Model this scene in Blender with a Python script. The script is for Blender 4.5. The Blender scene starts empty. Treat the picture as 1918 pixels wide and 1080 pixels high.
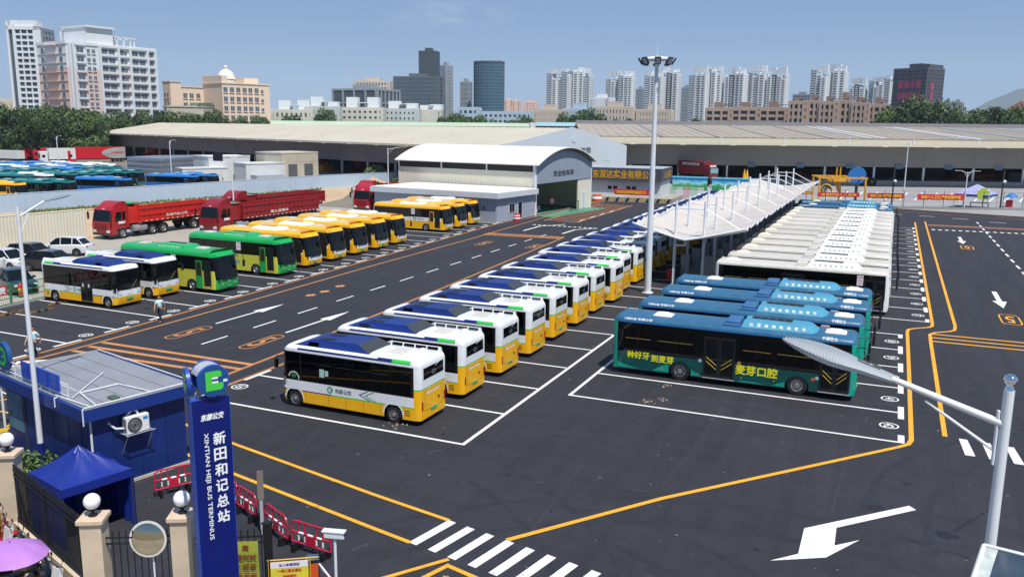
import bpy, bmesh, math, random
from mathutils import Vector, Matrix
random.seed(7)
SC = bpy.context.scene
COL = SC.collection
R = math.radians
# ---------------------------------------------------------------- camera
CAM_H, FOC, PITCH, ROLL, YAW = 13.0, 1600.27, .188807, .0103, -.416787   # metres, photo pixels, radians
cy, sy, cp, sp, cr, sr = math.cos(YAW), math.sin(YAW), math.cos(PITCH), math.sin(PITCH), math.cos(ROLL), math.sin(ROLL)
_r = Vector((cy, -sy, 0)); _f = Vector((sy*cp, cy*cp, -sp)); _u = Vector((sy*sp, cy*sp, cp))
RV, UV, FV = _r*cr + _u*sr, -_r*sr + _u*cr, _f
cam = bpy.data.cameras.new('camera'); cam_o = bpy.data.objects.new('camera', cam); COL.objects.link(cam_o)
cam.sensor_width = 36; cam.lens = 36*FOC/1918; cam.clip_start = .3; cam.clip_end = 20000
cam_o.matrix_world = Matrix(((RV.x, UV.x, -FV.x, 0), (RV.y, UV.y, -FV.y, 0), (RV.z, UV.z, -FV.z, CAM_H), (0, 0, 0, 1)))
SC.camera = cam_o
# ---------------------------------------------------------------- world, sun, exposure
SUN_EL, SUN_AZ = R(62), R(-38)          # azimuth measured from +X towards +Y
w = bpy.data.worlds.new('World'); SC.world = w; w.use_nodes = True
nt = w.node_tree; nt.nodes.clear()
sky = nt.nodes.new('ShaderNodeTexSky'); sky.sky_type = 'NISHITA'; sky.sun_disc = False
sky.sun_elevation = SUN_EL; sky.sun_rotation = math.pi/2 - SUN_AZ
sky.altitude = 0; sky.air_density = 1.0; sky.dust_density = 0.0; sky.ozone_density = 4.0
bg = nt.nodes.new('ShaderNodeBackground'); bg.inputs[1].default_value = .068
wo = nt.nodes.new('ShaderNodeOutputWorld')
tint = nt.nodes.new('ShaderNodeMix'); tint.data_type = 'RGBA'; tint.blend_type = 'MULTIPLY'; tint.inputs[0].default_value = 1; tint.inputs[7].default_value = (.96, 1.0, 1.12, 1)
veil = nt.nodes.new('ShaderNodeMix'); veil.data_type = 'RGBA'; veil.inputs[0].default_value = .75; veil.inputs[7].default_value = (1.95, 3.6, 6.7, 1)   # even summer haze over the whole sky
nt.links.new(sky.outputs[0], tint.inputs[6]); nt.links.new(tint.outputs[2], veil.inputs[6]); 
# one thin wisp of cloud high over the towers
def _n(kind, **k):
    q = nt.nodes.new(kind)
    for a, v in k.items(): setattr(q, a, v)
    return q
def _dir(x, y):
    d = RV*((x-959)/FOC) - UV*((y-540)/FOC) + FV; return d.normalized()
geo = _n('ShaderNodeTexCoord'); c0 = _dir(850, 30); ax = c0.cross(Vector((0, 0, 1))).normalized(); ay = ax.cross(c0)
def _dot(v, k):
    d = _n('ShaderNodeVectorMath', operation='DOT_PRODUCT'); nt.links.new(geo.outputs['Generated'], d.inputs[0]); d.inputs[1].default_value = v*k; return d.outputs['Value']
def _m(op, a, b=None):
    q = _n('ShaderNodeMath', operation=op)
    for i, v in enumerate((a, b)):
        if v is None: continue
        if isinstance(v, (int, float)): q.inputs[i].default_value = v
        else: nt.links.new(v, q.inputs[i])
    return q.outputs[0]
r2 = _m('ADD', _m('POWER', _m('ABSOLUTE', _dot(ax, 22)), 2), _m('POWER', _m('ABSOLUTE', _dot(ay, 85)), 2))
cn = _n('ShaderNodeTexNoise'); cn.inputs['Scale'].default_value = 26; cn.inputs['Detail'].default_value = 5; cm = _n('ShaderNodeMapping'); cm.inputs['Scale'].default_value = (1, 1, 3); nt.links.new(geo.outputs['Generated'], cm.inputs[0]); nt.links.new(cm.outputs[0], cn.inputs['Vector'])
front = _m('GREATER_THAN', _dot(c0, 1), 0)
cl_ = _m('MULTIPLY', _m('MULTIPLY', _m('POWER', 2.718, _m('MULTIPLY', r2, -1)), _m('MULTIPLY', _m('MAXIMUM', _m('SUBTRACT', cn.outputs[0], .38), 0), 1.6)), front)
cmix = _n('ShaderNodeMix', data_type='RGBA'); cmix.inputs[7].default_value = (9.5, 9.6, 10.5, 1); nt.links.new(cl_, cmix.inputs[0]); nt.links.new(veil.outputs[2], cmix.inputs[6]); nt.links.new(cmix.outputs[2], bg.inputs[0]); nt.links.new(bg.outputs[0], wo.inputs[0])
sl = bpy.data.lights.new('sun', 'SUN'); sl.energy = 4.5; sl.angle = R(.5); sl.color = (1, .955, .89)
so = bpy.data.objects.new('sun', sl); COL.objects.link(so)
SD = Vector((math.cos(SUN_EL)*math.cos(SUN_AZ), math.cos(SUN_EL)*math.sin(SUN_AZ), math.sin(SUN_EL)))
so.rotation_euler = SD.to_track_quat('Z', 'Y').to_euler()
SC.view_settings.view_transform = 'Standard'; SC.view_settings.look = 'None'
SC.view_settings.exposure = 0.25; SC.view_settings.gamma = 1; SC.view_settings.use_curve_mapping = False
SC.render.engine = 'CYCLES'; SC.cycles.max_bounces = 6; SC.cycles.diffuse_bounces = 3; SC.cycles.glossy_bounces = 3
SC.cycles.transmission_bounces = 4; SC.cycles.volume_bounces = 1; SC.cycles.use_denoising = True

# ---------------------------------------------------------------- placement: where a point of the picture lies in the yard
def G(x, y, z=0.):
    d = RV*((x-959)/FOC) - UV*((y-540)/FOC) + FV
    t = (z-CAM_H)/d.z
    return Vector((d.x*t, d.y*t, z))
def AT(x, y, dist):                      # point at a horizontal distance along that line of sight
    d = RV*((x-959)/FOC) - UV*((y-540)/FOC) + FV
    t = dist/math.hypot(d.x, d.y)
    return Vector((d.x*t, d.y*t, CAM_H+d.z*t))
def ATY(x, y, Y):
    d = RV*((x-959)/FOC) - UV*((y-540)/FOC) + FV
    t = Y/d.y
    return Vector((d.x*t, Y, CAM_H+d.z*t))

HAZE = .00006
# ---------------------------------------------------------------- materials
def lin(c):
    if isinstance(c, str): c = tuple(int(c[i:i+2], 16)/255 for i in (0, 2, 4))
    return tuple(v/12.92 if v <= .04045 else ((v+.055)/1.055)**2.4 for v in c)
MATS = {}
def M(name, col, rough=.5, metal=0., var=.12, scale=1.5, bump=0., spec=.5, coat=0., dirt=None, dirt_amt=0., emit=0., objrand=0.):
    if name in MATS: return MATS[name]
    m = bpy.data.materials.new(name); m.use_nodes = True; MATS[name] = m
    t = m.node_tree; b = t.nodes['Principled BSDF']
    c = lin(col)
    b.inputs['Roughness'].default_value = rough; b.inputs['Metallic'].default_value = metal
    b.inputs['Specular IOR Level'].default_value = spec
    if coat: b.inputs['Coat Weight'].default_value = coat; b.inputs['Coat Roughness'].default_value = .06
    b.inputs['Base Color'].default_value = (*c, 1)
    if var or dirt:
        tc = t.nodes.new('ShaderNodeTexCoord'); n = t.nodes.new('ShaderNodeTexNoise')
        n.inputs['Scale'].default_value = scale; n.inputs['Detail'].default_value = 5; n.inputs['Roughness'].default_value = .6
        t.links.new(tc.outputs['Object'], n.inputs['Vector'])
        mr = t.nodes.new('ShaderNodeMapRange'); mr.inputs[1].default_value = .3; mr.inputs[2].default_value = .7
        mr.inputs[3].default_value = 1-var; mr.inputs[4].default_value = 1+var
        t.links.new(n.outputs[0], mr.inputs[0])
        mx = t.nodes.new('ShaderNodeMix'); mx.data_type = 'RGBA'; mx.blend_type = 'MULTIPLY'; mx.inputs[0].default_value = 1
        mx.inputs[6].default_value = (*c, 1); t.links.new(mr.outputs[0], mx.inputs[7])
        out = mx.outputs[2]
        if objrand:                                   # every copy of a thing a little lighter or darker than the next
            oi = t.nodes.new('ShaderNodeObjectInfo'); mo = t.nodes.new('ShaderNodeMapRange'); mo.inputs[3].default_value = 1-objrand; mo.inputs[4].default_value = 1+objrand
            t.links.new(oi.outputs['Random'], mo.inputs[0]); m3 = t.nodes.new('ShaderNodeMix'); m3.data_type = 'RGBA'; m3.blend_type = 'MULTIPLY'; m3.inputs[0].default_value = 1
            t.links.new(out, m3.inputs[6]); t.links.new(mo.outputs[0], m3.inputs[7]); out = m3.outputs[2]
        if dirt:
            n2 = t.nodes.new('ShaderNodeTexNoise'); n2.inputs['Scale'].default_value = scale*1.7; n2.inputs['Detail'].default_value = 7
            n2.inputs['Roughness'].default_value = .7
            t.links.new(tc.outputs['Object'], n2.inputs['Vector'])
            r2 = t.nodes.new('ShaderNodeMapRange'); r2.inputs[1].default_value = .5; r2.inputs[2].default_value = .78
            r2.inputs[3].default_value = 0; r2.inputs[4].default_value = dirt_amt
            t.links.new(n2.outputs[0], r2.inputs[0])
            m2 = t.nodes.new('ShaderNodeMix'); m2.data_type = 'RGBA'
            t.links.new(r2.outputs[0], m2.inputs[0]); t.links.new(out, m2.inputs[6]); m2.inputs[7].default_value = (*lin(dirt), 1)
            out = m2.outputs[2]
        t.links.new(out, b.inputs['Base Color'])
        if bump:
            bp = t.nodes.new('ShaderNodeBump'); bp.inputs['Strength'].default_value = bump; bp.inputs['Distance'].default_value = .02
            n3 = t.nodes.new('ShaderNodeTexNoise'); n3.inputs['Scale'].default_value = scale*20; n3.inputs['Detail'].default_value = 3
            t.links.new(tc.outputs['Object'], n3.inputs['Vector'])
            t.links.new(n3.outputs[0], bp.inputs['Height']); t.links.new(bp.outputs[0], b.inputs['Normal'])
    if emit:
        b.inputs['Emission Color'].default_value = (*c, 1); b.inputs['Emission Strength'].default_value = emit
    return m

WHITE = M('white_paint', 'E4E7E8', .3, var=.04, coat=.35, dirt='B9B3A6', dirt_amt=.22, objrand=.05)
ROOFW = M('white_roof_paint', 'C4C0B7', .5, var=.07, dirt='94897A', dirt_amt=.4, objrand=.09)
YEL = M('yellow_paint', 'F2B40C', .32, var=.04, coat=.3, dirt='B88A20', dirt_amt=.15)
GRN_STRIPE = M('green_stripe', '3DBE4A', .35, var=.03)
NAVY = M('navy_paint', '16266E', .35, var=.05)
BLUE_UNIT = M('blue_roof_unit', '112A6E', .42, var=.08, dirt='3A5AA0', dirt_amt=.2, objrand=.15)
GLASS = M('dark_glass', '07090A', .06, var=0, spec=.4)
GLASSB = M('window_glass', '0D1113', .03, var=0, spec=.45)
BLACK = M('black_plastic', '17181A', .45, var=.1)
RUBBER = M('tyre_rubber', '1B1B1C', .85, var=.15)
RIM = M('wheel_rim', 'A4A6A8', .35, metal=.7, var=.1, dirt='5A5148', dirt_amt=.5)
DGREY = M('dark_grey_metal', '3B3E42', .5, var=.1)
LGREY = M('light_grey_metal', 'A9AEB3', .45, var=.08)
STEELW = M('white_steel', 'D9DDE0', .35, var=.04)
RED = M('red_plastic', 'C3222F', .4, var=.08)
REDL = M('red_lens', 'A01414', .15, var=.05, coat=.5)
LENS = M('clear_lens', 'C8D0D6', .08, var=.05, coat=.5)
LOGO_G = M('logo_green', '1E9B6A', .4, var=0)
TXT_GREY = M('lettering_grey', '5C6670', .5, var=0)
TXT_W = M('lettering_white', 'EDEFF0', .5, var=0)
PLATE = M('plate_green', '2FA36B', .4, var=0)
def tinted(name, trans, gloss=.07):
    m = bpy.data.materials.new(name); m.use_nodes = True; t = m.node_tree; t.nodes.clear(); N = t.nodes.new; L = t.links.new
    tr = N('ShaderNodeBsdfTransparent'); tr.inputs[0].default_value = (*trans, 1); gl = N('ShaderNodeBsdfGlossy'); gl.inputs['Roughness'].default_value = .02
    fr = N('ShaderNodeFresnel'); fr.inputs[0].default_value = 1.5; mx = N('ShaderNodeMixShader'); o = N('ShaderNodeOutputMaterial'); L(fr.outputs[0], mx.inputs[0]); L(tr.outputs[0], mx.inputs[1]); L(gl.outputs[0], mx.inputs[2]); L(mx.outputs[0], o.inputs[0]); MATS[name] = m; return m
TINT = tinted('tinted_bus_glass', (.30, .34, .34)); SEAT = M('seat_blue_grey', '3A4A5C', .7, var=.1); POLE = M('yellow_handrail', 'C8B040', .4)
MIRROR = M('mirror_glass', 'C9CFD2', .03, metal=1, var=0)
ORANGE = M('orange_paint', 'D5552A', .4, var=.06)
PAPER = M('notice_paper', 'E6DCE0', .6, var=.03)
PINK_TXT = M('lettering_pink', 'D6456E', .6, var=0)
YEL_TXT = M('lettering_yellow', 'E4E02A', .5, var=0)

# ---------------------------------------------------------------- mesh builder
class MB:
    def __init__(s): s.v, s.f, s.m, s.s = [], [], [], []
    def poly(s, pts, m=0, sm=False):
        n = len(s.v); s.v += [tuple(p) for p in pts]; s.f.append(tuple(range(n, n+len(pts)))); s.m.append(m); s.s.append(sm); return s
    def mesh(s, vs, fs, m=0, sm=False):
        n = len(s.v); s.v += [tuple(p) for p in vs]
        for f in fs: s.f.append(tuple(i+n for i in f)); s.m.append(m); s.s.append(sm)
        return s
    def box(s, x0, x1, y0, y1, z0, z1, m=0):
        v = [(x0,y0,z0),(x1,y0,z0),(x1,y1,z0),(x0,y1,z0),(x0,y0,z1),(x1,y0,z1),(x1,y1,z1),(x0,y1,z1)]
        return s.mesh(v, [(0,3,2,1),(4,5,6,7),(0,1,5,4),(1,2,6,5),(2,3,7,6),(3,0,4,7)], m)
    def bbox(s, x0, x1, y0, y1, z0, z1, b=.03, m=0):         # box with chamfered top and vertical edges
        pts = [(x0+b,y0),(x1-b,y0),(x1,y0+b),(x1,y1-b),(x1-b,y1),(x0+b,y1),(x0,y1-b),(x0,y0+b)]
        s.prism(pts, z0, z1-b, m, cap=False)
        cx, cy_ = (x0+x1)/2, (y0+y1)/2
        top = [(x+(b if x < cx else -b)*1., y+(b if y < cy_ else -b)*1., z1) for x, y in pts]
        n = len(pts); lo = [(x, y, z1-b) for x, y in pts]
        s.mesh(lo+top, [(i, (i+1) % n, n+(i+1) % n, n+i) for i in range(n)], m)
        s.poly(top, m)
        s.poly([(x, y, z0) for x, y in reversed(pts)], m)
        return s
    def prism(s, pts, z0, z1, m=0, cap=True):
        n = len(pts)
        a = sum(pts[i][0]*pts[(i+1) % n][1]-pts[(i+1) % n][0]*pts[i][1] for i in range(n))
        if a < 0: pts = pts[::-1]
        v = [(p[0], p[1], z0) for p in pts]+[(p[0], p[1], z1) for p in pts]
        f = [(i, (i+1) % n, n+(i+1) % n, n+i) for i in range(n)]
        if cap: f += [tuple(range(n-1, -1, -1)), tuple(range(n, 2*n))]
        return s.mesh(v, f, m)
    def xz(s, pts, y0, y1, m=0):                              # profile in the x-z plane swept along y
        n = len(pts)
        a = sum(pts[i][0]*pts[(i+1) % n][1]-pts[(i+1) % n][0]*pts[i][1] for i in range(n))
        if a > 0: pts = pts[::-1]
        v = [(p[0], y0, p[1]) for p in pts]+[(p[0], y1, p[1]) for p in pts]
        return s.mesh(v, [(i, (i+1) % n, n+(i+1) % n, n+i) for i in range(n)]+[tuple(range(n-1, -1, -1)), tuple(range(n, 2*n))], m)
    def yz(s, pts, x0, x1, m=0):
        n = len(pts)
        a = sum(pts[i][0]*pts[(i+1) % n][1]-pts[(i+1) % n][0]*pts[i][1] for i in range(n))
        if a < 0: pts = pts[::-1]
        v = [(x0, p[0], p[1]) for p in pts]+[(x1, p[0], p[1]) for p in pts]
        return s.mesh(v, [(i, (i+1) % n, n+(i+1) % n, n+i) for i in range(n)]+[tuple(range(n-1, -1, -1)), tuple(range(n, 2*n))], m)
    def cyl(s, a, b, r0, r1=None, n=10, m=0, cap=True, sm=True):
        a, b = Vector(a), Vector(b); r1 = r0 if r1 is None else r1
        d = (b-a).normalized(); u = d.orthogonal().normalized(); v = d.cross(u)
        vs = []
        for c, r in ((a, r0), (b, r1)):
            for i in range(n):
                t = 2*math.pi*i/n; vs.append(c+u*(r*math.cos(t))+v*(r*math.sin(t)))
        k = len(s.v); s.v += [tuple(p) for p in vs]
        for i in range(n):
            s.f.append((k+i, k+(i+1) % n, k+n+(i+1) % n, k+n+i)); s.m.append(m); s.s.append(sm)
        if cap:
            s.f.append(tuple(k+i for i in range(n-1, -1, -1))); s.m.append(m); s.s.append(False)
            s.f.append(tuple(k+n+i for i in range(n))); s.m.append(m); s.s.append(False)
        return s
    def tube(s, path, r, n=8, m=0):
        for a, b in zip(path, path[1:]): s.cyl(a, b, r, r, n, m)
        return s
    def sphere(s, c, r, n=14, k=9, m=0, sz=1.):
        vs, fs = [], []
        for j in range(k+1):
            p = math.pi*j/k
            for i in range(n):
                t = 2*math.pi*i/n
                vs.append((c[0]+r*math.sin(p)*math.cos(t), c[1]+r*math.sin(p)*math.sin(t), c[2]+r*sz*math.cos(p)))
        for j in range(k):
            for i in range(n):
                fs.append((j*n+i, (j+1)*n+i, (j+1)*n+(i+1) % n, j*n+(i+1) % n))
        return s.mesh(vs, fs, m, True)
    def lathe(s, prof, n=20, m=0, c=(0, 0, 0), axis='z', sm=True):
        vs, fs = [], []
        for r, h in prof:
            for i in range(n):
                t = 2*math.pi*i/n
                p = (r*math.cos(t), r*math.sin(t), h)
                if axis == 'y': p = (p[0], p[2], p[1])
                elif axis == 'x': p = (p[2], p[0], p[1])
                vs.append((p[0]+c[0], p[1]+c[1], p[2]+c[2]))
        for j in range(len(prof)-1):
            for i in range(n): fs.append((j*n+i, j*n+(i+1) % n, (j+1)*n+(i+1) % n, (j+1)*n+i))
        return s.mesh(vs, fs, m, sm)
    def data(s, name, mats):
        me = bpy.data.meshes.new(name); me.from_pydata(s.v, [], s.f)
        for x in (mats if isinstance(mats, (list, tuple)) else [mats]): me.materials.append(x)
        me.polygons.foreach_set('material_index', s.m); me.polygons.foreach_set('use_smooth', s.s); me.update()
        if any(s.s):
            bm = bmesh.new(); bm.from_mesh(me); bmesh.ops.remove_doubles(bm, verts=bm.verts, dist=1e-5); bm.to_mesh(me); bm.free()
            me.set_sharp_from_angle(angle=R(38))
        return me
    def build(s, name, mats, parent=None, loc=(0, 0, 0), rz=0.):
        return link(name, s.data(name, mats), parent, loc, rz)
def link(name, data, parent=None, loc=(0, 0, 0), rz=0.):
    o = bpy.data.objects.new(name, data); COL.objects.link(o); o.location = loc; o.rotation_euler = (0, 0, rz)
    if parent: o.parent = parent
    return o
def tag(o, label, cat, group=None):
    o['label'] = label; o['category'] = cat
    if group: o['group'] = group
    return o
def thing(name, label, cat, loc=(0, 0, 0), rz=0., group=None):
    return tag(link(name, None, None, loc, rz), label, cat, group)
def struct(o, kind='structure'): o['kind'] = kind; return o
KIDS = {}
def copy_tree(o, parent=None, loc=None, rz=None, label=None):
    c = o.copy(); COL.objects.link(c)
    if parent: c.parent = parent
    if loc is not None: c.location = loc
    if rz is not None: c.rotation_euler = (0, 0, rz)
    if label: c['label'] = label
    for ch in list(o.children): copy_tree(ch, c)
    return c
ORD = ['first','second','third','fourth','fifth','sixth','seventh','eighth','ninth','tenth','eleventh','twelfth','thirteenth','fourteenth','fifteenth','sixteenth','seventeenth','eighteenth','nineteenth','twentieth','twenty-first','twenty-second','twenty-third','twenty-fourth','twenty-fifth','twenty-sixth','twenty-seventh','twenty-eighth']
_TC = {}
def text_data(body):
    if body not in _TC:
        c = bpy.data.curves.new('lettering', 'FONT'); c.body = body; c.size = 1; c.align_x = 'CENTER'; c.resolution_u = 2
        o = bpy.data.objects.new('t', c); COL.objects.link(o)
        me = bpy.data.meshes.new_from_object(o.evaluated_get(bpy.context.evaluated_depsgraph_get()))
        vs = [v.co.copy() for v in me.vertices]; fs = [tuple(p.vertices) for p in me.polygons]
        COL.objects.unlink(o); bpy.data.objects.remove(o)
        if vs:
            ym = min(v.y for v in vs); yM = max(v.y for v in vs); xm = min(v.x for v in vs); xM = max(v.x for v in vs)
        else: ym = yM = xm = xM = 0
        _TC[body] = (vs, fs, ((xm+xM)/2, (ym+yM)/2, max(xM-xm, 1e-3), max(yM-ym, 1e-3)))
    return _TC[body]
def lettering(body, mat, centre, right, up, h, parent=None, width=None, name='lettering', bold=0., mb=None, m=0):
    """letters as thin geometry, h tall, centred on a point, reading along 'right'"""
    vs, fs, (cx, cyy, wd, ht) = text_data(body)
    right, up, centre = Vector(right).normalized(), Vector(up).normalized(), Vector(centre)
    k = h/ht; kx = k if width is None else width/wd
    b = mb or MB(); nrm = right.cross(up)
    offs = [(0, 0)] if not bold else [(-bold, 0), (bold, 0), (0, bold), (0, -bold)]
    for q, (ox, oy) in enumerate(offs):
        b.mesh([centre+right*((v.x-cx)*kx+ox)+up*((v.y-cyy)*k+oy)+nrm*(q*.0006) for v in vs], fs, m)
    if mb: return None
    return b.build(name, mat, parent)
# ================================================================ setting: ground, yard, markings
def ground_mat(name, col, col2, s1=.05, s2=1.3, rough=.85, spots=None, amt=.5, bump=.35, streak=False, worn=None):
    m = bpy.data.materials.new(name); m.use_nodes = True; t = m.node_tree; b = t.nodes['Principled BSDF']
    N = t.nodes.new; L = t.links.new
    tc = N('ShaderNodeTexCoord')
    def noise(s, d=6, ro=.6, vec=None):
        n = N('ShaderNodeTexNoise'); n.inputs['Scale'].default_value = s; n.inputs['Detail'].default_value = d; n.inputs['Roughness'].default_value = ro
        L(vec or tc.outputs['Object'], n.inputs['Vector']); return n.outputs[0]
    def rng(v, a, b_, c, d):
        r = N('ShaderNodeMapRange'); [setattr(r.inputs[i+1], 'default_value', x) for i, x in enumerate((a, b_, c, d))]; L(v, r.inputs[0]); return r.outputs[0]
    def mix(f, a, b_, mode='MIX'):
        x = N('ShaderNodeMix'); x.data_type = 'RGBA'; x.blend_type = mode
        if hasattr(f, 'links') or not isinstance(f, float): L(f, x.inputs[0])
        else: x.inputs[0].default_value = f
        for k, q in ((6, a), (7, b_)):
            if isinstance(q, tuple): x.inputs[k].default_value = (*q, 1)
            else: L(q, x.inputs[k])
        return x.outputs[2]
    c = mix(rng(noise(s1, 7, .65), .35, .68, 0, 1), lin(col), lin(col2))
    c = mix(1., c, rng(noise(s2, 8, .7), .25, .75, 1-.22*amt*2, 1+.22*amt*2), 'MULTIPLY')
    c = mix(1., c, rng(noise(28, 3, .7), .2, .8, 1-.25*amt, 1+.25*amt), 'MULTIPLY')
    if streak:
        mp = N('ShaderNodeMapping'); mp.inputs['Scale'].default_value = (1.3, .05, 1); mp.inputs['Rotation'].default_value = (0, 0, R(4))
        L(tc.outputs['Object'], mp.inputs[0])
        c = mix(1., c, rng(noise(1.2, 6, .65, mp.outputs[0]), .3, .72, .78, 1.22), 'MULTIPLY')
        mp2 = N('ShaderNodeMapping'); mp2.inputs['Scale'].default_value = (.08, 1.1, 1); mp2.inputs['Rotation'].default_value = (0, 0, R(-52))
        L(tc.outputs['Object'], mp2.inputs[0])
        c = mix(1., c, rng(noise(1.0, 6, .65, mp2.outputs[0]), .35, .72, .84, 1.18), 'MULTIPLY')
    if spots:
        c = mix(rng(noise(.55, 8, .75), .66, .8, 0, .55), c, lin(spots))
        v = N('ShaderNodeTexVoronoi'); v.inputs['Scale'].default_value = .7; L(tc.outputs['Object'], v.inputs['Vector'])
        c = mix(rng(v.outputs['Distance'], .02, .045, .5, 0), c, lin('8a8780'))
    if worn:
        c = mix(rng(noise(2.6, 9, .78), .57, .68, 0, .75), c, lin(worn)); c = mix(rng(noise(14, 5, .8), .6, .72, 0, .6), c, lin(worn))
    L(c, b.inputs['Base Color']); b.inputs['Roughness'].default_value = rough
    if bump:
        bp = N('ShaderNodeBump'); bp.inputs['Strength'].default_value = bump; bp.inputs['Distance'].default_value = .01
        L(noise(60, 2), bp.inputs['Height']); L(bp.outputs[0], b.inputs['Normal'])
    return m
ASPH = ground_mat('asphalt', '24252B', '2E2E35', spots='4a4847', streak=True)
DUST = ground_mat('dusty_ground', '857B6E', '6D6A5E', s1=.02)
DIRT = ground_mat('sandy_dirt', 'C3A988', 'AE9473', s1=.08, s2=.5)
CONC = ground_mat('concrete_ground', 'A9A294', '97948C', s1=.06, s2=.8)
APRON = ground_mat('concrete_apron', '9A9A99', '8b8b8a', s1=.05, s2=.7)
GREENP = ground_mat('green_floor_paint', '4F8A70', '477a66', s1=.3)
def sheet(name, pts, z, mat):
    a = sum(pts[i][0]*pts[(i+1) % len(pts)][1]-pts[(i+1) % len(pts)][0]*pts[i][1] for i in range(len(pts)))
    if a < 0: pts = pts[::-1]
    return struct(MB().poly([(p[0], p[1], z) for p in pts]).build(name, mat))
sheet('ground', [(-9000, -200), (6000, -200), (6000, 12000), (-9000, 12000)], 0, DUST)
sheet('parking_lot', [(-58.0, 36), (-57.4, 41), (-57.9, 47), (-62, 110), (-84, 112), (-100, 140), (-104, 170), (-115, 134), (-128, 80), (-95, 40), (-70, 22)], .004, CONC)
sheet('dirt_lot', [(-82.3, 57), (-80.7, 67.2), (-85, 74), (-82, 100), (-88, 125), (-105, 156), (-112, 131), (-119.5, 83), (-100, 40), (-86, 44)], .008, DIRT)
sheet('yard', [(-57.9, 46), (-57.3, 40), (-58, 30), (-60, 8), (60, 8), (60, 128), (18.5, 149.2), (1.2, 154), (-14, 152), (-30, 150), (-46, 146), (-46.5, 120), (-47.6, 104), (-62, 102), (-61, 80)], .008, ASPH)
sheet('apron', [(-42, 158), (-22, 153.5), (1, 155.2), (19, 150.3), (62, 128), (130, 170), (60, 262), (-70, 210)], .006, APRON)
sheet('pavement', [(-32, 8.), (-23.6, 16.2), (-16.0, 14.3), (-13.5, 15.6), (-11, 8)], .012, M('pavement_slabs', '9A948C', .85, var=.18, scale=.8, dirt='6d675f', dirt_amt=.5))

# ---- painted markings: thin sheets on the asphalt
PW = ground_mat('white_marking', 'E9E9E6', 'DEDEDA', s1=.6, s2=6, amt=.3, bump=.1, rough=.6, worn='6a6a6c')
PY = ground_mat('yellow_marking', 'F0A92C', 'E79E28', s1=.6, s2=6, amt=.3, bump=.1, rough=.6, worn='7a5a30')
PO = ground_mat('orange_marking', 'C98A4E', 'B97A45', s1=.6, s2=6, amt=.5, bump=.1, rough=.7, worn='5a4436')
PB = ground_mat('brown_sealer', '4a3a33', '443731', s1=.6, s2=6, amt=.5, bump=.1, rough=.8)
ZM = .02
_ZC = [0]
def lift(z, n=8, st=.00014): _ZC[0] += 1; return z+(_ZC[0] % n)*st      # crossing sheets never share a plane
def strip(mb, a, b, wd, z=ZM):
    z = lift(z)
    a, b = Vector(a[:2]), Vector(b[:2]); d = (b-a).normalized(); n = Vector((-d.y, d.x))*wd/2
    mb.poly([(p.x, p.y, z) for p in (a-n, b-n, b+n, a+n)])
def polyline(mb, pts, wd, z=ZM):
    z = lift(z)
    P = [Vector(p[:2]) for p in pts]; Ls, Rs = [], []
    for i, p in enumerate(P):
        d1 = (P[i]-P[i-1]).normalized() if i else (P[1]-P[0]).normalized()
        d2 = (P[i+1]-P[i]).normalized() if i < len(P)-1 else d1
        n1, n2 = Vector((-d1.y, d1.x)), Vector((-d2.y, d2.x)); n = (n1+n2).normalized(); k = wd/2/max(.4, n.dot(n1))
        Ls.append(p+n*k); Rs.append(p-n*k)
    for i in range(len(P)-1): mb.poly([(q.x, q.y, z) for q in (Rs[i], Rs[i+1], Ls[i+1], Ls[i])])
def ring(mb, c, rx, ry, wd, rz=0, z=ZM, n=26, gap=None):
    ca, sa = math.cos(rz), math.sin(rz)
    def P(t, k):
        x, y = (rx-k)*math.cos(t), (ry-k)*math.sin(t); return (c[0]+x*ca-y*sa, c[1]+x*sa+y*ca, z)
    for i in range(n):
        a, b = 2*math.pi*i/n, 2*math.pi*(i+1)/n
        mb.poly([P(a, 0), P(b, 0), P(b, wd), P(a, wd)])
def ground_text(mb, s, c, right, h, width=None, z=ZM, bold=0.):
    r = Vector((*right, 0)).normalized(); u = Vector((-r.y, r.x, 0))
    lettering(s, None, (c[0], c[1], z), r, u, h, width=width, mb=mb, bold=bold)
def mark(mb, name, mat): return struct(mb.build(name, mat))
# bays of the white minibuses
b = MB(); FX, RX = -29.5, -15.35
for i in range(11):
    y = 29.85+4.18*i; k = -.019*(y-30)
    strip(b, (FX+k, y), (RX+(-.6-.05*(i-6) if i > 5 else 0), y), .15)
    if i: strip(b, (FX+k, y-1.0), (FX+k, y+1.0), .2)
strip(b, (RX, 29.78), (RX, 50.75), .17); strip(b, (-29.6, 29.85), (-29.6, 30.9), .2)
for i in range(11, 26):
    y = 29.85+4.18*i; k = -.019*(y-30); strip(b, (FX+k-.4, y), (-17.6, y), .15); strip(b, (FX+k-.4, y-1), (FX+k-.4, y+1), .2)
mark(b, 'minibus_bay_lines', PW)
b = MB()
for i in range(11):
    y = 32.05+4.18*i; ring(b, (-29.0-.02*(y-30), y), .42, .42, .07); ground_text(b, '%02d' % (i+1), (-29.0-.02*(y-30), y), (0, 1), .4, bold=.012)
mark(b, 'bay_numbers', PW)
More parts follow.
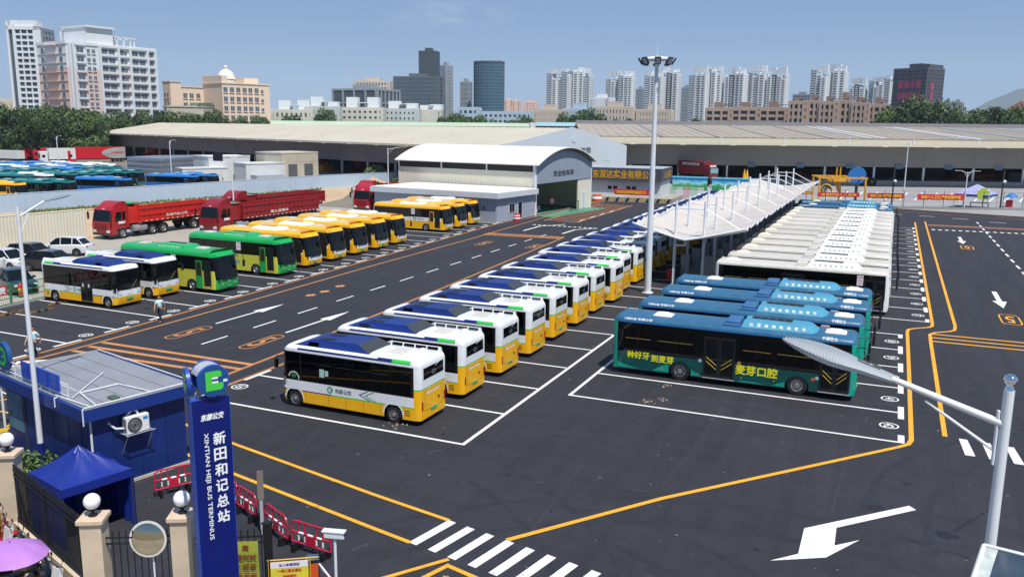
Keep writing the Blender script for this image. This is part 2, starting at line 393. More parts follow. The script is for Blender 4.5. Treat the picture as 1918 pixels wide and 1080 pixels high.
# teal bus bays
b = MB()
for i in range(6):
    y = 37.98+4.2*i
    strip(b, (-13.62, y), (1.2, y), .15)
    strip(b, (1.22, y-.95 if i else y-.07), (1.22, y+.95 if i < 5 else y+.1), .26)
strip(b, (-13.65, 37.9), (-13.65, 63.3), .17)
for i in range(15):
    y = 63.9+4.4*i
    strip(b, (-11.9, y), (2.95, y), .15); strip(b, (2.93, y-(.9 if i else .1)), (2.93, y+.9), .26)
mark(b, 'bus_bay_lines', PW)
b = MB()
for i in range(5):
    y = 40.05+4.2*i; ring(b, (.73, y), .42, .42, .07); ground_text(b, '%02d' % (42-i), (.73, y), (0, -1), .4, bold=.012)
for i in range(14):
    y = 66.0+4.4*i; ring(b, (2.38, y), .42, .42, .07); ground_text(b, '%02d' % (37-i), (2.38, y), (0, -1), .4, bold=.012)
mark(b, 'bay_numbers', PW)
# coach bays on the far side of the lane
def LX(y): return -44.03-.0625*(y-34.3)
b = MB(); yl = [34.27+3.785*i for i in range(-2, 16)]+[91.0, 95.2, 99.4, 103.6]
for y in yl:
    x = LX(y); strip(b, (x, y), (x-13.6, y+.35), .15); strip(b, (x, y-.9), (x, y+1.0), .22)
strip(b, (-57.3, 40.0), (-57.8, 46), .15); strip(b, (-57.3, 40.0), (-58.2, 33), .15)
mark(b, 'coach_bay_lines', PW)
b = MB()
for i, y in enumerate(yl[:-1]):
    x = LX(y)-.7; ring(b, (x, y+1.9), .42, .42, .07); ground_text(b, '%02d' % (60+i), (x, y+1.9), (0, 1), .4, bold=.012)
mark(b, 'bay_numbers', PW)
# lane edge lines
bb, b = MB(), MB()
for pts, wd in (([(LX(y)+.42, y) for y in (20, 34, 57, 80, 104)], .16), ([(-42.6, 20), (-42.55, 35), (-42.9, 50), (-43.7, 67), (-44.2, 88), (-45.0, 104), (-46.1, 126), (-46.6, 139)], .16),
                ([(-30.9, 29), (-31.05, 33.3), (-31.26, 38), (-32.6, 60), (-35.1, 94.4)], .16), ([(-29.75, 31.4), (-29.75, 36.4), (-30.1, 44), (-31.4, 60)], .16)):
    polyline(b, pts, wd, ZM+.003); polyline(bb, pts, wd+.3, ZM-.0015)
mark(bb, 'lane_edge_sealer', PB); mark(b, 'lane_edge_lines', PO)
b = MB()
for i in range(13):
    y0 = 37.6+4.66*i; x = -36.8-.02*(y0-37); strip(b, (x, y0), (x-.04, y0+2.25), .15)
for i in range(6): strip(b, (-39.5, 112+4.6*i), (-39.6, 114.6+4.6*i), .18)
mark(b, 'lane_dashes', PW)
b = MB()
for x in (-39.88, -34.2):
    strip(b, (x, 42.1), (x, 46.2), .18); b.poly([(x-.42, 46.2, ZM), (x+.42, 46.2, ZM), (x, 49.05, ZM)])
for x in (-41.9, -36.5):
    polyline(b, [(x, 98), (x, 103.5), (x+2.2, 107)] if x < -40 else [(x, 97.5), (x, 102), (x+2, 105)], .3)
for x, y in ((-43.4+i*.71, 104.75) for i in range(13)): strip(b, (x, y), (x+.4, y), .55)
mark(b, 'lane_arrows', PW)
b, bb = MB(), MB()
for c, rz in (((-39.65, 39.5), R(0)), ((-34.02, 39.65), R(0)), ((-41.25, 85.3), 0), ((-35.3, 85.6), 0)):
    n = 14; pts = [(c[0]+.42*math.cos(t), c[1]+1.35+.42*math.sin(t)) for t in [math.pi*i/n for i in range(n+1)]]+[(c[0]+.42*math.cos(t), c[1]-1.35+.42*math.sin(t)) for t in [math.pi+math.pi*i/n for i in range(n+1)]]
    polyline(b, pts+[pts[0], pts[1]], .1); bb.poly([(p[0], p[1], ZM-.002) for p in pts])
    ground_text(b, '5', (c[0], c[1]), (1, 0), 2.3, width=.5, bold=.02)
mark(b, 'speed_limit_marking', PO)
b = MB()
for x0, y0, x1, y1 in ((-42.35, 35.35, -31.2, 35.45), (-42.3, 34.35, -31.1, 34.5), (-42.3, 33.25, -31.1, 33.45), (-44.7, 92.2, -34.95, 92.9), (-44.8, 93.0, -35.05, 93.7), (-44.9, 93.8, -35.15, 94.5)):
    strip(b, (x0, y0), (x1, y1), .34 if y0 < 40 else .42)
y0, y1 = 110, 139
for i in range(15):
    y = y0+i*1.95; strip(b, (-39.2-.02*i, y), (-44.0-.09*i, y+1.6), .35)
polyline(b, [(-39.1, 110), (-39.6, 139)], .25); polyline(b, [(-43.9, 110), (-45.4, 139)], .25)
for p in ((582, 553), (608, 546), (637, 536)):
    g = G(*p); strip(b, (g.x-.35, g.y), (g.x+.35, g.y), .5); strip(b, (g.x, g.y-.5), (g.x, g.y+.5), .3, ZM+.002)
mark(b, 'give_way_stripes', PO)
# entrance: yellow lines and crossing
b = MB()
polyline(b, [(-28.4, 27.0), (-23.8, 25.84), (-16.0, 24.15), (-12.62, 23.5)], .17)
polyline(b, [(-26.6, 24.6), (-21.7, 23.45), (-14.6, 21.95), (-13.0, 21.62)], .17)
polyline(b, [(-10.3, 23.07), (-6.58, 28.24), (1.1, 37.35), (1.5, 37.9), (1.62, 38.5), (1.64, 50), (1.64, 60.2), (1.72, 60.9), (2.0, 61.3), (2.9, 62.1), (3.15, 62.5), (3.22, 63.3), (3.23, 90), (3.24, 134)], .2)
polyline(b, [(2.95, 39.6), (2.95, 58), (2.97, 60.0), (3.3, 60.7), (4.2, 61.5), (4.5, 62.0), (4.6, 63.3), (4.58, 90), (4.57, 135.7)], .2)
for y in (58.05, 59.1, 60.15): strip(b, (3.0, y), (30, y+.1), .22)
polyline(b, [(-11.4, 21.2), (-12.55, 19.5), (-14.5, 16.8)], .16); polyline(b, [(-11.9, 18.9), (-11.25, 20.85), (-9.5, 20.4)], .17); polyline(b, [(-10.2, 17.5), (-11.0, 20.3)], .17)
mark(b, 'yellow_lane_lines', PY)
b = MB()
for i in range(9):
    x = -12.48+.772*i; y = 23.47-.155*i
    b.poly([(x+dx, y+dy, ZM) for dx, dy in ((-.16, .05), (.16, -.03), (-.26, -1.93), (-.57, -1.86))])
for x, y in ((3.64, 39.58), (4.5, 39.5), (5.36, 39.4), (6.2, 39.3)): b.poly([(x-.16, y, ZM), (x+.16, y, ZM), (x+.33, y-2.0, ZM), (x-.04, y-2.0, ZM)])
for i in range(5):
    p = G(-12+24*i, 712-9*i); strip(b, (p.x-1.1, p.y-.9), (p.x+1.1, p.y+.9), .5)
mark(b, 'crosswalk', PW)
b = MB()
q = [(1.46, 31.36), (1.68, 31.1), (-.76, 28.48), (-.74, 27.14), (-.03, 27.87), (-.93, 26.21), (-2.47, 25.28), (-1.73, 26.09), (-1.73, 27.98)]
Q = [(x, y, ZM) for x, y in q]
b.poly([Q[0], Q[8], Q[2], Q[1]][::-1]); b.poly([Q[8], Q[7], Q[3], Q[2]][::-1] if False else [Q[8], Q[7], Q[3], Q[2]]); b.poly([Q[7], Q[6], Q[5], Q[4], Q[3]])
for x, y, L in ((8.25, 78.8, 7.2), (7.95, 118, 7.0)):
    strip(b, (x, y), (x, y-L*.6), .36); b.poly([(x-.5, y-L*.6, ZM), (x+.5, y-L*.6, ZM), (x, y-L, ZM)][::-1])
for i in range(14): strip(b, (5.1+.8*i, 125.15+.06*i), (5.5+.8*i, 125.2+.06*i), .9)
for i in range(12): strip(b, (11.35+.03*i, 138.5-4.3*i), (11.4+.03*i, 136.3-4.3*i), .22)
for x, y in ((4.0, 144.4), (8.5, 142.8), (13, 139.6), (-.5, 145.5)): strip(b, (x, y), (x+2.1, y-.4), .25)
mark(b, 'turn_arrows', PW)
b = MB()
for c in ((8.25, 67.4), (8.15, 107.8)):
    h = 1.7; pts = []
    for k in range(4):
        t0 = k*math.pi/2
        for j in range(5):
            t = t0+j*math.pi/8; pts.append((c[0]+(.32 if k in (0, 3) else -.32)+.28*math.cos(t), c[1]+(h-.6 if k < 2 else -h+.6)+.6*math.sin(t)))
    polyline(b, pts+[pts[0], pts[1]], .1); ground_text(b, '5', c, (-1, 0), 2.2, width=.55, bold=.02)
mark(b, 'speed_limit_marking', PY)
b = MB(); strip(b, (4.8, 130.9), (40, 132.2), 2.0); polyline(b, [(-6, 150.5), (1.5, 150.2), (10, 148), (18.5, 144.5), (34, 136)], .3); polyline(b, [(14.6, 150), (18.3, 146.5), (24, 142)], .35)
mark(b, 'orange_stop_band', ground_mat('faded_orange_marking', '8a5f48', '7d5642', s1=.6, s2=4, amt=.5, bump=0))
# low kerb along the far edge of the yard
b = MB()
for P in ([(-14, 152.2), (1.2, 154.2), (18.5, 149.4), (60, 128.3)],):
    for a, c in zip(P, P[1:]):
        a, c = Vector(a), Vector(c); d = (c-a).normalized(); n = Vector((-d.y, d.x))*.2
        b.prism([tuple(a-n), tuple(c-n), tuple(c+n), tuple(a+n)], 0, .15)
struct(b.build('kerb', M('kerb_brown', '7d5a4a', .8, var=.15)))
b = MB()
a, c = Vector((-47.2, 104.5)), Vector((-46.3, 146)); b.prism([(-47.75, 104.5), (-47.45, 104.5), (-46.35, 146), (-46.65, 146)], 0, .14)
struct(b.build('kerb', M('kerb_brown', '7d5a4a')))

# ---- wear on the asphalt: stains, chalk lines, litter, rubble
STN = ground_mat('oil_stain', '1a1b20', '202127', s1=1.5, s2=5, amt=.6, bump=0, rough=.55); CHK = ground_mat('chalk_trace', '4a4b52', '3c3d44', s1=.8, s2=5, amt=.8, bump=0, rough=.9); SCF = ground_mat('dust_scuff', '3a3a3d', '2e2e33', s1=.7, s2=3, amt=.8, bump=0, rough=.95)
rnd = random.Random(77)
def blob(mb, c, rx, ry, rz=0., z=.0148, n=14, jag=.35):
    z = lift(z, 12)
    ca, sa = math.cos(rz), math.sin(rz); pts = []
    for i in range(n):
        t = 2*math.pi*i/n; k = 1+rnd.uniform(-jag, jag); x, y = rx*k*math.cos(t), ry*k*math.sin(t); pts.append((c[0]+x*ca-y*sa, c[1]+x*sa+y*ca, z))
    mb.poly(pts)
b = MB()
blob(b, G(1771, 1001), .34, .3); a_ = G(1782, 997)
for i in range(9): p = G(1790+8.5*i, 993-5.2*i); blob(b, p, .13*(1-i*.07), .07, .9)
blob(b, G(1637, 950), .3, .18, .5); blob(b, G(1700, 906), .2, .08, .9)
for i in range(6):
    y = 44.1+4.2*i
    for k in range(3): blob(b, (rnd.uniform(-11, -2), y+rnd.uniform(-1, 1)), rnd.uniform(.1, .3), rnd.uniform(.08, .25), rnd.uniform(0, 3))
for i in range(12):
    y = 32+4.17*i; blob(b, (rnd.uniform(-27.5, -18.5), y+rnd.uniform(-1, 1)), rnd.uniform(.1, .3), rnd.uniform(.1, .3)); blob(b, (rnd.uniform(-17, -16), y+rnd.uniform(-1.5, 1.5)), rnd.uniform(.06, .2), rnd.uniform(.06, .2))
for i in range(26): blob(b, (rnd.uniform(-20, 9), rnd.uniform(20, 60)), rnd.uniform(.03, .14), rnd.uniform(.03, .12), rnd.uniform(0, 3))
for i in range(6): y = 36+3.78*i; blob(b, (rnd.uniform(-55, -46), y), rnd.uniform(.15, .4), rnd.uniform(.1, .3))
mark(b, 'oil_stains', STN)
b = MB()
for p, q in ((G(1614, 775), G(1555, 965)), (G(1090, 870), G(985, 1010)), (G(935, 838), G(845, 905)), (G(600, 800), G(560, 850)), (G(1330, 800), G(1250, 900)), (G(1845, 800), G(1900, 830)), (G(1000, 860), G(1400, 880)), (G(705, 870), G(560, 870))): strip(b, p, q, .018, .0168)
mark(b, 'chalk_lines', CHK)
b = MB()
for i in range(60):
    c = (rnd.uniform(-22, 10), rnd.uniform(18, 70)) if i < 44 else (rnd.uniform(-42, -31), rnd.uniform(34, 90)); blob(b, c, rnd.uniform(.2, .7), rnd.uniform(.04, .12), rnd.uniform(-.3, 2.2), .0128, 12, .5)
mark(b, 'dust_scuffs', SCF)
TYR = ground_mat('tyre_polish', '202127', '2b2c32', s1=1.2, s2=2.5, amt=.7, bump=0, rough=.7)
b = MB()
for x in (-40.9, -38.9, -35.1, -33.2):
    y = 30
    while y < 100: L = rnd.uniform(5, 16); polyline(b, [(x+rnd.uniform(-.15, .15)-.012*(y-30), y), (x+rnd.uniform(-.15, .15)-.012*(y+L-30), y+L)], rnd.uniform(.18, .34), .0086); y += L+rnd.uniform(1, 7)
_tz = [0]
def track_z(): _tz[0] += 1; return .0098+.00024*_tz[0]-.00014*((_ZC[0]+1) % 8)
def arc_track(c, r, a0, a1, w_=.26):
    for dr in (0, 2.0): polyline(b, [(c[0]+(r+dr)*math.cos(R(a0+(a1-a0)*i/14)), c[1]+(r+dr)*math.sin(R(a0+(a1-a0)*i/14))) for i in range(15)], w_, track_z())
arc_track((-22, 12), 17, 5, 62); arc_track((-2, 14), 13, 70, 150); arc_track((-12, 10), 15, 20, 75); arc_track((14, 30), 12, 120, 190); arc_track((-44, 20), 15, 5, 55)
for x in (6.6, 8.7, 10.6, 12.6): polyline(b, [(x, 24), (x+rnd.uniform(-.3, .3), 60), (x, 120)], .26, .0086)
mark(b, 'tyre_tracks', TYR)
b = MB()
for i in range(240):
    c = (rnd.uniform(-26, 12), rnd.uniform(17, 75)); s_ = rnd.uniform(.015, .05); blob(b, c, s_, s_*rnd.uniform(.4, 1), rnd.uniform(0, 3), .0215, 5, .4)
b.build('litter', [M('litter_pale', '8d8c88', .8, var=.2)])['kind'] = 'stuff'
b = MB()
for c, n_ in ((G(1245, 722), 14), (G(1240, 748), 16), (G(1214, 752), 18), (G(738, 798), 14), (G(745, 793), 8), (G(1590, 742), 6)):
    for i in range(n_):
        x, y = c.x+rnd.gauss(0, .22), c.y+rnd.gauss(0, .18); s_ = rnd.uniform(.02, .07); b.mesh([(x+s_, y, .01), (x-s_*.6, y+s_, .01), (x-s_*.7, y-s_*.8, .01), (x, y, .01+s_*1.1)], [(0, 1, 3), (1, 2, 3), (2, 0, 3)], i % 2)
b.build('rubble', [M('rubble_grey', '9a958c', .85), M('rubble_brown', '7d6248', .85)])['kind'] = 'stuff'
ws0 = None
for i, (px_, py_, lab) in enumerate(((79, 583, 'worn orange rubber wheel stop in the second empty left bay'), (20, 589, 'worn orange rubber wheel stop at the left picture edge'), (112, 568, 'worn black and orange wheel stop behind the nearest left small bus'), (25, 586, 'worn orange wheel stop beside the one at the picture edge'))):
    g = G(px_, py_)
    if ws0 is None:
        ws0 = thing('wheel_stop', lab, 'wheel stop', g, 0, 'rubber wheel stops in the bays'); m = MB(); m.yz([(-.9, 0), (.9, 0), (.8, .12), (-.8, .12)], -.09, .09); m.build('block', M('stop_orange', '7A5A30', .8, var=.4, scale=6), ws0)
        for k in (-.45, .1): m = MB(); m.yz([(k, .0), (k+.3, .0), (k+.28, .124), (k+.02, .124)], -.094, .094); m.build('stripe', BLACK, ws0)
    else: copy_tree(ws0, None, g, 0, lab)
# ================================================================ buses
def loft(L, W, H, z0, zs, paint, arches, rr=.2, crown=.05, rake=.0, rake_z=1.2, back_rake=.0, nose=.25, nose_z=.4, xs_extra=(), plan=((0, .80), (.10, .92), (.28, .985), (.5, 1.)), tail=((0, .86), (.10, .95), (.3, 1.))):
    """body shell: columns along x, rows up the section; paint(x, z, face) gives the material slot"""
    hx = L/2
    cols = [(-hx+d, k) for d, k in tail]+[(hx-d, k) for d, k in reversed(plan)]
    have = [c[0] for c in cols]
    for x in [a+s*r for a, r in arches for s in (-1, 1)]+list(xs_extra):
        if all(abs(x-h) > .02 for h in have): cols.append((x, 1.)); have.append(x)
    cols.sort()
    rows = [(z, 1.) for z in zs if z < H-rr-.01]
    sec = [(z, W/2) for z, _ in rows]+[(H-rr+rr*math.sin(a), W/2-rr*1.0+rr*math.cos(a)) for a in (0, R(30), R(60), R(90))]
    sec += [(H+crown*.7, W*.25)]
    nz = len(sec); vs = []; grid = []
    for x, k in cols:
        col = []
        for side in (-1, 1):
            for z, hw in sec:
                xx = x
                tf = max(0, (x-(hx-.6))/.6); tb = max(0, (-hx+.5-x)/.5)
                if z > rake_z: xx -= rake*(z-rake_z)/(H-rake_z)*tf
                if z > H-nose_z: xx -= nose*((z-H+nose_z)/nose_z)**2*tf
                if z > 1.2: xx += back_rake*(z-1.2)/(H-1.2)*tb
                if z > H-.3: xx += .12*((z-H+.3)/.3)**2*tb
                if z < .6: xx -= .06*(.6-z)/.3*tf
                hwk = hw*(k if hw > W*.3 else 1)
                col.append(len(vs)); vs.append((xx, side*hwk, z))
        grid.append(col)
    fs, ms = [], []
    def add(f, x, z, face):
        q = paint(x, z, face)
        if q is not None: fs.append(f); ms.append(q)
    for i in range(len(cols)-1):
        xm = (cols[i][0]+cols[i+1][0])/2
        for j in range(nz-1):
            zm = (sec[j][0]+sec[j+1][0])/2
            if any(abs(xm-a) < r and zm < z0+1e9 and sec[j+1][0] <= .3+2*r and zm < r*2+.12 for a, r in arches): continue
            a, b_ = grid[i], grid[i+1]
            add((a[j], b_[j], b_[j+1], a[j+1]), xm, zm, 'R'); add((b_[nz+j], a[nz+j], a[nz+j+1], b_[nz+j+1]), xm, zm, 'L')
        a, b_ = grid[i], grid[i+1]
        add((a[nz-1], b_[nz-1], b_[2*nz-1], a[2*nz-1]), xm, H, 'T'); add((a[0], a[nz], b_[nz], b_[0]), xm, 0, 'U')
    for g, face in ((grid[0], 'B'), (grid[-1], 'F')):
        for j in range(nz-1):
            zm = (sec[j][0]+sec[j+1][0])/2; f = (g[j], g[j+1], g[nz+j+1], g[nz+j])
            add(f if face == 'F' else f[::-1], hx if face == 'F' else -hx, zm, face)
    mb = MB()
    for f, m in zip(fs, ms): mb.f.append(f); mb.m.append(m); mb.s.append(True)
    mb.v = vs
    return mb
def arch_panels(mb, x, r, zt, W, z0, m, dark):
    """flat body side round a wheel opening, plus the dark well behind it"""
    for s in (-1, 1):
        y = s*W/2; n = 12
        arc = [(x+r*math.cos(math.pi*k/n), max(z0, .44+(r)*math.sin(math.pi*k/n))) for k in range(n+1)]
        for k in range(n):
            (xa, za), (xb, zb) = arc[k], arc[k+1]
            q = [(xa, y, za), (xb, y, zb), (xb, y, zt), (xa, y, zt)]; mb.poly(q if s > 0 else q[::-1], m)
        yi = y-s*.36
        for k in range(n):
            (xa, za), (xb, zb) = arc[k], arc[k+1]; q = [(xa, y, za), (xb, y, zb), (xb, yi, zb), (xa, yi, za)]
            mb.poly(q[::-1] if s > 0 else q, dark)
        q = [(x-r, yi, z0), (x+r, yi, z0), (x+r, yi, zt), (x-r, yi, zt)]; mb.poly(q[::-1] if s > 0 else q, dark)
_WH = {}
def wheel(parent, x, y, r, wd=.28, hub=True, sd=1, deep=False):
    key = (r, wd, sd, deep)
    if key not in _WH:
        t = MB(); t.lathe([(r*.58, -wd/2), (r*.93, -wd/2), (r, -wd/2+.04), (r, wd/2-.04), (r*.93, wd/2), (r*.58, wd/2), (r*.58, -wd/2)], 22, 0, axis='y')
        h = MB(); o = wd/2*sd; k = sd
        d = .09 if deep else .02
        h.lathe([(r*.6, o+k*.012), (r*.54, o+k*.012), (r*.50, o-k*d), (r*.3, o-k*(d+.01)), (r*.24, o+k*.03), (r*.1, o+k*.04), (.001, o+k*.04)], 18, 0, axis='y')
        for i in range(8):
            a = i*math.pi/4; h.cyl((r*.36*math.cos(a), o-k*(d+.01), r*.36*math.sin(a)), (r*.36*math.cos(a), o-k*(d-.012), r*.36*math.sin(a)), r*.055, n=6, m=1)
        _WH[key] = (t.data('wheel', RUBBER), h.data('rim', [RIM, BLACK]))
    w_ = link('wheel', _WH[key][0], parent, (x, y, r)); link('rim', _WH[key][1], w_)
    return w_
def side_y(s, W, e=.004): return s*(W/2+e)
def side_panel(x0, x1, z0, z1, s, W, e=.012, b=.0, th=.01):
    mb = MB(); y = s*W/2; r = min(.05, (z1-z0)/4, (x1-x0)/4)
    pts = [(x0+r, z0), (x1-r, z0), (x1, z0+r), (x1, z1-r), (x1-r, z1), (x0+r, z1), (x0, z1-r), (x0, z0+r)]
    mb.xz(pts, y-s*.002 if s > 0 else y-e, y+e if s > 0 else y+.002, 0); return mb
def logo(mb, c, right, up, r, m=0):
    right, up, c = Vector(right), Vector(up), Vector(c); n = right.cross(up)
    def P(a, b): return c+right*a+up*b
    k = 20
    for i in range(k):
        a, b = 2*math.pi*i/k, 2*math.pi*(i+1)/k
        mb.poly([P(r*math.cos(a), r*math.sin(a)), P(r*math.cos(b), r*math.sin(b)), P(r*.62*math.cos(b), r*.62*math.sin(b)), P(r*.62*math.cos(a), r*.62*math.sin(a))][::-1][::-1], m)
    mb.poly([P(-r*.1, -r*.12), P(r*.95, -r*.12), P(r*.95, r*.14), P(-r*.1, r*.14)], m)
def right_of(s): return (1, 0, 0) if s < 0 else (-1, 0, 0)
def mirror(parent, pts, size, name='mirror', arm=BLACK):
    mb = MB(); mb.tube(pts, .024, 6, 0); x, y, z = pts[-1]; a, b_, c = size
    mb.bbox(x-a/2, x+a/2, y-b_/2, y+b_/2, z-c, z+.03, .03, 0)
    o = mb.build(name, BLACK, parent)
    g = MB(); g.poly([(x-a/2-.003, y-b_*.4, z-c*.92), (x-a/2-.003, y-b_*.4, z-.03), (x-a/2-.003, y+b_*.4, z-.03), (x-a/2-.003, y+b_*.4, z-c*.92)][::-1])
    g.build('mirror_glass', MIRROR, o)

def make_minibus():
    L, W, H, z0 = 7.5, 2.45, 2.92, .27
    root = thing('minibus', 'white and yellow small bus with blue roof unit', 'bus', group='white and yellow small buses in the row')
    hx = L/2; ar = [(-2.4, .47), (2.95, .47)]
    zs = [z0, .5, .8, .855, 1.0, 1.24, 1.3, 1.62, 1.68, 2.05, 2.66]
    def paint(x, z, f):
        if f == 'U': return 3
        if f == 'F': return 1 if z < .8 else 0 if z < 1.24 else 3 if z < 2.66 else 0
        if f == 'B': return 1 if z < 1.62 else 2 if z < 1.68 else 0
        if x < -hx+.32: return (1 if z < 1.62 else 2 if z < 1.68 else 0)
        if z < .8: return 1
        if z < .855: return 2 if x < .9 else 4
        if z < 1.3: return 3 if x > hx-.3 and z > 1.0 else 0
        if z < 2.66: return None if abs(x) < 3.44 else 3
        return 0
    mb = loft(L, W, H, z0, zs, paint, ar, rr=.16, nose=.22, nose_z=.3, rake=.16, rake_z=1.1, xs_extra=(.9, hx-.3))
    for a, r in ar: arch_panels(mb, a, r, .98, W, z0, 1, 3)
    mb.build('body', [WHITE, YEL, GRN_STRIPE, GLASS, NAVY], root)
    for s in (-1, 1):                               # white wheel-arch flares above the yellow
        for a, r in ar:
            ob = MB()
            y = s*W/2; n = 12
            for k in range(n):
                t0, t1 = math.pi*k/n, math.pi*(k+1)/n
                q = [(a+ri*math.cos(t), y+s*.006, .44+ri*math.sin(t)) for ri, t in ((r, t0), (r, t1), (r+.07, t1), (r+.07, t0))]
                ob.poly(q if s < 0 else q[::-1])
            q = [(a-r-.06, y+s*.004, .86), (a+r+.06, y+s*.004, .86), (a+r+.06, y+s*.004, 1.0), (a-r-.06, y+s*.004, 1.0)]; ob.poly(q if s < 0 else q[::-1])
            ob.build('wheel_arch_trim', WHITE, root)
    for s in (-1, 1):
        for a in (-2.4, 2.95): wheel(root, a, s*(W/2-.15), .39, .26, sd=s)
    # window panes between thin dark posts
    for s in (-1, 1):
        xs = [(-3.3, -2.35), (-2.3, -1.35), (-1.3, -.35), (-.3, .65), (.7, 1.6), (1.65, 2.5), (2.6, 3.35)]
        if s < 0: xs = [(-3.3, -2.35), (-2.3, -1.35), (-1.3, -.35), (-.3, .3), (1.55, 2.3), (2.6, 3.35)]
        for x0, x1 in xs:
            p = side_panel(x0-.01, x1+.01, 1.36, 2.62, s, W, th=.01).build('window', TINT, root)
        wf = MB(); ed = [-3.45]+[e for q in xs for e in q]+[3.45]; y0, y1 = sorted((s*W/2, s*(W/2-.05)))
        for k in range(0, len(ed), 2): wf.box(ed[k], ed[k+1], y0, y1, 1.3, 2.66)
        wf.box(-3.45, 3.45, y0, y1, 1.3, 1.4); wf.box(-3.45, 3.45, y0, y1, 2.57, 2.66); wf.build('window_frame', BLACK, root)
        if s > 0:
            for xa, xb, za, zb in ((1.02, 1.2, 1.7, 1.95), (1.24, 1.5, 1.62, 2.0)):
                q = MB(); y = side_y(s, W, .014); q.box(xa, xb, y-.002, y+.003, za, zb); q.build('notice', M('notice_mint', 'A9C9BE', .5), root)
        f = MB()                                     # the sliding upper lights and bright handles seen through the glass
        for x0, x1 in xs[1:5]:
            y = side_y(s, W, .016); f.box(x0+.06, x1-.06, y-.002, y+.002, 2.18, 2.2)
        f.build('window_bar', DGREY, root)
    m = MB(); m.box(-3.5, 3.5, -1.15, 1.15, .6, .7, 0); m.box(-3.5, 3.5, -1.12, 1.12, 2.64, 2.68, 1); m.build('floor_and_ceiling', [DGREY, LGREY], root)
    for x in (-2.9, -2.1, -1.2, -.4, 1.9):
        m = MB()
        for y in ((-.85, -.42, .42, .85) if x < -.3 or x > 1.6 else (.42, .85)): m.bbox(x-.2, x+.22, y-.19, y+.19, 1.05, 1.15, .02); m.bbox(x-.28, x-.18, y-.19, y+.19, 1.1, 1.78, .03)
        m.build('seat_row', SEAT, root)
    m = MB()
    for x in (-2.4, -1.4, .3, 1.6, 2.5):
        for y in (-.35, .35): m.cyl((x, y, .7), (x, y, 2.64), .018, n=5)
    m.build('handrail', POLE, root)
    for x0, x1 in ((.36, .92), (.95, 1.5)):           # two door leaves on the kerb side
        d = MB(); d.mb = None; y = -W/2
        d.box(x0, x1, y-.03, y+.01, .33, 2.6, 0); d.box(x0+.07, x1-.07, y-.036, y-.031, .5, 2.5, 1)
        dd = d.build('door', [BLACK, GLASSB], root)
        n = MB(); n.box(x0+.2, x0+.34, y-.04, y-.037, 1.35, 1.6); n.build('notice', PAPER, dd)
    # windscreen, lamps, bumper
    ws = MB(); ws.mesh([(hx+.012, -.93, 1.28), (hx+.012, .93, 1.28), (hx-.13, .93, 2.62), (hx-.13, -.93, 2.62)], [(0, 1, 2, 3)]); ws.build('windscreen', GLASSB, root)
    wp = MB(); wp.tube([(hx+.03, -.1, 1.2), (hx-.03, -.75, 1.85)], .012, 5); wp.tube([(hx+.03, .1, 1.2), (hx-.03, .75, 1.85)], .012, 5); wp.build('wiper', BLACK, root)
    for s in (-1, 1):
        h = MB(); o_ = .03
        P3 = [(hx+.015, .66), (hx-.025, 1.02), (hx-.25, 1.225)]
        bot = [(x+o_, s*(y+o_*.4), .96) for x, y in P3]; top = [(x+o_-.07, s*(y+o_*.4), 1.56-.1*i) for i, (x, y) in enumerate(P3)]
        for i in range(2):
            q = [bot[i], bot[i+1], top[i+1], top[i]]; h.poly(q if s > 0 else q[::-1])
        h.poly([bot[0], top[0], (top[0][0]-.06, top[0][1]-s*.03, top[0][2]), (bot[0][0]-.06, bot[0][1]-s*.03, bot[0][2])]); h.poly(top+[(hx-.3, s*1.0, 1.45)])
        for k in range(3): q = [tuple(Vector(bot[1]).lerp(Vector(top[1]), t)+Vector((.012, s*.005, 0))+Vector((dx, dy*s, 0))) for t, dx, dy in ((.15+.28*k, .03, -.07), (.15+.28*k, -.05, .035), (.36+.28*k, -.05, .035), (.36+.28*k, .03, -.07))]; h.poly(q if s > 0 else q[::-1], 1)
        h.build('headlight', [LENS, DGREY], root)
        t = MB(); t.bbox(-hx-.02, -hx+.06, s*1.0-.06, s*1.0+.06, .72, 1.12, .015); t.build('tail_light', REDL, root)
        v = MB()
        for k in range(3): v.box(-3.25, -2.98, side_y(s, W, .003)-.004, side_y(s, W, .003)+.004, .46+.1*k, .5+.1*k)
        v.build('vent', M('vent_shadow', '6b4c10', .7), root)
        c = MB()                                     # chevrons
        for dx, m in ((0, 0), (.3, 1)):
            y = side_y(s, W, .006)
            for (xa, za), (xb, zb) in (((-1.05-dx, 1.28), (-.6-dx, 1.07)), ((-.6-dx, 1.07), (-1.15-dx, .86))):
                xx = 1 if s > 0 else 1
                q = [(xa, y, za), (xb, y, zb), (xb-.09, y, zb), (xa-.09, y, za)]; c.poly(q, m); c.poly(q[::-1], m)
        c.build('chevron_stripe', [NAVY, GRN_STRIPE], root)
        k = MB(); rt = Vector(right_of(s)); ctr = Vector((.95 if s > 0 else -.3, side_y(s, W, .008), 1.08))
        logo(k, ctr, rt, (0, 0, 1), .16, 0); lettering('东部公交', None, ctr+rt*.72, rt, (0, 0, 1), .21, mb=k, m=1, bold=.005)
        k.build('lettering', [LOGO_G, TXT_GREY], root)
        def edge(t): return (s*(W/2-.16+.168*math.cos(t)), H-.16+.168*math.sin(t))
        st = MB()
        for xa, xb, m, t0, t1 in ((-1.6, 2.7, 0, .1, .62), (-2.35, -1.6, 0, .1, 1.15), (-3.3, -2.35, 1, .1, 1.3)):
            for k in range(3):
                ta, tb = t0+(t1-t0)*k/3, t0+(t1-t0)*(k+1)/3
                (ya, za), (yb, zb) = edge(ta), edge(tb)
                q = [(xa, ya, za), (xb, ya, za), (xb, yb, zb), (xa, yb, zb)]; st.poly(q if s < 0 else q[::-1], m)
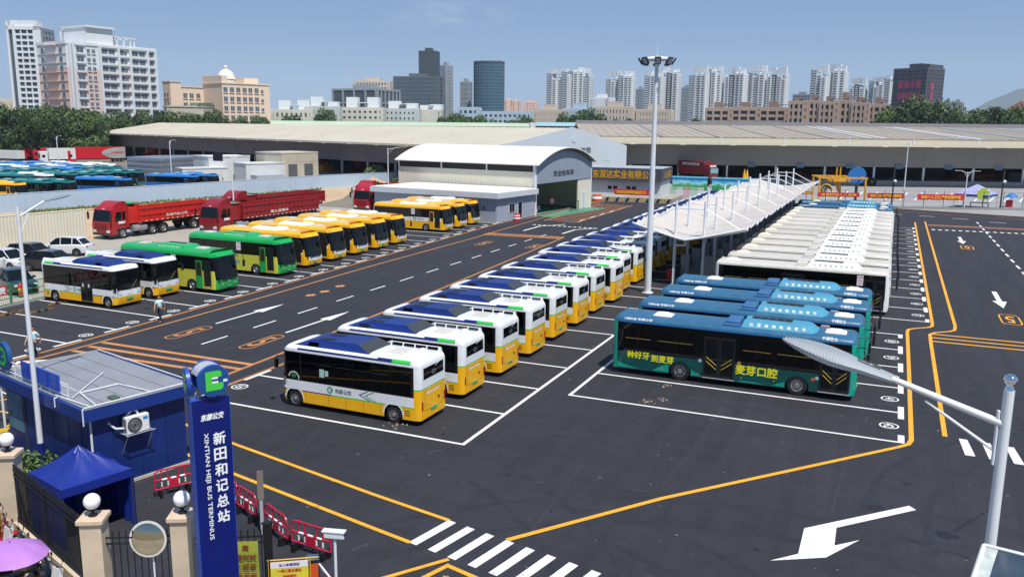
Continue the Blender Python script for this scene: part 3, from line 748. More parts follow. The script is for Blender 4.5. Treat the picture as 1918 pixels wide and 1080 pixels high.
        st.build('roof_edge_stripe', [NAVY, GRN_STRIPE], root)
        if s < 0:
            rl = MB()                                    # the long slotted roof rail
            rl.yz([(s*.86, H-.01), (s*1.1, H-.03), (s*1.04, H+.14), (s*.95, H+.2)], -3.6, -1.0, 0)
            rl.xz([(-1.0, H-.02), (-.4, H-.02), (-1.0, H+.2)], min(s*.95, s*1.05), max(s*.95, s*1.05), 0)
            for k2 in range(4):
                for yy, zz, dy in ((.87, .05, .055),):
                    q = [(-3.5+.62*k2, s*yy, H+zz), (-2.95+.62*k2, s*yy, H+zz), (-2.95+.62*k2, s*(yy+dy), H+zz+.12), (-3.5+.62*k2, s*(yy+dy), H+zz+.12)]; q = [(a_, b_-s*.012*(1 if dy > 0 else -1.2), c_) for a_, b_, c_ in q]; rl.poly(q, 1); rl.poly(q[::-1], 1)
            rl.build('roof_rail', [WHITE, DGREY], root)
    sm = MB()
    for s in (-1, 1):
        for x in (-1.75, -.85, .1, 1.05, 2.3): y = s*(W/2+.002); sm.box(x-.006, x+.006, y-.002, y+.002, .3, .8)
    for y in (-.78, .78): sm.box(-hx-.004, -hx+.002, y-.007, y+.007, .62, 1.5)
    for z in (.62, 1.5): sm.box(-hx-.004, -hx+.002, -.78, .78, z-.007, z+.007)
    sm.build('panel_seam', M('seam_brown', '7a5410', .6), root)
    n = MB(); n.box(hx+.0, hx+.025, -.28, .28, .55, .68); n.build('number_plate', PLATE, root)
    n = MB(); n.box(-hx-.02, -hx+.01, -.26, .26, .52, .65); n.build('number_plate', PLATE, root)
    k = MB(); lettering('粤BA2600D', None, (-hx-.006, .05, 1.42), (0, -1, 0), (0, 0, 1), .15, width=1.15, mb=k, m=2, bold=.004)
    logo(k, Vector((-hx+.006, .48, 1.83)), Vector((0, -1, 0)), Vector((0, 0, 1)), .12, 0); lettering('东部公交', None, (-hx+.002, -.02, 1.84), (0, -1, 0), (0, 0, 1), .15, mb=k, m=1)
    k.build('lettering', [LOGO_G, TXT_GREY, TXT_W], root)
    k = MB(); lettering('东部公交', None, (hx+.02, 0, .9), (0, 1, 0), (0, 0, 1), .1, mb=k, m=1); k.build('lettering', [LOGO_G, TXT_GREY], root)
    rw = MB(); rw.mesh([(-hx-.012, -.9, 2.08), (-hx-.012, .9, 2.08), (-hx+.0, .9, 2.58), (-hx+.0, -.9, 2.58)], [(3, 2, 1, 0), (0, 1, 2, 3)]); o = rw.build('rear_window', GLASS, root)
    k = MB(); ring_v = 14
    for i in range(ring_v):
        a, b_ = 2*math.pi*i/ring_v, 2*math.pi*(i+1)/ring_v
        k.poly([(-hx-.016, .17*math.cos(t)*q, 2.27+.09*math.sin(t)*q) for t, q in ((a, 1), (b_, 1), (b_, .8), (a, .8))][::-1])
    k.tube([(-hx-.02, -.1, 2.5), (-hx-.03, -.55, 2.62)], .012, 5); k.build('emblem', LGREY, o)
    kn = MB(); kn.cyl((-hx-.03, -.45, .98), (-hx+.02, -.45, .98), .06, n=8); kn.build('knob', BLACK, root)
    # blue roof unit
    hb = [(3.0, 1.0), (3.12, .72), (3.12, -.72), (3.0, -1.0), (-1.15, -1.0), (-1.15, 1.0)]
    u = MB(); z1 = H-.0; zt = H+.34
    bot = [(3.05, 1.0, z1), (3.05, -1.0, z1), (-1.05, -1.0, z1), (-1.05, 1.0, z1)]; top = [(2.2, .72, zt-.06), (2.2, -.72, zt-.06), (-.35, -.78, zt), (-.35, .78, zt)]
    u.mesh(bot+top, [(3, 2, 1, 0), (4, 5, 6, 7)[::-1], (0, 1, 5, 4), (1, 2, 6, 5), (3, 0, 4, 7)], 0); u.mesh(bot+top, [(2, 3, 7, 6)], 1)
    uo = u.build('roof_unit', [BLUE_UNIT, DGREY], root)
    vv = MB(); vv.mesh([(1.9, .2, zt-.035), (1.9, .62, zt-.035), (1.15, .62, zt-.022), (1.15, .2, zt-.022)], [(0, 1, 2, 3)], 0); vv.mesh([(1.9, -.62, zt-.035), (1.9, -.2, zt-.035), (1.15, -.2, zt-.022), (1.15, -.62, zt-.022)], [(0, 1, 2, 3)], 0)
    for s in (-1, 1): vv.box(1.05, 1.95, s*.41-.25, s*.41+.25, zt-.05, zt-.04, 1)
    for s in (-1, 1):
        q = [(2.3, s*.985, z1+.06), (1.7, s*.985, z1+.06), (1.7, s*.9, z1+.2), (2.25, s*.9, z1+.2)]; vv.poly(q, 0); vv.poly(q[::-1], 0)
    vv.build('vent', [BLACK, NAVY], uo)
    hh = MB(); hh.bbox(-2.45, -1.65, -.42, .42, H+.02, H+.1, .04); hh.build('roof_hatch', ROOFW, root)
    hh = MB(); hh.lathe([(.16, 0), (.15, .07), (.09, .12), (.001, .13)], 12, 0, c=(-2.9, -.55, H+.03)); hh.build('antenna_dome', WHITE, root)
    mirror(root, [(hx-.2, W/2-.05, 2.35), (hx+.08, W/2+.1, 2.38), (hx+.1, W/2+.12, 2.25)], (.12, .2, .42))
    mirror(root, [(hx-.2, -W/2+.05, 2.35), (hx+.08, -W/2-.1, 2.38), (hx+.1, -W/2-.12, 2.25)], (.12, .2, .42))
    k = MB(); y = side_y(1, W, .016); nn = 22
    for i in range(nn):
        a = math.pi*(i/nn)-.15; b_ = math.pi*((i+.7)/nn)-.15
        k.poly([(2.95-rr_*math.cos(t), y, 1.42+rr_*math.sin(t)) for t, rr_ in ((a, .25), (b_, .25), (b_, .31), (a, .31))])
    logo(k, Vector((2.95, y, 1.52)), Vector((-1, 0, 0)), Vector((0, 0, 1)), .11, 1); k.build('emblem', [TXT_W, LOGO_G], root)
    return root
mini = make_minibus()
MINI_N = 26
for i in range(MINI_N):
    y = 32.03+4.17*i; rear = -17.95-.018*(y-32)-(.35 if i > 7 else 0)+[0, .1, .3, .25, .1, .2, 0, .35, .0, .1][i % 10]*.6
    lab = 'white and yellow small bus with blue roof unit, %s from near end of row' % ORD[i] if i else 'white and yellow small bus seen broadside, nearest of the long row'
    if i == 0: o = mini; o['label'] = lab; o.location = (rear-3.75, y, 0); o.rotation_euler = (0, 0, R(180))
    else: o = copy_tree(mini, None, (rear-3.75, y, 0), R(180+random.uniform(-.6, .6)), lab)
for i, (x, y, d) in enumerate(((-52.9, 43.65, -.5), (-53.1, 47.5, -.7))):
    o = copy_tree(mini, None, (x, y, 0), R(d), ['white and yellow small bus by the walking man, at the end of left row', 'white and yellow small bus between another small bus and a green coach'][i])
    o['group'] = 'white and yellow small buses in the left row'

# ---------------------------------------------------------------- coaches
def make_coach(kind, L=10.5):
    """kind: green, yellow or plain colour pair (roof, side)"""
    W, H, z0 = 2.5, 3.22, .3; hx = L/2
    if kind == 'green':
        roof, side, front = M('green_coach_paint', '12A24C', .28, var=.05, coat=.4, dirt='7f8a70', dirt_amt=.18), M('lime_coach_paint', 'C9C745', .35, var=.04, coat=.25), None
    elif kind == 'yellow':
        roof, side, front = M('yellow_coach_roof', 'F0B41E', .3, var=.05, coat=.35, dirt='B9A25A', dirt_amt=.35), YEL, None
    else:
        roof, side, front = kind[1], kind[2], None
        kind = kind[0]
    root = thing('coach', 'coach', 'bus')
    ar = [(hx-2.62, .55), (-hx+2.75, .55)]
    zs = [z0, .5, .75, 1.05, 1.26, 1.72, 2.2, 2.78]
    def paint(x, z, f):
        if f == 'U': return 3
        if f == 'F':
            if kind == 'yellow': return 1 if z < .75 else 4 if z < 1.05 else 3 if z < 2.78 else 0
            return (0 if z < 1.05 else 3 if z < 2.78 else 0)
        if f == 'B': return 0 if z < 1.7 or z > 2.7 else 3
        if x > hx-.3: return (0 if kind != 'yellow' else 1) if z < 1.05 else 3 if z < 2.78 else 0
        if z > 2.78: return 0
        if x < -hx+.3: return 4 if kind == 'yellow' else 0
        if z < 1.26: return 1
        if z < 1.72: return 4 if kind == 'yellow' and x < hx-.9 else 1
        return 3
    mb = loft(L, W, H, z0, zs, paint, ar, rr=.32, nose=.85, nose_z=.55, rake=.42, rake_z=1.05, back_rake=.18, crown=.06, plan=((0, .74), (.07, .86), (.2, .96), (.45, 1.)))
    for a, r in ar: arch_panels(mb, a, r, 1.26, W, z0, 1, 3)
    mb.build('body', [roof, side, GRN_STRIPE, GLASS, WHITE], root)
    for s in (-1, 1):
        for a, _ in ar: wheel(root, a, s*(W/2-.16), .5, .28, sd=s)
        n = 5; x0 = -hx+.5; x1 = hx-2.2; st = (x1-x0)/n
        for k in range(n): side_panel(x0+st*k+.04, x0+st*(k+1)-.04, 1.8, 2.7, s, W).build('window', GLASSB, root)
        side_panel(hx-1.45, hx-.75, 1.35, 2.6, s, W).build('window', GLASSB, root) if s > 0 else None
        h = MB(); h.mesh([(hx-.0, s*.62, .66), (hx-.17, s*1.08, .72), (hx-.2, s*1.1, .92), (hx-.03, s*.7, .8), (hx+.03, s*.62, .66), (hx-.13, s*1.11, .72), (hx-.16, s*1.13, .92), (hx, s*.7, .8)], [(4, 5, 6, 7), (0, 3, 2, 1), (0, 1, 5, 4), (2, 3, 7, 6), (1, 2, 6, 5), (3, 0, 4, 7)])
        h.build('headlight', LENS, root)
        mirror(root, [(hx-.55, s*1.05, 2.95), (hx-.05, s*1.25, 2.95), (hx+.32, s*1.3, 2.7), (hx+.36, s*1.3, 2.35)], (.12, .22, .5))
        sx = MB(); k = 0
        cc = MB()                                    # curtains showing at the windows' edge
    ws = MB(); ws.mesh([(hx+.012, -.88, 1.12), (hx+.012, .88, 1.12), (hx-.5, .98, 2.74), (hx-.5, -.98, 2.74)], [(0, 1, 2, 3)]); ws.build('windscreen', GLASSB, root)
    wp = MB(); wp.tube([(hx+.05, -.2, 1.1), (hx-.2, -.85, 1.75)], .014, 5); wp.tube([(hx+.05, .2, 1.1), (hx-.2, .85, 1.75)], .014, 5); wp.build('wiper', BLACK, root)
    b2 = MB(); b2.xz([(hx-.02, 1.0), (hx+.06, 1.0), (hx+.03, 1.16), (hx-.03, 1.16)], -.75, .75); b2.build('grille', BLACK, root)
    em = MB(); em.lathe([(.09, hx-.02), (.09, hx+.022), (.001, hx+.026)], 12, 0, axis='x', c=(0, 0, 0)); e = em.build('emblem', LGREY, root); e.location = (0, 0, .86)
    n = MB(); n.box(hx-.01, hx+.02, -.26, .26, .42, .55); n.build('number_plate', PLATE, root)
    # doorway ahead of the front wheel with the leaf swung out
    dw = MB(); dw.box(hx-1.35, hx-.62, -W/2-.008, -W/2+.05, .38, 2.55, 0); dw.box(hx-1.3, hx-.67, -W/2-.02, -W/2+.3, .38, .5, 1); dw.build('doorway', [BLACK, M('door_step', 'C7A878', .7)], root)
    dl = MB(); dl.box(hx-2.02, hx-1.4, -W/2-.14, -W/2-.09, .36, 2.5, 0); dl.box(hx-1.96, hx-1.46, -W/2-.146, -W/2-.141, 1.3, 2.4, 1)
    dl.build('door', [side if kind == 'yellow' else roof, M('door_glass_tint', '3a2c22', .1, var=0)], root)
    if kind == 'green' or kind == 'yellow':
        st = MB(); st.box(.55, 1.05, -W/2-.02, -W/2-.014, 2.05, 2.75, 0); lettering('078', None, (.8, -W/2-.022, 2.6), (1, 0, 0), (0, 0, 1), .12, mb=st, m=1); lettering('粤B', None, (.8, -W/2-.022, 2.35), (1, 0, 0), (0, 0, 1), .14, mb=st, m=1); st.build('notice', [PAPER, PINK_TXT], root)
    # roof: air unit and hatches
    acm = M('white_roof_unit', 'E4E4DF', .4, var=.05, dirt='b7b0a0', dirt_amt=.2) if kind == 'yellow' else roof
    u = MB(); x0, x1 = -1.5, 1.7; z = H-.02
    bot = [(x0, -.88, z), (x1, -.88, z), (x1+.25, 0, z), (x1, .88, z), (x0, .88, z)]; top = [(x0+.2, -.7, z+.26), (x1-.25, -.7, z+.24), (x1-.1, 0, z+.24), (x1-.25, .7, z+.24), (x0+.2, .7, z+.26)]
    nn = 5; u.mesh(bot+top, [(i, (i+1) % nn, nn+(i+1) % nn, nn+i) for i in range(nn)]+[tuple(range(nn, 2*nn))], 0)
    uo = u.build('roof_unit', acm, root)
    f = MB()
    for k in range(4): f.lathe([(.2, 0), (.2, .03), (.001, .032)], 12, 0, c=(-.95+.45*k, .35, z+.245))
    f.build('fan', BLACK, uo)
    f = MB()
    for k in range(9): f.box(-1.2+.27*k, -1.05+.27*k, -.83, -.8, z+.07, z+.15)
    f.build('vent', TXT_W, uo)
    for x in (2.7, -3.6):
        h = MB(); h.bbox(x-.45, x+.45, -.4, .4, H+.0, H+.11, .05); h.build('roof_hatch', ROOFW, root)
    if kind == 'green':
        k = MB(); c = Vector((1.6, -W/2-.008, 1.12))
        bl = M('lettering_blue', '3FA0D8', .5, var=0)
        lettering('纯电', None, c+Vector((-1.9, 0, .3)), (1, 0, 0), (0, 0, 1), .42, mb=k, m=0, bold=.02); lettering('绿色出行', None, c+Vector((-1.5, 0, -.12)), (1, 0, 0), (0, 0, 1), .36, mb=k, m=0, bold=.02)
        for i in range(10):
            t0, t1 = math.pi*.15+i*.2, math.pi*.15+(i+1)*.2
            k.poly([(-.1+q*math.cos(t), -W/2-.01, 1.25+q*.6*math.sin(t)) for t, q in ((t0, .75), (t0, .95), (t1, .95), (t1, .75))][::-1], 1)
        k.build('lettering', [bl, LOGO_G], root)
    if kind == 'yellow':
        k = MB(); c = Vector((1.0, -W/2-.008, 1.5)); logo(k, c, Vector((1, 0, 0)), Vector((0, 0, 1)), .2, 0); lettering('东部公交', None, c+Vector((.85, 0, 0)), (1, 0, 0), (0, 0, 1), .24, mb=k, m=1)
        k.build('lettering', [LOGO_G, TXT_GREY], root)
        sm = MB(); n = 12                              # the white smile on the bumper
        for i in range(n):
            ta, tb = -1+2*i/n, -1+2*(i+1)/n
            Z = lambda t: .62+.36*abs(t)**1.6
            q = [(hx+.018-.13*abs(ta)**3, .9*ta, Z(ta)), (hx+.018-.13*abs(tb)**3, .9*tb, Z(tb)), (hx+.018-.13*abs(tb)**3, .9*tb, 1.08), (hx+.018-.13*abs(ta)**3, .9*ta, 1.08)]
            sm.poly(q)
        sm.build('bumper_trim', WHITE, root)
        vz = MB()
        for s in (-1, 1): vz.bbox(hx-.55, hx-.48, s*.4-.3, s*.4+.3, 2.0, 2.5, .02)
    return root
gc = make_coach('green'); yc = make_coach('yellow')
def put(o, first, x, y, d, lab, grp):
    c = o if first else copy_tree(o)
    c.location = (x, y, 0); c.rotation_euler = (0, 0, R(d)); c['label'] = lab; c['group'] = grp; return c
put(gc, True, -52.0, 51.15, -1.2, 'green coach with lime sides and open door, next to the two small buses', 'green coaches in the left row')
put(gc, False, -52.5, 59.1, -1.2, 'green coach with lime sides parked next to the first yellow coach', 'green coaches in the left row')
for i in range(5):
    y = 63.75+4.2*i
    put(yc, i == 0, -53.15-.056*(y-63), y, -1.5, 'yellow coach with white roof unit, %s after the green coaches' % ORD[i], 'yellow coaches in the left row')
for i in range(3):
    y = 92.9+4.25*i
    put(yc, False, -54.8-.05*(y-92), y, -1.5, 'yellow coach beside the small grey office, %s of the set of three' % ['nearest', 'middle', 'farthest'][i], 'yellow coaches by the grey office')

# ---------------------------------------------------------------- big city buses
TEAL_D = M('dark_teal_paint', '0E4A48', .22, var=.12, coat=.5, scale=.8, dirt='0B3334', dirt_amt=.6)
TEAL_B = M('bright_teal_paint', '0B9A86', .25, var=.05, coat=.5)
BLUEROOF = M('blue_bus_roof', '2A5F80', .4, var=.12, dirt='5F7F90', dirt_amt=.55)
ACBLUE = M('light_blue_unit', '4692AE', .4, var=.06, dirt='7ea8b4', dirt_amt=.3)
def make_citybus(white):
    L, W, H, z0 = 12.2, 2.52, 3.08, .3; hx = L/2
    root = thing('city_bus', 'city bus', 'bus')
    ar = [(-2.44, .56), (3.39, .56)]
    zs = [z0, .55, .8, 1.1, 1.24, 1.5, 2.1, 2.5, 2.84]
    WX = {'R': [(-5.5, -3.95), (-3.75, -1.75), (.62, 2.15), (2.3, 4.1)], 'L': [(-5.5, -4.0), (-3.8, -2.3), (-2.1, -.6), (-.4, 1.1), (1.3, 2.8), (3.0, 4.4)]}
    body, front, roof = (WHITE, WHITE, ROOFW) if white else (TEAL_D, TEAL_B, BLUEROOF)
    def paint(x, z, f):
        if f == 'U': return 3
        if z > 2.84: return 2
        if f == 'F': return 1 if z < 1.1 else 3
        if f == 'B': return 1 if white and (z < 1.6) else 0 if z < 1.6 else 3
        if x > hx-.28: return 1
        if x < -hx+.25: return 1
        if 1.5 < z < 2.5 and any(a < x < b_ for a, b_ in WX.get(f, ())): return None
        if z < 1.24: return 0 if not (white and z > 1.1) else 3
        return 3
    mb = loft(L, W, H, z0, zs, paint, ar, rr=.2, nose=.2, nose_z=.3, rake=.1, rake_z=1.0, crown=.06, xs_extra=[e for v in WX.values() for q in v for e in q], tail=((0, .9), (.08, .97), (.25, 1.)), plan=((0, .82), (.08, .93), (.28, 1.)))
    for a, r in ar: arch_panels(mb, a, r, 1.24, W, z0, 0, 3)
    mb.build('body', [body, front, roof, GLASS, BLACK], root)
    for s in (-1, 1):
        for a, _ in ar: wheel(root, a, s*(W/2-.15), .5, .28, sd=s, deep=(a < 0))
    for s in (-1, 1):
        xs = [(-5.5, -3.95), (-3.75, -1.75), (.62, 2.15), (2.3, 4.1)] if s < 0 else [(-5.5, -4.0), (-3.8, -2.3), (-2.1, -.6), (-.4, 1.1), (1.3, 2.8), (3.0, 4.4)]
        for x0, x1 in xs:
            p = side_panel(x0-.02, x1+.02, 1.48, 2.52, s, W).build('window', TINT, root)
            f = MB(); y = side_y(s, W, .016); f.box(x0+.08, x1-.08, y-.002, y+.002, 1.98, 2.0, 0); f.box((x0+x1)/2-.012, (x0+x1)/2+.012, y-.002, y+.002, 1.55, 2.45, 1); f.build('window_bar', [M('brass_handrail', 'B59A58', .4), BLACK], p)
        h = MB(); h.mesh([(hx-.02, s*.8, .75), (hx-.2, s*1.17, .85), (hx-.22, s*1.19, 1.1), (hx-.05, s*.85, .98), (hx+.03, s*.8, .75), (hx-.15, s*1.2, .85), (hx-.17, s*1.22, 1.1), (hx, s*.85, .98)], [(4, 5, 6, 7), (0, 3, 2, 1), (0, 1, 5, 4), (2, 3, 7, 6), (1, 2, 6, 5), (3, 0, 4, 7)])
        h.build('headlight', LENS if not white else BLACK, root)
        mirror(root, [(hx-.1, s*1.1, 2.7), (hx+.3, s*1.18, 2.74), (hx+.42, s*1.2, 2.6), (hx+.42, s*1.2, 2.45)], (.13, .24, .5))
    m = MB(); m.box(-5.8, 5.8, -1.18, 1.18, .7, .8, 0); m.box(-5.8, 5.8, -1.15, 1.15, 2.78, 2.82, 1); m.build('floor_and_ceiling', [DGREY, LGREY], root)
    for x in (-5.0, -4.2, -3.4, -1.9, 1.0, 1.9, 2.8, 3.7):
        m = MB()
        for y in (-.9, -.45, .45, .9): m.bbox(x-.2, x+.22, y-.2, y+.2, 1.2, 1.3, .02); m.bbox(x-.28, x-.18, y-.2, y+.2, 1.25, 1.95, .03)
        m.build('seat_row', SEAT, root)
    m = MB()
    for x in (-4.6, -2.6, -1.3, .4, 1.4, 3.2):
        for y in (-.35, .35): m.cyl((x, y, .8), (x, y, 2.78), .018, n=5)
    m.build('handrail', POLE, root)
    sm = MB()
    for s in (-1, 1):
        for x in (-4.9, -3.25, .55, 1.5, 2.4, 4.25): y = s*(W/2+.002); sm.box(x-.006, x+.006, y-.002, y+.002, z0+.04, 1.2)
    sm.build('panel_seam', M('seam_dark', '0a0c0c', .6), root)
    for x0, x1, nm in ((-1.24, .33, 'door'), (4.4, 5.78, 'door')):
        xm = (x0+x1)/2; y = -W/2
        for k, (a, b_) in enumerate(((x0, xm-.02), (xm+.02, x1))):
            d = MB(); d.box(a, b_, y-.025, y+.01, .38, 2.5, 0); d.box(a+.08, b_-.08, y-.031, y-.026, .55, 2.4, 1)
            do = d.build(nm, [BLACK, GLASSB], root)
            hr = MB(); sgn = 1 if k == 0 else -1
            for q in (0, .22):
                za = 1.45-q; zb = 1.05-q
                xa, xb = (a+.14, b_-.1) if sgn > 0 else (b_-.14, a+.1)
                hr.cyl((xa, y-.05, za), (xb, y-.05, zb), .014, n=5)
            hr.build('handrail', M('yellow_handrail', 'C8B040', .4), do)
        sl_ = MB(); sl_.box(x0-.02, x1+.02, y-.045, y+.0, .33, .37); sl_.build('door_sill', LGREY, root)
    ws = MB(); ws.mesh([(hx+.012, -.98, 1.1), (hx+.012, .98, 1.1), (hx-.09, .98, 2.7), (hx-.09, -.98, 2.7)], [(0, 1, 2, 3)]); ws.build('windscreen', GLASSB, root)
    wp = MB(); wp.tube([(hx+.03, -.2, 1.05), (hx+.02, -.2, 1.9)], .014, 5); wp.tube([(hx+.03, .3, 1.05), (hx+.02, .3, 1.9)], .014, 5); wp.build('wiper', BLACK, root)
    st = MB(); st.box(3.9, 4.32, -W/2-.02, -W/2-.014, 2.05, 2.78, 0); lettering('078750' if not white else 'A21570', None, (4.11, -W/2-.022, 2.64), (1, 0, 0), (0, 0, 1), .14, mb=st, m=1, width=.36, bold=.004); lettering('粤BR', None, (4.11, -W/2-.022, 2.4), (1, 0, 0), (0, 0, 1), .13, mb=st, m=1); lettering('公交', None, (4.11, -W/2-.022, 2.2), (1, 0, 0), (0, 0, 1), .13, mb=st, m=1)
    st.build('notice', [PAPER, PINK_TXT], root)
    # caps and small fittings along the skirt
    if not white:
        fit = MB()
        for x, z, m in ((-1.42, 1.2, 0), (4.3, 1.0, 0), (4.12, .92, 1), (.55, 1.3, 2)):
            fit.lathe([(.09, 0), (.09, -.012), (.001, -.014)], 12, m, axis='y', c=(x, -W/2-.006, z))
        for x, z in ((-3.4, .5), (-1.5, .5), (.7, .55), (2.3, .6)): fit.lathe([(.04, 0), (.04, -.012), (.001, -.014)], 8, 2, axis='y', c=(x, -W/2-.006, z))
        fit.build('filler_cap', [LGREY, ORANGE, M('brass_lamp', 'B98A4A', .4)], root)
        k = MB(); lettering('种好牙', None, (-4.68, -W/2-.012, 1.1), (1, 0, 0), (0, 0, 1), .38, mb=k, bold=.012); lettering('到麦芽', None, (-3.38, -W/2-.012, 1.02), (1, 0, 0), (0, 0, 1), .38, mb=k, bold=.012)
        lettering('麦芽口腔', None, (1.42, -W/2-.012, .98), (1, 0, 0), (0, 0, 1), .48, mb=k, bold=.016)
        k.build('lettering', YEL_TXT, root)
        sw = MB()                                     # bright swooshes low on the skirt
        for pts in ([(-5.8, .36), (-4.6, .36), (-5.3, .48), (-5.8, .66)], [(-3.9, .36), (-3.05, .36), (-3.05, .8), (-3.4, .68)], [(-1.85, .36), (-1.3, .36), (-1.6, .5), (-1.85, .66)], [(.6, .34), (1.8, .34), (1.3, .42), (.6, .4)], [(2.2, .36), (2.8, .36), (2.8, .62), (2.5, .5)]):
            sw.poly([(a, -W/2-.004, c) for a, c in pts])
        sw.build('livery_swoosh', TEAL_B, root)
    u = MB(); z = H+.02; x0, x1 = .5, 4.15
    bot = [(x0, -.9, z), (x1-.3, -.9, z), (x1, -.55, z), (x1, .55, z), (x1-.3, .9, z), (x0, .9, z)]; top = [(x0+.1, -.66, z+.3), (x1-.55, -.66, z+.28), (x1-.3, -.4, z+.26), (x1-.3, .4, z+.26), (x1-.55, .66, z+.28), (x0+.1, .66, z+.3)]
    nn = 6; u.mesh(bot+top, [(i, (i+1) % nn, nn+(i+1) % nn, nn+i) for i in range(nn)]+[tuple(range(nn, 2*nn))], 0)
    uo = u.build('roof_unit', ACBLUE if not white else M('white_roof_unit', 'E4E4DF', .4), root)
    f = MB(); f.box(x0+.35, x0+2.35, .02, .6, z+.285, z+.302, 1)
    for k in range(5): f.lathe([(.17, 0), (.17, .025), (.12, .03), (.001, .02)], 12, 0, c=(x0+.55+.4*k, .3, z+.3))
    f.build('fan', [BLACK, DGREY], uo)
    up = Vector((0, .24, .3)).normalized()
    k = MB()
    for q, ch in enumerate('比亚迪纯电动客车'):
        lettering(ch, None, (x0+.48+.36*q, -.8, z+.15), (1, 0, 0), up, .18, mb=k, bold=.005)
    if white: k.build('lettering', LGREY, uo)
    else: k.build('lettering', TXT_W, uo)
    b2 = MB(); b2.bbox(-.35, .4, -.75, .75, H-.0, H+.26, .06); b2.bbox(-.42, .4, -.95, -.6, H-.02, H+.13, .04); b2.build('battery_box', ROOFW if white else M('blue_box_paint', '33618F', .4, dirt='7088a0', dirt_amt=.3), root)
    for x in ((-3.7, 4.95) if not white else (-5.0,)):
        h = MB(); h.bbox(x-.5, x+.5, -.42, .42, H+.02, H+.1, .05); h.bbox(x-.35, x+.3, -.3, .3, H+.1, H+.17, .05); h.build('roof_hatch', M('roof_hatch_cream', 'E3DED0', .5, var=.06, dirt='b0a080', dirt_amt=.35), root)
    if not white:
        k = MB(); up2 = Vector((0, .3, .6)).normalized()
        lettering('CBRLBJ 东部公交', None, (-4.75, -W/2+.05, 3.02), (1, 0, 0), up2, .15, width=1.5, mb=k, bold=.006); lettering('千绿巴士', None, (4.75, -W/2+.05, 3.02), (1, 0, 0), up2, .17, mb=k, bold=.008); k.build('lettering', TXT_W, root)
        g = MB(); g.box(-hx+.35, hx-.4, -W/2-.03, -W/2+.01, 2.83, 2.88); g.build('roof_gutter', M('blue_gutter', '1F64A0', .3, coat=.4), root)
    for s in (-1, 1):
        tl = MB(); tl.bbox(-hx-.02, -hx+.05, s*1.05-.08, s*1.05+.08, .9, 1.5, .015); tl.build('tail_light', REDL, root)
        e = MB(); e.lathe([(.05, 0), (.06, .06), (.02, .1)], 8, 0, c=(-hx+.15, s*.9, H-.02)); e.build('marker_lamp', ROOFW if white else BLUEROOF, root)
    n = MB(); n.box(hx, hx+.025, -.26, .26, .45, .58); n.build('number_plate', PLATE, root)
    return root
tb = make_citybus(False); wb = make_citybus(True)
for i in range(4):
    y = 44.1+4.2*i
    lab = ['dark teal city bus with yellow dental lettering and blue roof, nearest of the four', 'dark teal city bus with a blue roof, second behind the lettered bus', 'dark teal city bus with a blue roof, third behind the lettered bus', 'dark teal city bus with a blue roof, next to the first white bus'][i]
    put(tb, i == 0, -6.92+[0, .15, .35, .3][i], y, [0, .3, -.2, .2][i], lab, 'teal city buses with blue roofs')
for i in range(12):
    y = 65.9+4.32*i
    put(wb, i == 0, -5.65+random.uniform(-.06, .06), y, random.uniform(-.4, .4), 'white city bus, nearest of the white row, behind the teal buses' if i == 0 else 'white city bus, %s from the near end of the white row' % ORD[i], 'white city buses in the middle row')
for i, y in enumerate((119.5, 125.5)):
    put(tb, False, -5.8, y, 0, ['blue roofed city bus just beyond the last white city bus', 'farthest blue roofed city bus by the yellow gantry'][i], 'blue roofed buses at the far end')
# ================================================================ site: canopy, booth, signs, fences, lamps
def P2(X, Y, Z):
    v = Vector((X, Y, Z-CAM_H)); k = FOC/v.dot(FV); return 959+v.dot(RV)*k, 540-v.dot(UV)*k
def HT(base, ytop):
    lo, hi = 0, 60
    for _ in range(50):
        m = (lo+hi)/2
        if P2(base[0], base[1], m)[1] > ytop: lo = m
        else: hi = m
    return lo
# ---- tensile canopy
FAB = M('canopy_fabric', 'BDB6B0', .75, var=.07, scale=.35, dirt='A0968C', dirt_amt=.25)
cano = thing('canopy', 'long white tensile fabric canopy on steel masts between the bus rows', 'canopy', (-15.2, 70, 0))
def cz(u, y):                                       # u: -1 left edge .. 1 right edge
    sag = .22*math.cos((y-70)*2*math.pi/2.15+abs(u)*1.2)*(.35+.65*abs(u)) + .09*math.cos((y-75.7)*2*math.pi/8.6)
    return 3.95+1.02*abs(u)**1.25+sag*.7
mb = MB(); nu, ny = 16, 260; vs = []; fs = []
for j in range(ny+1):
    yl_ = 71.3*j/ny
    for i in range(nu+1):
        u = -1+2*i/nu; e = 4.75+.12*math.cos((yl_-5.7)*2*math.pi/8.6)
        bow = .9*(1-abs(abs(u)*2-1)**2) if j == 0 else 0
        dy = (1.2*(1-abs(u)) + 0)*0
        yy = yl_ + (-1.3*(1-abs(u)) if yl_ < 2 else 0)*(1-yl_/2 if yl_ < 2 else 0)
        vs.append((u*e, yy, cz(u, 70+yl_)))
for j in range(ny):
    for i in range(nu):
        a = j*(nu+1)+i; fs.append((a, a+1, a+nu+2, a+nu+1))
mb.mesh(vs, fs, 0, True); mb.build('fabric', FAB, cano)
def edge_tube(name, idx, r=.07):
    t = MB(); t.tube([Vector(vs[i]) for i in idx], r, 6); t.build(name, STEELW, cano)
edge_tube('edge_tube', [i for i in range(nu+1)], .09); edge_tube('edge_tube', [ny*(nu+1)+i for i in range(nu+1)])
edge_tube('edge_tube', [j*(nu+1) for j in range(0, ny+1, 3)], .05); edge_tube('edge_tube', [j*(nu+1)+nu for j in range(0, ny+1, 3)], .05)
MY = [1.1, 6.0, 14.5, 23.2, 31.8, 40.4, 49.0, 57.6, 67.2]
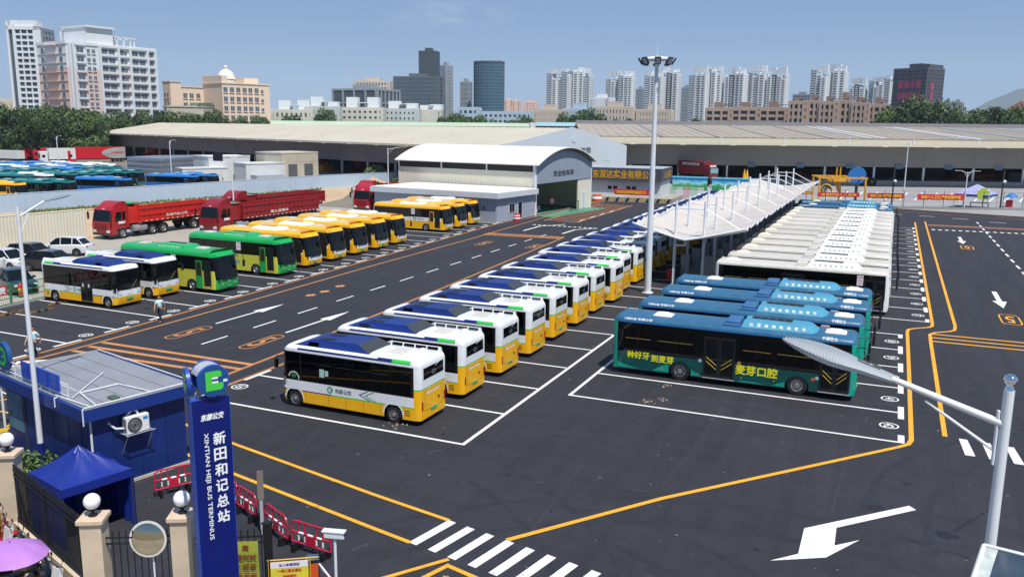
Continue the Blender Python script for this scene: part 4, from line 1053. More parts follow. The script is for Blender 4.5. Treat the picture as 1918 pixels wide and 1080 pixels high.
for k, y in enumerate(MY):
    for s, x in ((-1, -1.25), (1, 1.15)):
        m = MB(); m.cyl((x, y, 0), (x, y, 6.95), .13, .1, 12); mo = m.build('mast', STEELW, cano)
        if k == 0:
            q = MB(); q.sphere((x+.16, y-.3, 3.75), .1, 8, 6); q.cyl((x, y, 3.85), (x+.16, y-.3, 3.85), .02, n=5); q.build('camera_dome', STEELW, mo)
        r_ = MB(); r_.cyl((x, y, 6.35), (s*4.2, y, cz(.88, 70+y)+.03), .035, n=6); r_.build('stay_rod', STEELW, cano)
    b = MB(); b.cyl((-1.25, y, 6.3), (1.15, y, 6.3), .05, n=6); b.build('cross_bar', STEELW, cano)
    if k < len(MY)-1:
        for x in (-1.0, .95):
            r_ = MB(); 
    rb = MB()
    for s in (-1, 1): rb.tube([(0, y, 3.85)]+[(s*4.7*q, y, cz(q, 70+y)-.09) for q in (.2, .4, .6, .8, 1.)], .06, 6)
    rb.build('rafter', STEELW, cano)
g = MB(); g.tube([(0, -.9, 3.86), (0, 71, 3.86)], .12, 8); g.build('gutter', LGREY, cano)
g = MB(); g.tube([(0, -.8, 3.8), (0, -.8, 3.45), (-.75, -.5, 3.4), (-.95, -.5, 3.3), (-.95, -.5, 0)], .07, 8); g.build('drain_pipe', STEELW, cano)
# chargers on the island under the canopy
island = MB(); island.prism([(-16.4, 71), (-13.4, 71), (-13.4, 141), (-16.4, 141)], 0, .15); struct(island.build('kerb_island', M('concrete_kerb', '8F8D89', .85)))
CH = M('charger_grey', '9A9CA0', .4, var=.06)
for i in range(16):
    for s in (-1, 1):
        y = 72.9+4.3*i; x = -15.9 if s < 0 else -13.9
        if i == 0 and s == 1: ch0 = None
        if i == 0 and s == -1:
            ch = thing('charging_post', 'grey charger', 'charger', (x, y, .15), 0, 'bus chargers under the canopy')
            m = MB(); m.bbox(-.35, .35, -.28, .28, 0, 2.0, .04); m.build('cabinet', CH, ch)
            m = MB(); m.box(-.36, -.352, -.15, .15, 1.3, 1.6); m.build('screen', BLACK, ch)
            m = MB(); m.tube([(-.3, -.3, 1.2), (-.32, -.42, .7), (-.2, -.4, .4), (0, -.3, .9)], .03, 6); m.build('cable', BLACK, ch)
            c0 = ch
        else: ch = copy_tree(c0, None, (x, y, .15), 0 if s < 0 else math.pi)
        ch['label'] = 'grey charging cabinet under the canopy, %s from its near end on the %s side' % (ORD[i], 'minibus' if s < 0 else 'white bus')
rb = thing('fire_box', 'small red fire box standing by the near canopy mast', 'fire box', (-16.9, 72.2, 0)); m = MB(); m.bbox(-.35, .35, -.25, .25, 0, .8, .03); m.build('box', RED, rb); m = MB(); m.bbox(-.37, .37, -.27, .27, .8, .86, .02); m.build('lid', RED, rb)
# ---- high mast floodlight
g = G(1213, 548); hm = thing('high_mast_light', 'tall white mast with a ring of black floodlights between the bus rows', 'light mast', g)
hz = HT(g, 113)
m = MB(); m.cyl((0, 0, 0), (0, 0, hz+.3), .27, .13, 14); m.cyl((0, 0, 0), (0, 0, .05), .45, n=14); m.build('mast', STEELW, hm)
m = MB(); m.cyl((0, 0, hz+.3), (0, 0, hz+1.5), .025, .012, 6); m.build('lightning_rod', STEELW, hm)
m = MB(); m.lathe([(.2, hz-.1), (1.0, hz-.05), (1.05, hz+.05), (.9, hz+.2), (.15, hz+.3)], 24); m.build('lamp_ring', STEELW, hm)
for k in range(8):
    a = k*math.pi/4+.3; c, s = math.cos(a), math.sin(a)
    f = MB(); o = Vector((1.25*c, 1.25*s, hz-.1)); rt = Vector((-s, c, 0)); dn = Vector((c*.64, s*.64, -.0)).normalized(); up = Vector((c*.55, s*.55, .83)); n = rt.cross(up)
    pts = [o+rt*x+up*y+n*z for z in (-.06, .06) for x, y in ((-.24, -.28), (.24, -.28), (.24, .28), (-.24, .28))]
    f.mesh(pts, [(0, 3, 2, 1), (4, 5, 6, 7), (0, 1, 5, 4), (1, 2, 6, 5), (2, 3, 7, 6), (3, 0, 4, 7)], 0)
    f.poly([o+rt*x+up*y-n*.066 for x, y in ((-.19, -.22), (-.19, .22), (.19, .22), (.19, -.22))], 1); f.poly([o+rt*x+up*y+n*.066 for x, y in ((-.19, -.22), (.19, -.22), (.19, .22), (-.19, .22))], 1)
    f.cyl(o-up*.1, (.95*c, .95*s, hz), .03, n=5); f.build('floodlight', [BLACK, LGREY], hm)
# ---- street lamps
def lamp_head(mb_parent, tip, root_, wid, name='lamp_head', roll=0.):
    tip, root_ = Vector(tip), Vector(root_); d = tip-root_; L = d.length; d.normalize(); side = d.cross(Vector((0, 0, 1))).normalized(); up = side.cross(d)
    side, up = side*math.cos(roll)+up*math.sin(roll), up*math.cos(roll)-side*math.sin(roll)
    m = MB(); n = 16; prof = [(0, .32), (.04, .46), (.28, .62), (.42, .88), (.55, 1.), (.67, .94), (.78, .78), (.88, .55), (.95, .32), (.985, .16), (1., .02)]
    secs = []
    for t, k in prof:
        c = root_+d*(L*t); w2 = wid/2*k; kk = min(1, k+.12); secs.append([c-side*w2-up*.0, c-side*w2*.8+up*.045*kk, c+up*.06*kk, c+side*w2*.8+up*.045*kk, c+side*w2, c+side*w2*.7-up*.035*kk, c-up*.045*kk, c-side*w2*.7-up*.035*kk])
    v = [p for s_ in secs for p in s_]
    m.mesh(v, [(i*8+j, i*8+(j+1) % 8, (i+1)*8+(j+1) % 8, (i+1)*8+j) for i in range(len(prof)-1) for j in range(8)], 0, True)
    m.poly(secs[0][::-1], 0); m.poly(secs[-1], 0)
    o = m.build(name, M('lamp_grey', '868E97', .55, metal=.1, var=.05), mb_parent)
    return o, d, side, up, L
Yp = 9.4; top = ATY(1893, 712, Yp)
base = Vector((ATY(1865, 1080, Yp).x-.02, Yp, 0)); base.x = top.x
sl1 = thing('street_lamp', 'large white street lamp in front with ribbed grey head and chrome ball', 'street lamp', base, 0, 'street lamps')
rel = lambda p: Vector(p)-base
m = MB(); m.cyl((0, 0, 0), (0, 0, top.z-.1), .075, .05, 16); m.cyl((0, 0, 0), (0, 0, .03), .2, n=12); m.build('pole', STEELW, sl1)
m = MB(); m.sphere((0, 0, top.z+.0), .066, 20, 14); m.cyl((0, 0, top.z-.12), (0, 0, top.z-.05), .05, .035, 12); m.build('ball_finial', M('chrome', 'E8E8EA', .05, metal=1, var=0), sl1)
ar0, ar1 = rel(ATY(1882, 795, Yp)), rel(ATY(1668, 708, Yp)); ar0.x = 0
m = MB(); m.cyl(ar0, ar1, .04, .032, 12); m.build('arm', STEELW, sl1)
br0, br1 = rel(ATY(1878, 853, Yp)), rel(ATY(1733, 750, Yp)); br0.x = 0
m = MB(); m.cyl(br0, br1, .018, .014, 8); m.build('brace', STEELW, sl1)
m = MB(); m.bbox(-.085, -.055, -.03, .03, br0.z-.1, ar0.z+.15, .01); m.build('bracket', STEELW, sl1)
tip = rel(ATY(1465, 634, Yp)); ROLLH = R(34)
hd, d, side, up, L = lamp_head(sl1, tip, ar1+(ar1-ar0).normalized()*-.05, .26, roll=ROLLH)
for k in range(22):
    c = ar1+d*(L*(.36+.027*k)); tt = .36+.027*k; PF = [(.28, .62), (.42, .88), (.55, 1.), (.67, .94), (.78, .78), (.88, .55), (.95, .32), (1., .05)]; wv = .118*next(a[1]+(b_[1]-a[1])*(tt-a[0])/(b_[0]-a[0]) for a, b_ in zip(PF, PF[1:]) if tt <= b_[0])
    wv *= .98; ku = min(1, wv/.13+.1); f = MB()
    for sg in (-1, 1):
        f0, f1, f2, f3 = c+up*.058*ku, c+up*.072*ku, c+side*sg*wv*.86+up*.047*ku, c+side*sg*wv*.8+up*.058*ku
        f.mesh([p+d*q for p in (f0, f1, f3, f2) for q in (-.005, .005)], [(0, 2, 4, 6), (1, 7, 5, 3), (2, 3, 5, 4), (4, 5, 7, 6)])
    f.build('cooling_fin', M('lamp_grey', 'B4BCC4'), hd)
m = MB(); c = ar1+d*(L*.2); m.mesh([c+side*(.04+.02*i)+up*.06+d*(j*.12-.12) for j in range(3) for i in range(2)], [(0, 1, 3, 2), (2, 3, 5, 4)]); m.build('data_strip', BLACK, hd)
sl2 = thing('street_lamp', 'slim white street lamp with blue base beside the booth sign', 'street lamp', G(82, 893), 0, 'street lamps')
b0 = sl2.location.copy(); zt = HT(b0, 388); dist = math.hypot(b0.x, b0.y)
m = MB(); m.cyl((0, 0, 1.35), (0, 0, zt), .105, .06, 12); po = m.build('pole', STEELW, sl2); m = MB(); m.cyl((0, 0, 0), (0, 0, 1.35), .125, .115, 12); m.cyl((0, 0, 0), (0, 0, .04), .25, n=10); m.build('pole_base', NAVY, sl2)
e0 = Vector((0, 0, zt-.35)); e1 = AT(82, 377, dist+.6)-b0; e2 = AT(132, 365, dist+1.2)-b0
m = MB(); m.cyl(e0, e1, .04, n=8); m.build('arm', STEELW, sl2); m = MB(); m.cyl((0, 0, zt-1.0), e0.lerp(e1, .45), .02, n=6); m.build('brace', STEELW, sl2)
lamp_head(sl2, e2, e1, .24)
def small_lamp(base, h, dx, lab, two=False):
    o = thing('street_lamp', lab, 'street lamp', base, 0, 'street lamps'); m = MB(); m.cyl((0, 0, 0), (0, 0, h), .12, .07, 8); m.build('pole', STEELW, o)
    for s in ((1, -1) if two else (1,)):
        m = MB(); m.cyl((0, 0, h-.25), (dx*s, .3, h+.15), .05, n=6); m.cyl((0, 0, h-1.0), (dx*.5*s, .15, h-.05), .03, n=5); m.build('arm', STEELW, o)
        m = MB(); m.bbox(min(dx*s, (dx+1)*s) if dx*s > 0 else (dx+1)*s, (dx+1)*s if dx*s > 0 else dx*s, .2, .45, h+.12, h+.2, .03); m.build('lamp_head', LGREY, o)
    return o
p = G(440, 425); small_lamp(p, HT(p, 293), 1.6, 'white lamp post standing between the red trucks')
p = G(728, 378); small_lamp(p, HT(p, 277), 2.2, 'white lamp post in front of the arched hall')
p = G(323, 352); small_lamp(p, HT(p, 264), .3, 'white lamp post behind the pale hoarding by the blue coaches')
p = G(112, 330); small_lamp(p, HT(p, 256), .3, 'white lamp post among the parked teal coaches')
p = G(1690, 390); small_lamp(p, HT(p, 266), .5, 'white lamp post in front of the long warehouse')
p = G(1805, 392); small_lamp(p, HT(p, 322), .9, 'twin headed white lamp post on the concrete apron', True)
# framed light box hanging low on the big lamp
fr = thing('light_box', 'white framed dark panel box beside the big lamp post', 'light box', (0, 0, 0))
A_, B_, C_ = ATY(1843, 1020, 9.0), ATY(1935, 1043, 8.9), ATY(1818, 1095, 8.5); D_ = B_+(C_-A_)
m = MB()
for a, b in ((A_, B_), (A_, C_), (C_, D_), (B_, D_)): m.cyl(a, b, .022, n=6)
dn = Vector((0, .05, -.35))
m.cyl(A_, A_+dn, .018, n=6); m.cyl(C_, C_+dn, .018, n=6); m.build('frame', STEELW, fr)
m = MB(); k = (B_-A_)*.3; m.poly([A_+k, B_, D_, C_+k]); m.poly([A_+k, C_+k, C_+k+dn, A_+k+dn]); m.build('panel', M('dark_panel', '3A4654', .15, var=.2, scale=6), fr)
m = MB(); m.poly([A_, A_+k, C_+k, C_]); m.build('pane', M('pale_pane', 'B8C0BC', .1, var=.3, scale=9), fr)
# ---- booth
BW = M('booth_blue', '102A68', .42, var=.08, scale=.6, dirt='2b4a94', dirt_amt=.25); BF = M('booth_fascia', '17357F', .38, var=.06)
BR = ground_mat('booth_roof_sheet', '8E9096', '7d7f86', s1=.5, s2=2, amt=.35, bump=0, rough=.5)
C0 = (G(147, 779, 3.2)+G(352, 722, 3.2)+G(185, 655, 3.2)+G(8, 690, 3.2))/4
bo = thing('booth', 'dark blue guard booth with a flat grey roof beside the pylon sign', 'booth', (C0.x, C0.y, 0), R(-14)); hl, hw = 3.72, 2.12
m = MB(); m.box(-hl+.35, hl-.32, -hw+.3, hw-.3, .12, 2.78); m.build('wall', BW, bo)
sm = MB()
for y in (-1.0, 0, 1.0): sm.box(hl-.321, hl-.312, y-.012, y+.012, .12, 2.78)
for x in (-.6, .6, 1.8, 2.8): sm.box(x-.012, x+.012, -hw+.292, -hw+.301, .12, 2.78); sm.box(x-.012, x+.012, hw-.301, hw-.292, .12, 2.78)
sm.build('panel_seam', M('seam_navy', '0a1c48', .5), bo)
m = MB(); m.box(-hl+.3, hl-.27, -hw+.25, hw-.25, 0, .12); m.build('plinth', M('plinth_cream', 'B9B2A2', .8), bo)
m = MB(); m.box(-hl, hl, -hw, hw, 2.78, 3.22); m.build('fascia', BF, bo)
ys = [-hw+.12]+[-hw+.9+.78*k for k in range(4)]+[hw-.12]
for ya, yb in zip(ys, ys[1:]):
    m = MB(); m.box(-hl+.12, hl-.12, ya+.008, yb-.008, 3.2, 3.232, 0); m.box(-hl+.12, hl-.12, ya+.008, ya+.03, 3.232, 3.25, 1); m.build('roof_sheet', [BR, M('roof_seam', '9C9C9A', .6)], bo)
m = MB(); m.box(-hl+.02, -hl+.12, -hw+.02, hw-.02, 3.2, 3.27); m.box(hl-.12, hl-.02, -hw+.02, hw-.02, 3.2, 3.25); m.build('roof_edge', M('roof_seam', '9C9C9A', .6), bo)
m = MB(); m.box(-hl+.42, -hl+1.75, -hw+.29, -hw+.31, 1.0, 2.5, 0); m.build('window', M('booth_window', '5B7C8C', .08, var=.3, scale=1.2), bo)
m = MB(); m.box(-hl+1.85, -hl+2.0, -hw+.28, -hw+.32, .2, 2.7); m.build('window_post', DGREY, bo)
wp = MB()
for path in ([(hl-.05, -hw+.05, 3.3), (hl-.05, hw+.15, 3.32)], [(hl-.1, -hw+.1, 3.28), (hl+.04, -hw-.05, 3.28), (hl+.04, -hw-.05, 2.7)], [(-hl+.1, hw-.05, 3.3), (hl-.6, hw-.05, 3.3)], [(hl-.1, -hw+.5, 3.28), (hl-1.9, -hw+.8, 3.3), (hl-1.9, hw-2.0, 3.3), (hl-.2, hw-1.7, 3.28)], [(hl-1.6, -hw+.4, 3.28), (-hl+3.6, hw-1.6, 3.28)], [(hl-.2, -hw+.3, 3.28), (hl-2.3, -hw+.12, 3.3)], [(hl-2.0, -hw+.05, 3.3), (hl-2.0, -hw-.06, 3.28), (hl-2.0, -hw-.06, 2.95)]): wp.tube(path, .025, 6)
wp.build('conduit', STEELW, bo)
m = MB(); m.tube([(hl-.29, -hw+.33, 2.75), (hl-.29, -hw+.33, .2)], .04, 6); m.build('drain_pipe', STEELW, bo)
m = MB(); m.bbox(hl-.75, hl-.35, -hw+1.2, -hw+1.5, 3.24, 3.32, .03); m.build('junction_box', M('box_green', '45584e', .5), bo)
# rooftop sign seen from behind
rs = thing('roof_sign', 'letters and round emblem of the rooftop sign on the booth, seen edge on', 'sign', (C0.x, C0.y, 3.24), R(-14))
fr_ = MB()
for z in (.12, .55): fr_.tube([(hl-1.6, -hw+.25, z), (-hl+.5, -hw+.25, z)], .02, 5)
for k in range(8):
    x = hl-1.6-k*.72; fr_.cyl((x, -hw+.25, 0), (x, -hw+.25, .6), .02, n=5); fr_.cyl((x, -hw+.27, .5), (x, -hw+.85, .02), .014, n=5)
fr_.build('frame', STEELW, rs)
for k, ch in enumerate('东部公交'):
    m = MB(); x = hl-2.45-k*.78
    lettering(ch, None, (x, -hw+.16, .5), (1, 0, 0), (0, 0, 1), .55, mb=m, bold=.03); m.box(x-.34, x+.34, -hw+.17, -hw+.24, .2, .8, 1); m.build('letter', [M('sign_letter_blue', '3E62C8', .35), M('sign_blue', '2448B0', .35)], rs)
m = MB(); m.cyl((-hl+.75, -hw+.14, .72), (-hl+.75, -hw+.3, .72), .56, n=28); m.build('emblem_disc', M('sign_teal_blue', '1C4E86', .35), rs)
m = MB(); logo(m, Vector((-hl+.75, -hw+.13, .72)), Vector((1, 0, 0)), Vector((0, 0, 1)), .38); m.build('emblem', GRN_STRIPE, rs)
# air conditioner on the booth wall
ac = thing('air_conditioner', 'white outdoor air conditioner unit on the blue booth wall', 'air conditioner', (C0.x, C0.y, 0), R(-14)); ax = hl-.32
cpy = -hw+.3+1.55; z0 = 1.98
m = MB(); m.bbox(ax+.1, ax+.42, cpy-.43, cpy+.43, z0, z0+.62, .02); m.build('casing', M('appliance_white', 'E2E3E0', .35, var=.03), ac)
m = MB(); m.lathe([(.27, .425), (.27, .44), (.24, .445), (.24, .43), (.06, .43), (.05, .45), (.001, .452)], 24, 0, axis='x', c=(ax, 0, 0))
for k in range(4): m.lathe([(.06+.045*k, .436), (.065+.045*k, .44), (.07+.045*k, .436)], 24, 1, axis='x', c=(ax, 0, 0))
o = m.build('fan_grille', [DGREY, LGREY], ac); o.location = (0, cpy-.13, z0+.31)
m = MB(); m.box(ax+.42, ax+.426, cpy+.2, cpy+.37, z0+.42, z0+.53); m.build('badge', M('badge_blue', '1A86C8', .4, var=0), ac)
m = MB()
for k in range(6): m.box(ax+.14, ax+.38, cpy-.436, cpy-.43, z0+.08+.08*k, z0+.12+.08*k)
m.build('vent', DGREY, ac)
m = MB()
for y in (cpy-.45, cpy+.5): m.cyl((ax, y, z0-.02), (ax+.55, y, z0-.02), .018, n=5); m.cyl((ax, y, z0-.8), (ax+.5, y, z0-.04), .018, n=5)
for x in (.12, .5): m.cyl((ax+x, cpy-.5, z0-.02), (ax+x, cpy+.6, z0-.02), .015, n=5)
m.build('bracket', LGREY, ac)
m = MB(); m.tube([(ax+.2, cpy-.43, z0+.2), (ax+.15, cpy-.7, z0+.25), (ax+.05, cpy-.85, z0+.42), (ax, cpy-.88, z0+.5)], .04, 7); m.tube([(ax+.26, cpy+.1, z0+.62), (ax+.25, cpy+.05, z0+.78), (ax+.2, cpy-.1, z0+.8), (ax+.1, cpy-.28, z0+.6), (ax, cpy-.3, z0+.5)], .035, 7); m.build('pipe', STEELW, ac)
# ---- pylon sign
TL, TR = G(357, 752, 6.5), G(430, 738, 6.5); rt = (TR-TL); rt.z = 0; wdt = rt.length; rt.normalize(); ctr = (TL+TR)/2; nrm = Vector((rt.y, -rt.x, 0))
py = thing('pylon_sign', 'tall dark blue pylon sign for the bus terminus with round green emblem', 'sign', (ctr.x, ctr.y, 0), math.atan2(rt.y, rt.x))
PBLUE = M('pylon_blue', '0C1B6A', .3, var=.04, coat=.3); PSIDE = M('pylon_lit_blue', '2A4FA8', .35, var=.04); h2 = wdt/2  # the lighter side blue has sunlight put into the colour
m = MB(); m.box(-h2, h2, 0, .3, 0, 6.5, 1); m.poly([(-h2+.015, -.004, .05), (h2-.015, -.004, .05), (h2-.015, -.004, 6.485), (-h2+.015, -.004, 6.485)], 0); m.build('panel', [PBLUE, PSIDE], py)
m = MB(); m.box(-h2-.06, h2+.06, -.05, .35, 0, .18); m.build('plinth', M('concrete_kerb', '8F8D89'), py)
k = MB(); sh = Vector((.2, 0, 1)).normalized()
lettering('东部公交', None, (.02, -.012, 6.04), (1, 0, .0), sh, .16, width=.54, mb=k, bold=.009)
for i, ch in enumerate('新田和记总站'): lettering(ch, None, (.16, -.012, 5.46-.405*i), (1, 0, 0), (0, 0, 1), .31, width=.29, mb=k, bold=.009)
lettering('XINTIAN HEJI BUS TERMINUS', None, (-.17, -.012, 4.27), (0, 0, -1), (1, 0, 0), .135, width=2.75, mb=k, bold=.003)
k.build('lettering', TXT_W, py)
def emblem_disc(o, c, rt, nr, r, parent):
    c, rt, nr = Vector(c), Vector(rt).normalized(), Vector(nr).normalized(); up = Vector((0, 0, 1))
    m = MB(); m.cyl(c-nr*.0, c+nr*.09, r, n=36, m=1); n = 36
    m.poly([c+nr*.094+rt*(r*.93*math.cos(2*math.pi*i/n))+up*(r*.93*math.sin(2*math.pi*i/n)) for i in range(n)], 0)
    eo = m.build('emblem_disc', [M('sign_teal_blue', '1C4E86'), PSIDE], parent)
    e = MB(); F = lambda x, y, z=.1: c+nr*z+rt*(x*r)+up*(y*r)
    def rounded(x0, x1, y0, y1, top):
        pts = [(x0, y0), (x1-.18, y0)]+([(x1, y0+.18)] if not top else [(x1, y0)])
        pts = [(x0, y0)]+([(x1, y0)] if top else [(x1-.2, y0), (x1-.05, y0+.06), (x1, y0+.2)])+([(x1, y1-.2), (x1-.05, y1-.06), (x1-.2, y1)] if top else [(x1, y1)])+[(x0, y1)]
        e.poly([F(*p) for p in pts], 0)
    e.poly([F(*p) for p in ((-.5, -.62), (-.1, -.62), (-.1, .62), (-.5, .62))], 0)
    rounded(-.1, .52, .22, .62, True); rounded(-.1, .6, -.62, -.16, False)
    for q in ((-.1, .1, .22), (-.1, -.16, -.04)):
        e.poly([F(*p) for p in ((-.1, q[1]), (.28, q[1]), (.28, q[2]), (-.1, q[2]))], 1)
    e.poly([F(*p) for p in ((.6, -.16), (.86, -.16), (.86, -.0), (.6, -.0))], 1)
    e.build('emblem', [M('emblem_green', '4CC94A', .35, var=0), TXT_W], eo)
rr = .385
emblem_disc(py, (.06, -.02, 6.5+rr+.06), (1, 0, 0), (0, -1, 0), rr, py)
emblem_disc(py, (-.40, .26, 6.5+rr+.04), (-.18, -1, 0), (-1, .18, 0), rr*.9, py)
emblem_disc(py, (.1, .42, 6.5+rr+.06), (-1, 0, 0), (0, 1, 0), rr, py)
m = MB(); n = 14; c = (.06, 0, 6.5+rr+.06)
for i in range(n):
    a, b = math.pi*.12+math.pi*.76*i/n, math.pi*.12+math.pi*.76*(i+1)/n
    m.poly([(c[0]+rr*.97*math.cos(a), .0, c[2]+rr*.97*math.sin(a)), (c[0]+rr*.97*math.cos(b), .0, c[2]+rr*.97*math.sin(b)), (c[0]+rr*.97*math.cos(b), .4, c[2]+rr*.97*math.sin(b)), (c[0]+rr*.97*math.cos(a), .4, c[2]+rr*.97*math.sin(a))])
for x in (-.25, 0, .25): m.cyl((x, .1, 6.48), (x, .1, 6.62), .03, n=6); m.cyl((x, .25, 6.48), (x, .25, 6.62), .03, n=6)
m.build('emblem_drum', LGREY, py)
# ---- fence with pillars and globe lamps
PIL = M('pillar_stone', 'C9B79E', .8, var=.1, scale=1.2, dirt='9b8872', dirt_amt=.35); CAP = M('pillar_cap', 'CBB39B', .75, var=.14, scale=2, dirt='8d7a68', dirt_amt=.4); IRON = M('black_iron', '16171A', .5, var=.1)
GLOBE = M('globe_white', 'F2F2F4', .2, var=0, coat=.3)
GZ = 3.15; PX = [((-9, 822-8), 'left edge'), ((12, 822), 'stone pillar'), ((172, 938), 'middle'), ((340, 933), 'right')]
gl = [G(12, 822, GZ), G(172, 938, GZ), G(340, 933, GZ)]
fdir = (gl[1]-gl[0]).normalized(); gdir = (gl[2]-gl[1]).normalized()
pl0 = None
for i, g in enumerate(gl):
    if pl0 is None:
        pl0 = thing('gate_pillar', '', 'pillar', (g.x, g.y, 0), math.atan2(gdir.y, gdir.x), 'stone gate pillars')
        m = MB(); m.box(-.27, .27, -.27, .27, 0, GZ-.52); m.build('shaft', PIL, pl0)
        m = MB(); m.bbox(-.34, .34, -.34, .34, GZ-.52, GZ-.40, .02); m.build('cap', CAP, pl0)
        gp0 = thing('globe_lamp', '', 'lamp', (g.x, g.y, GZ-.4), 0, 'globe lamps on the pillars')
        m = MB(); m.lathe([(.12, 0), (.12, .03), (.05, .06), (.045, .12), (.11, .18), (.10, .2), (.02, .21)], 14); m.build('lamp_base', IRON, gp0)
        m = MB(); m.sphere((0, 0, .40), .215, 28, 18); m.build('globe', GLOBE, gp0)
        p_, q_ = pl0, gp0
    else: p_, q_ = copy_tree(pl0, None, (g.x, g.y, 0)), copy_tree(gp0, None, (g.x, g.y, GZ-.4))
    p_['label'] = ['beige stone gate pillar with globe lamp, by the bushes', 'beige stone gate pillar with globe lamp, next to the blue tent', 'beige stone gate pillar with globe lamp, next to the pylon sign'][i]
    q_['label'] = ['white globe lamp on the pillar by the bushes', 'white globe lamp on the pillar before the tent', 'white globe lamp on the pillar beside the pylon sign'][i]
def fence_run(a, b, top, lab, z0, wall=True, step=.115, spear=True):
    a, b = Vector((a.x, a.y, 0)), Vector((b.x, b.y, 0)); L = (b-a).length; d = (b-a).normalized()
    f = thing('iron_fence', lab, 'fence', a, math.atan2(d.y, d.x))
    pk = MB(); pk.cyl((0, 0, z0), (0, 0, top), .016, n=6)
    if spear: pk.lathe([(.024, 0), (.012, .05), (.03, .08), (.001, .17)], 6, 0, c=(0, 0, top))
    pd = pk.data('picket', IRON); n = int(L/step)
    for i in range(1, n): link('picket', pd, f, (i*L/n, 0, 0))
    for z in (z0+.12, top-.22, top-.05):
        r = MB(); r.box(0, L, -.025, .025, z-.02, z+.02); r.build('rail', IRON, f)
    for i in range(1, int(L/2.6)+1):
        if i*2.6 < L-.5:
            r = MB(); r.bbox(i*2.6-.04, i*2.6+.04, -.04, .04, z0-.1, top+.12, .01); r.build('post', IRON, f)
    if wall: r = MB(); r.box(0, L, -.12, .12, 0, z0-.02); r.build('base_wall', PIL, f)
    return f
fence_run(gl[0]+fdir*.27, gl[1]-fdir*.27, 2.3, 'black spear topped iron fence on a low wall beside the tent', .5)
fence_run(gl[0]-fdir*4, gl[0]-fdir*.27, 2.3, 'black spear topped iron fence left of the far globe pillar', .5)
fence_run(gl[1]+gdir*.27, gl[2]-gdir*.27, 2.15, 'short black iron fence between two pillars behind the round mirror', .1, False, .17)
_pp = G(497, 988, 2.35); fr_end = gl[2]+gdir*max(1.2, (_pp-gl[2]).dot(gdir))
fence_run(gl[2]+gdir*.27, fr_end, 2.05, 'black iron fence behind the pylon sign with a yellow banner', .1, False, .17)
gp = thing('gate_post', 'square black iron gate post at the end of the fence', 'post', (fr_end.x, fr_end.y, 0)); m = MB(); m.bbox(-.09, .09, -.09, .09, 0, 2.35, .015); m.build('post', IRON, gp); m = MB(); m.box(-.11, .11, -.11, .11, 2.35, 2.4); m.build('cap', IRON, gp)
gp2 = thing('banner_pole', 'thin weathered board standing by the red barriers', 'board', G(492, 1000, 0), .7); m = MB(); m.box(-.05, .05, -.015, .015, 0, 2.1); m.build('stake', LGREY, gp2); m = MB(); m.bbox(-.1, .1, -.03, -.016, 1.2, 2.2, .01); m.build('panel', M('weathered_wood', '7B716A', .8, var=.2), gp2)
bn = thing('banner', 'yellow green banner with dark red writing hung on the black fence', 'banner', (gl[2]+gdir*max(.9, (G(470, 1010, 1.6)-gl[2]).dot(gdir))-Vector((-gdir.y, gdir.x, 0))*.07), math.atan2(gdir.y, gdir.x)); bn.location.z = 0
m = MB(); nn = 10
for i in range(nn): m.poly([(-.33, -.02*math.sin(i*.9), 1.9-.15*i), (-.33, -.02*math.sin(i*.9+.9), 1.75-.15*i), (.33, -.02*math.sin(i*.9+.5), 1.75-.15*i), (.33, -.02*math.sin(i*.9), 1.9-.15*i)])
m.build('cloth', M('banner_yellow', '9A9E36', .7, var=.08), bn)
k = MB()
for i, s in enumerate(('高', '高兴兴', '上班来', '平平安', '回家去')): lettering(s, None, (0, -.035, 1.72-.27*i), (1, 0, 0), (0, 0, 1), .17, mb=k, bold=.006)
k.build('lettering', M('lettering_dark_red', '7A3A22', .6, var=0), bn)
# ---- convex mirror
mc = G(278, 1008, 2.05); cm = thing('traffic_mirror', 'round convex traffic mirror on a white post by the fence', 'mirror', (mc.x, mc.y, 0))
view = Vector((.45, -1, .12)).normalized(); s_ = view.cross(Vector((0, 0, 1))).normalized(); u_ = s_.cross(view)
m = MB(); m.cyl((.06, .08, 0), (.06, .08, 1.95), .035, n=8); m.build('post', STEELW, cm)
def disc_mesh(prof, mat, name, par, c):
    m = MB(); v, f = [], []; n = 36
    for r, h in prof:
        for i in range(n): a = 2*math.pi*i/n; v.append(Vector(c)+s_*(r*math.cos(a))+u_*(r*math.sin(a)*1.0)+view*h)
    f = [(j*n+i, j*n+(i+1) % n, (j+1)*n+(i+1) % n, (j+1)*n+i) for j in range(len(prof)-1) for i in range(n)]
    m.mesh(v, f, 0, True); return m.build(name, mat, par)
disc_mesh([(.02, -.14), (.3, -.1), (.46, 0), (.5, .01), (.5, .03), (.44, .035)], M('mirror_frame', 'C9C7BF', .45), 'frame', cm, (0, 0, 2.05))
disc_mesh([(.45, .02), (.35, .055), (.2, .082), (.08, .092), (.001, .094)], M('convex_mirror', 'C8BFA6', .04, metal=1, var=0), 'mirror_glass', cm, (0, 0, 2.05))
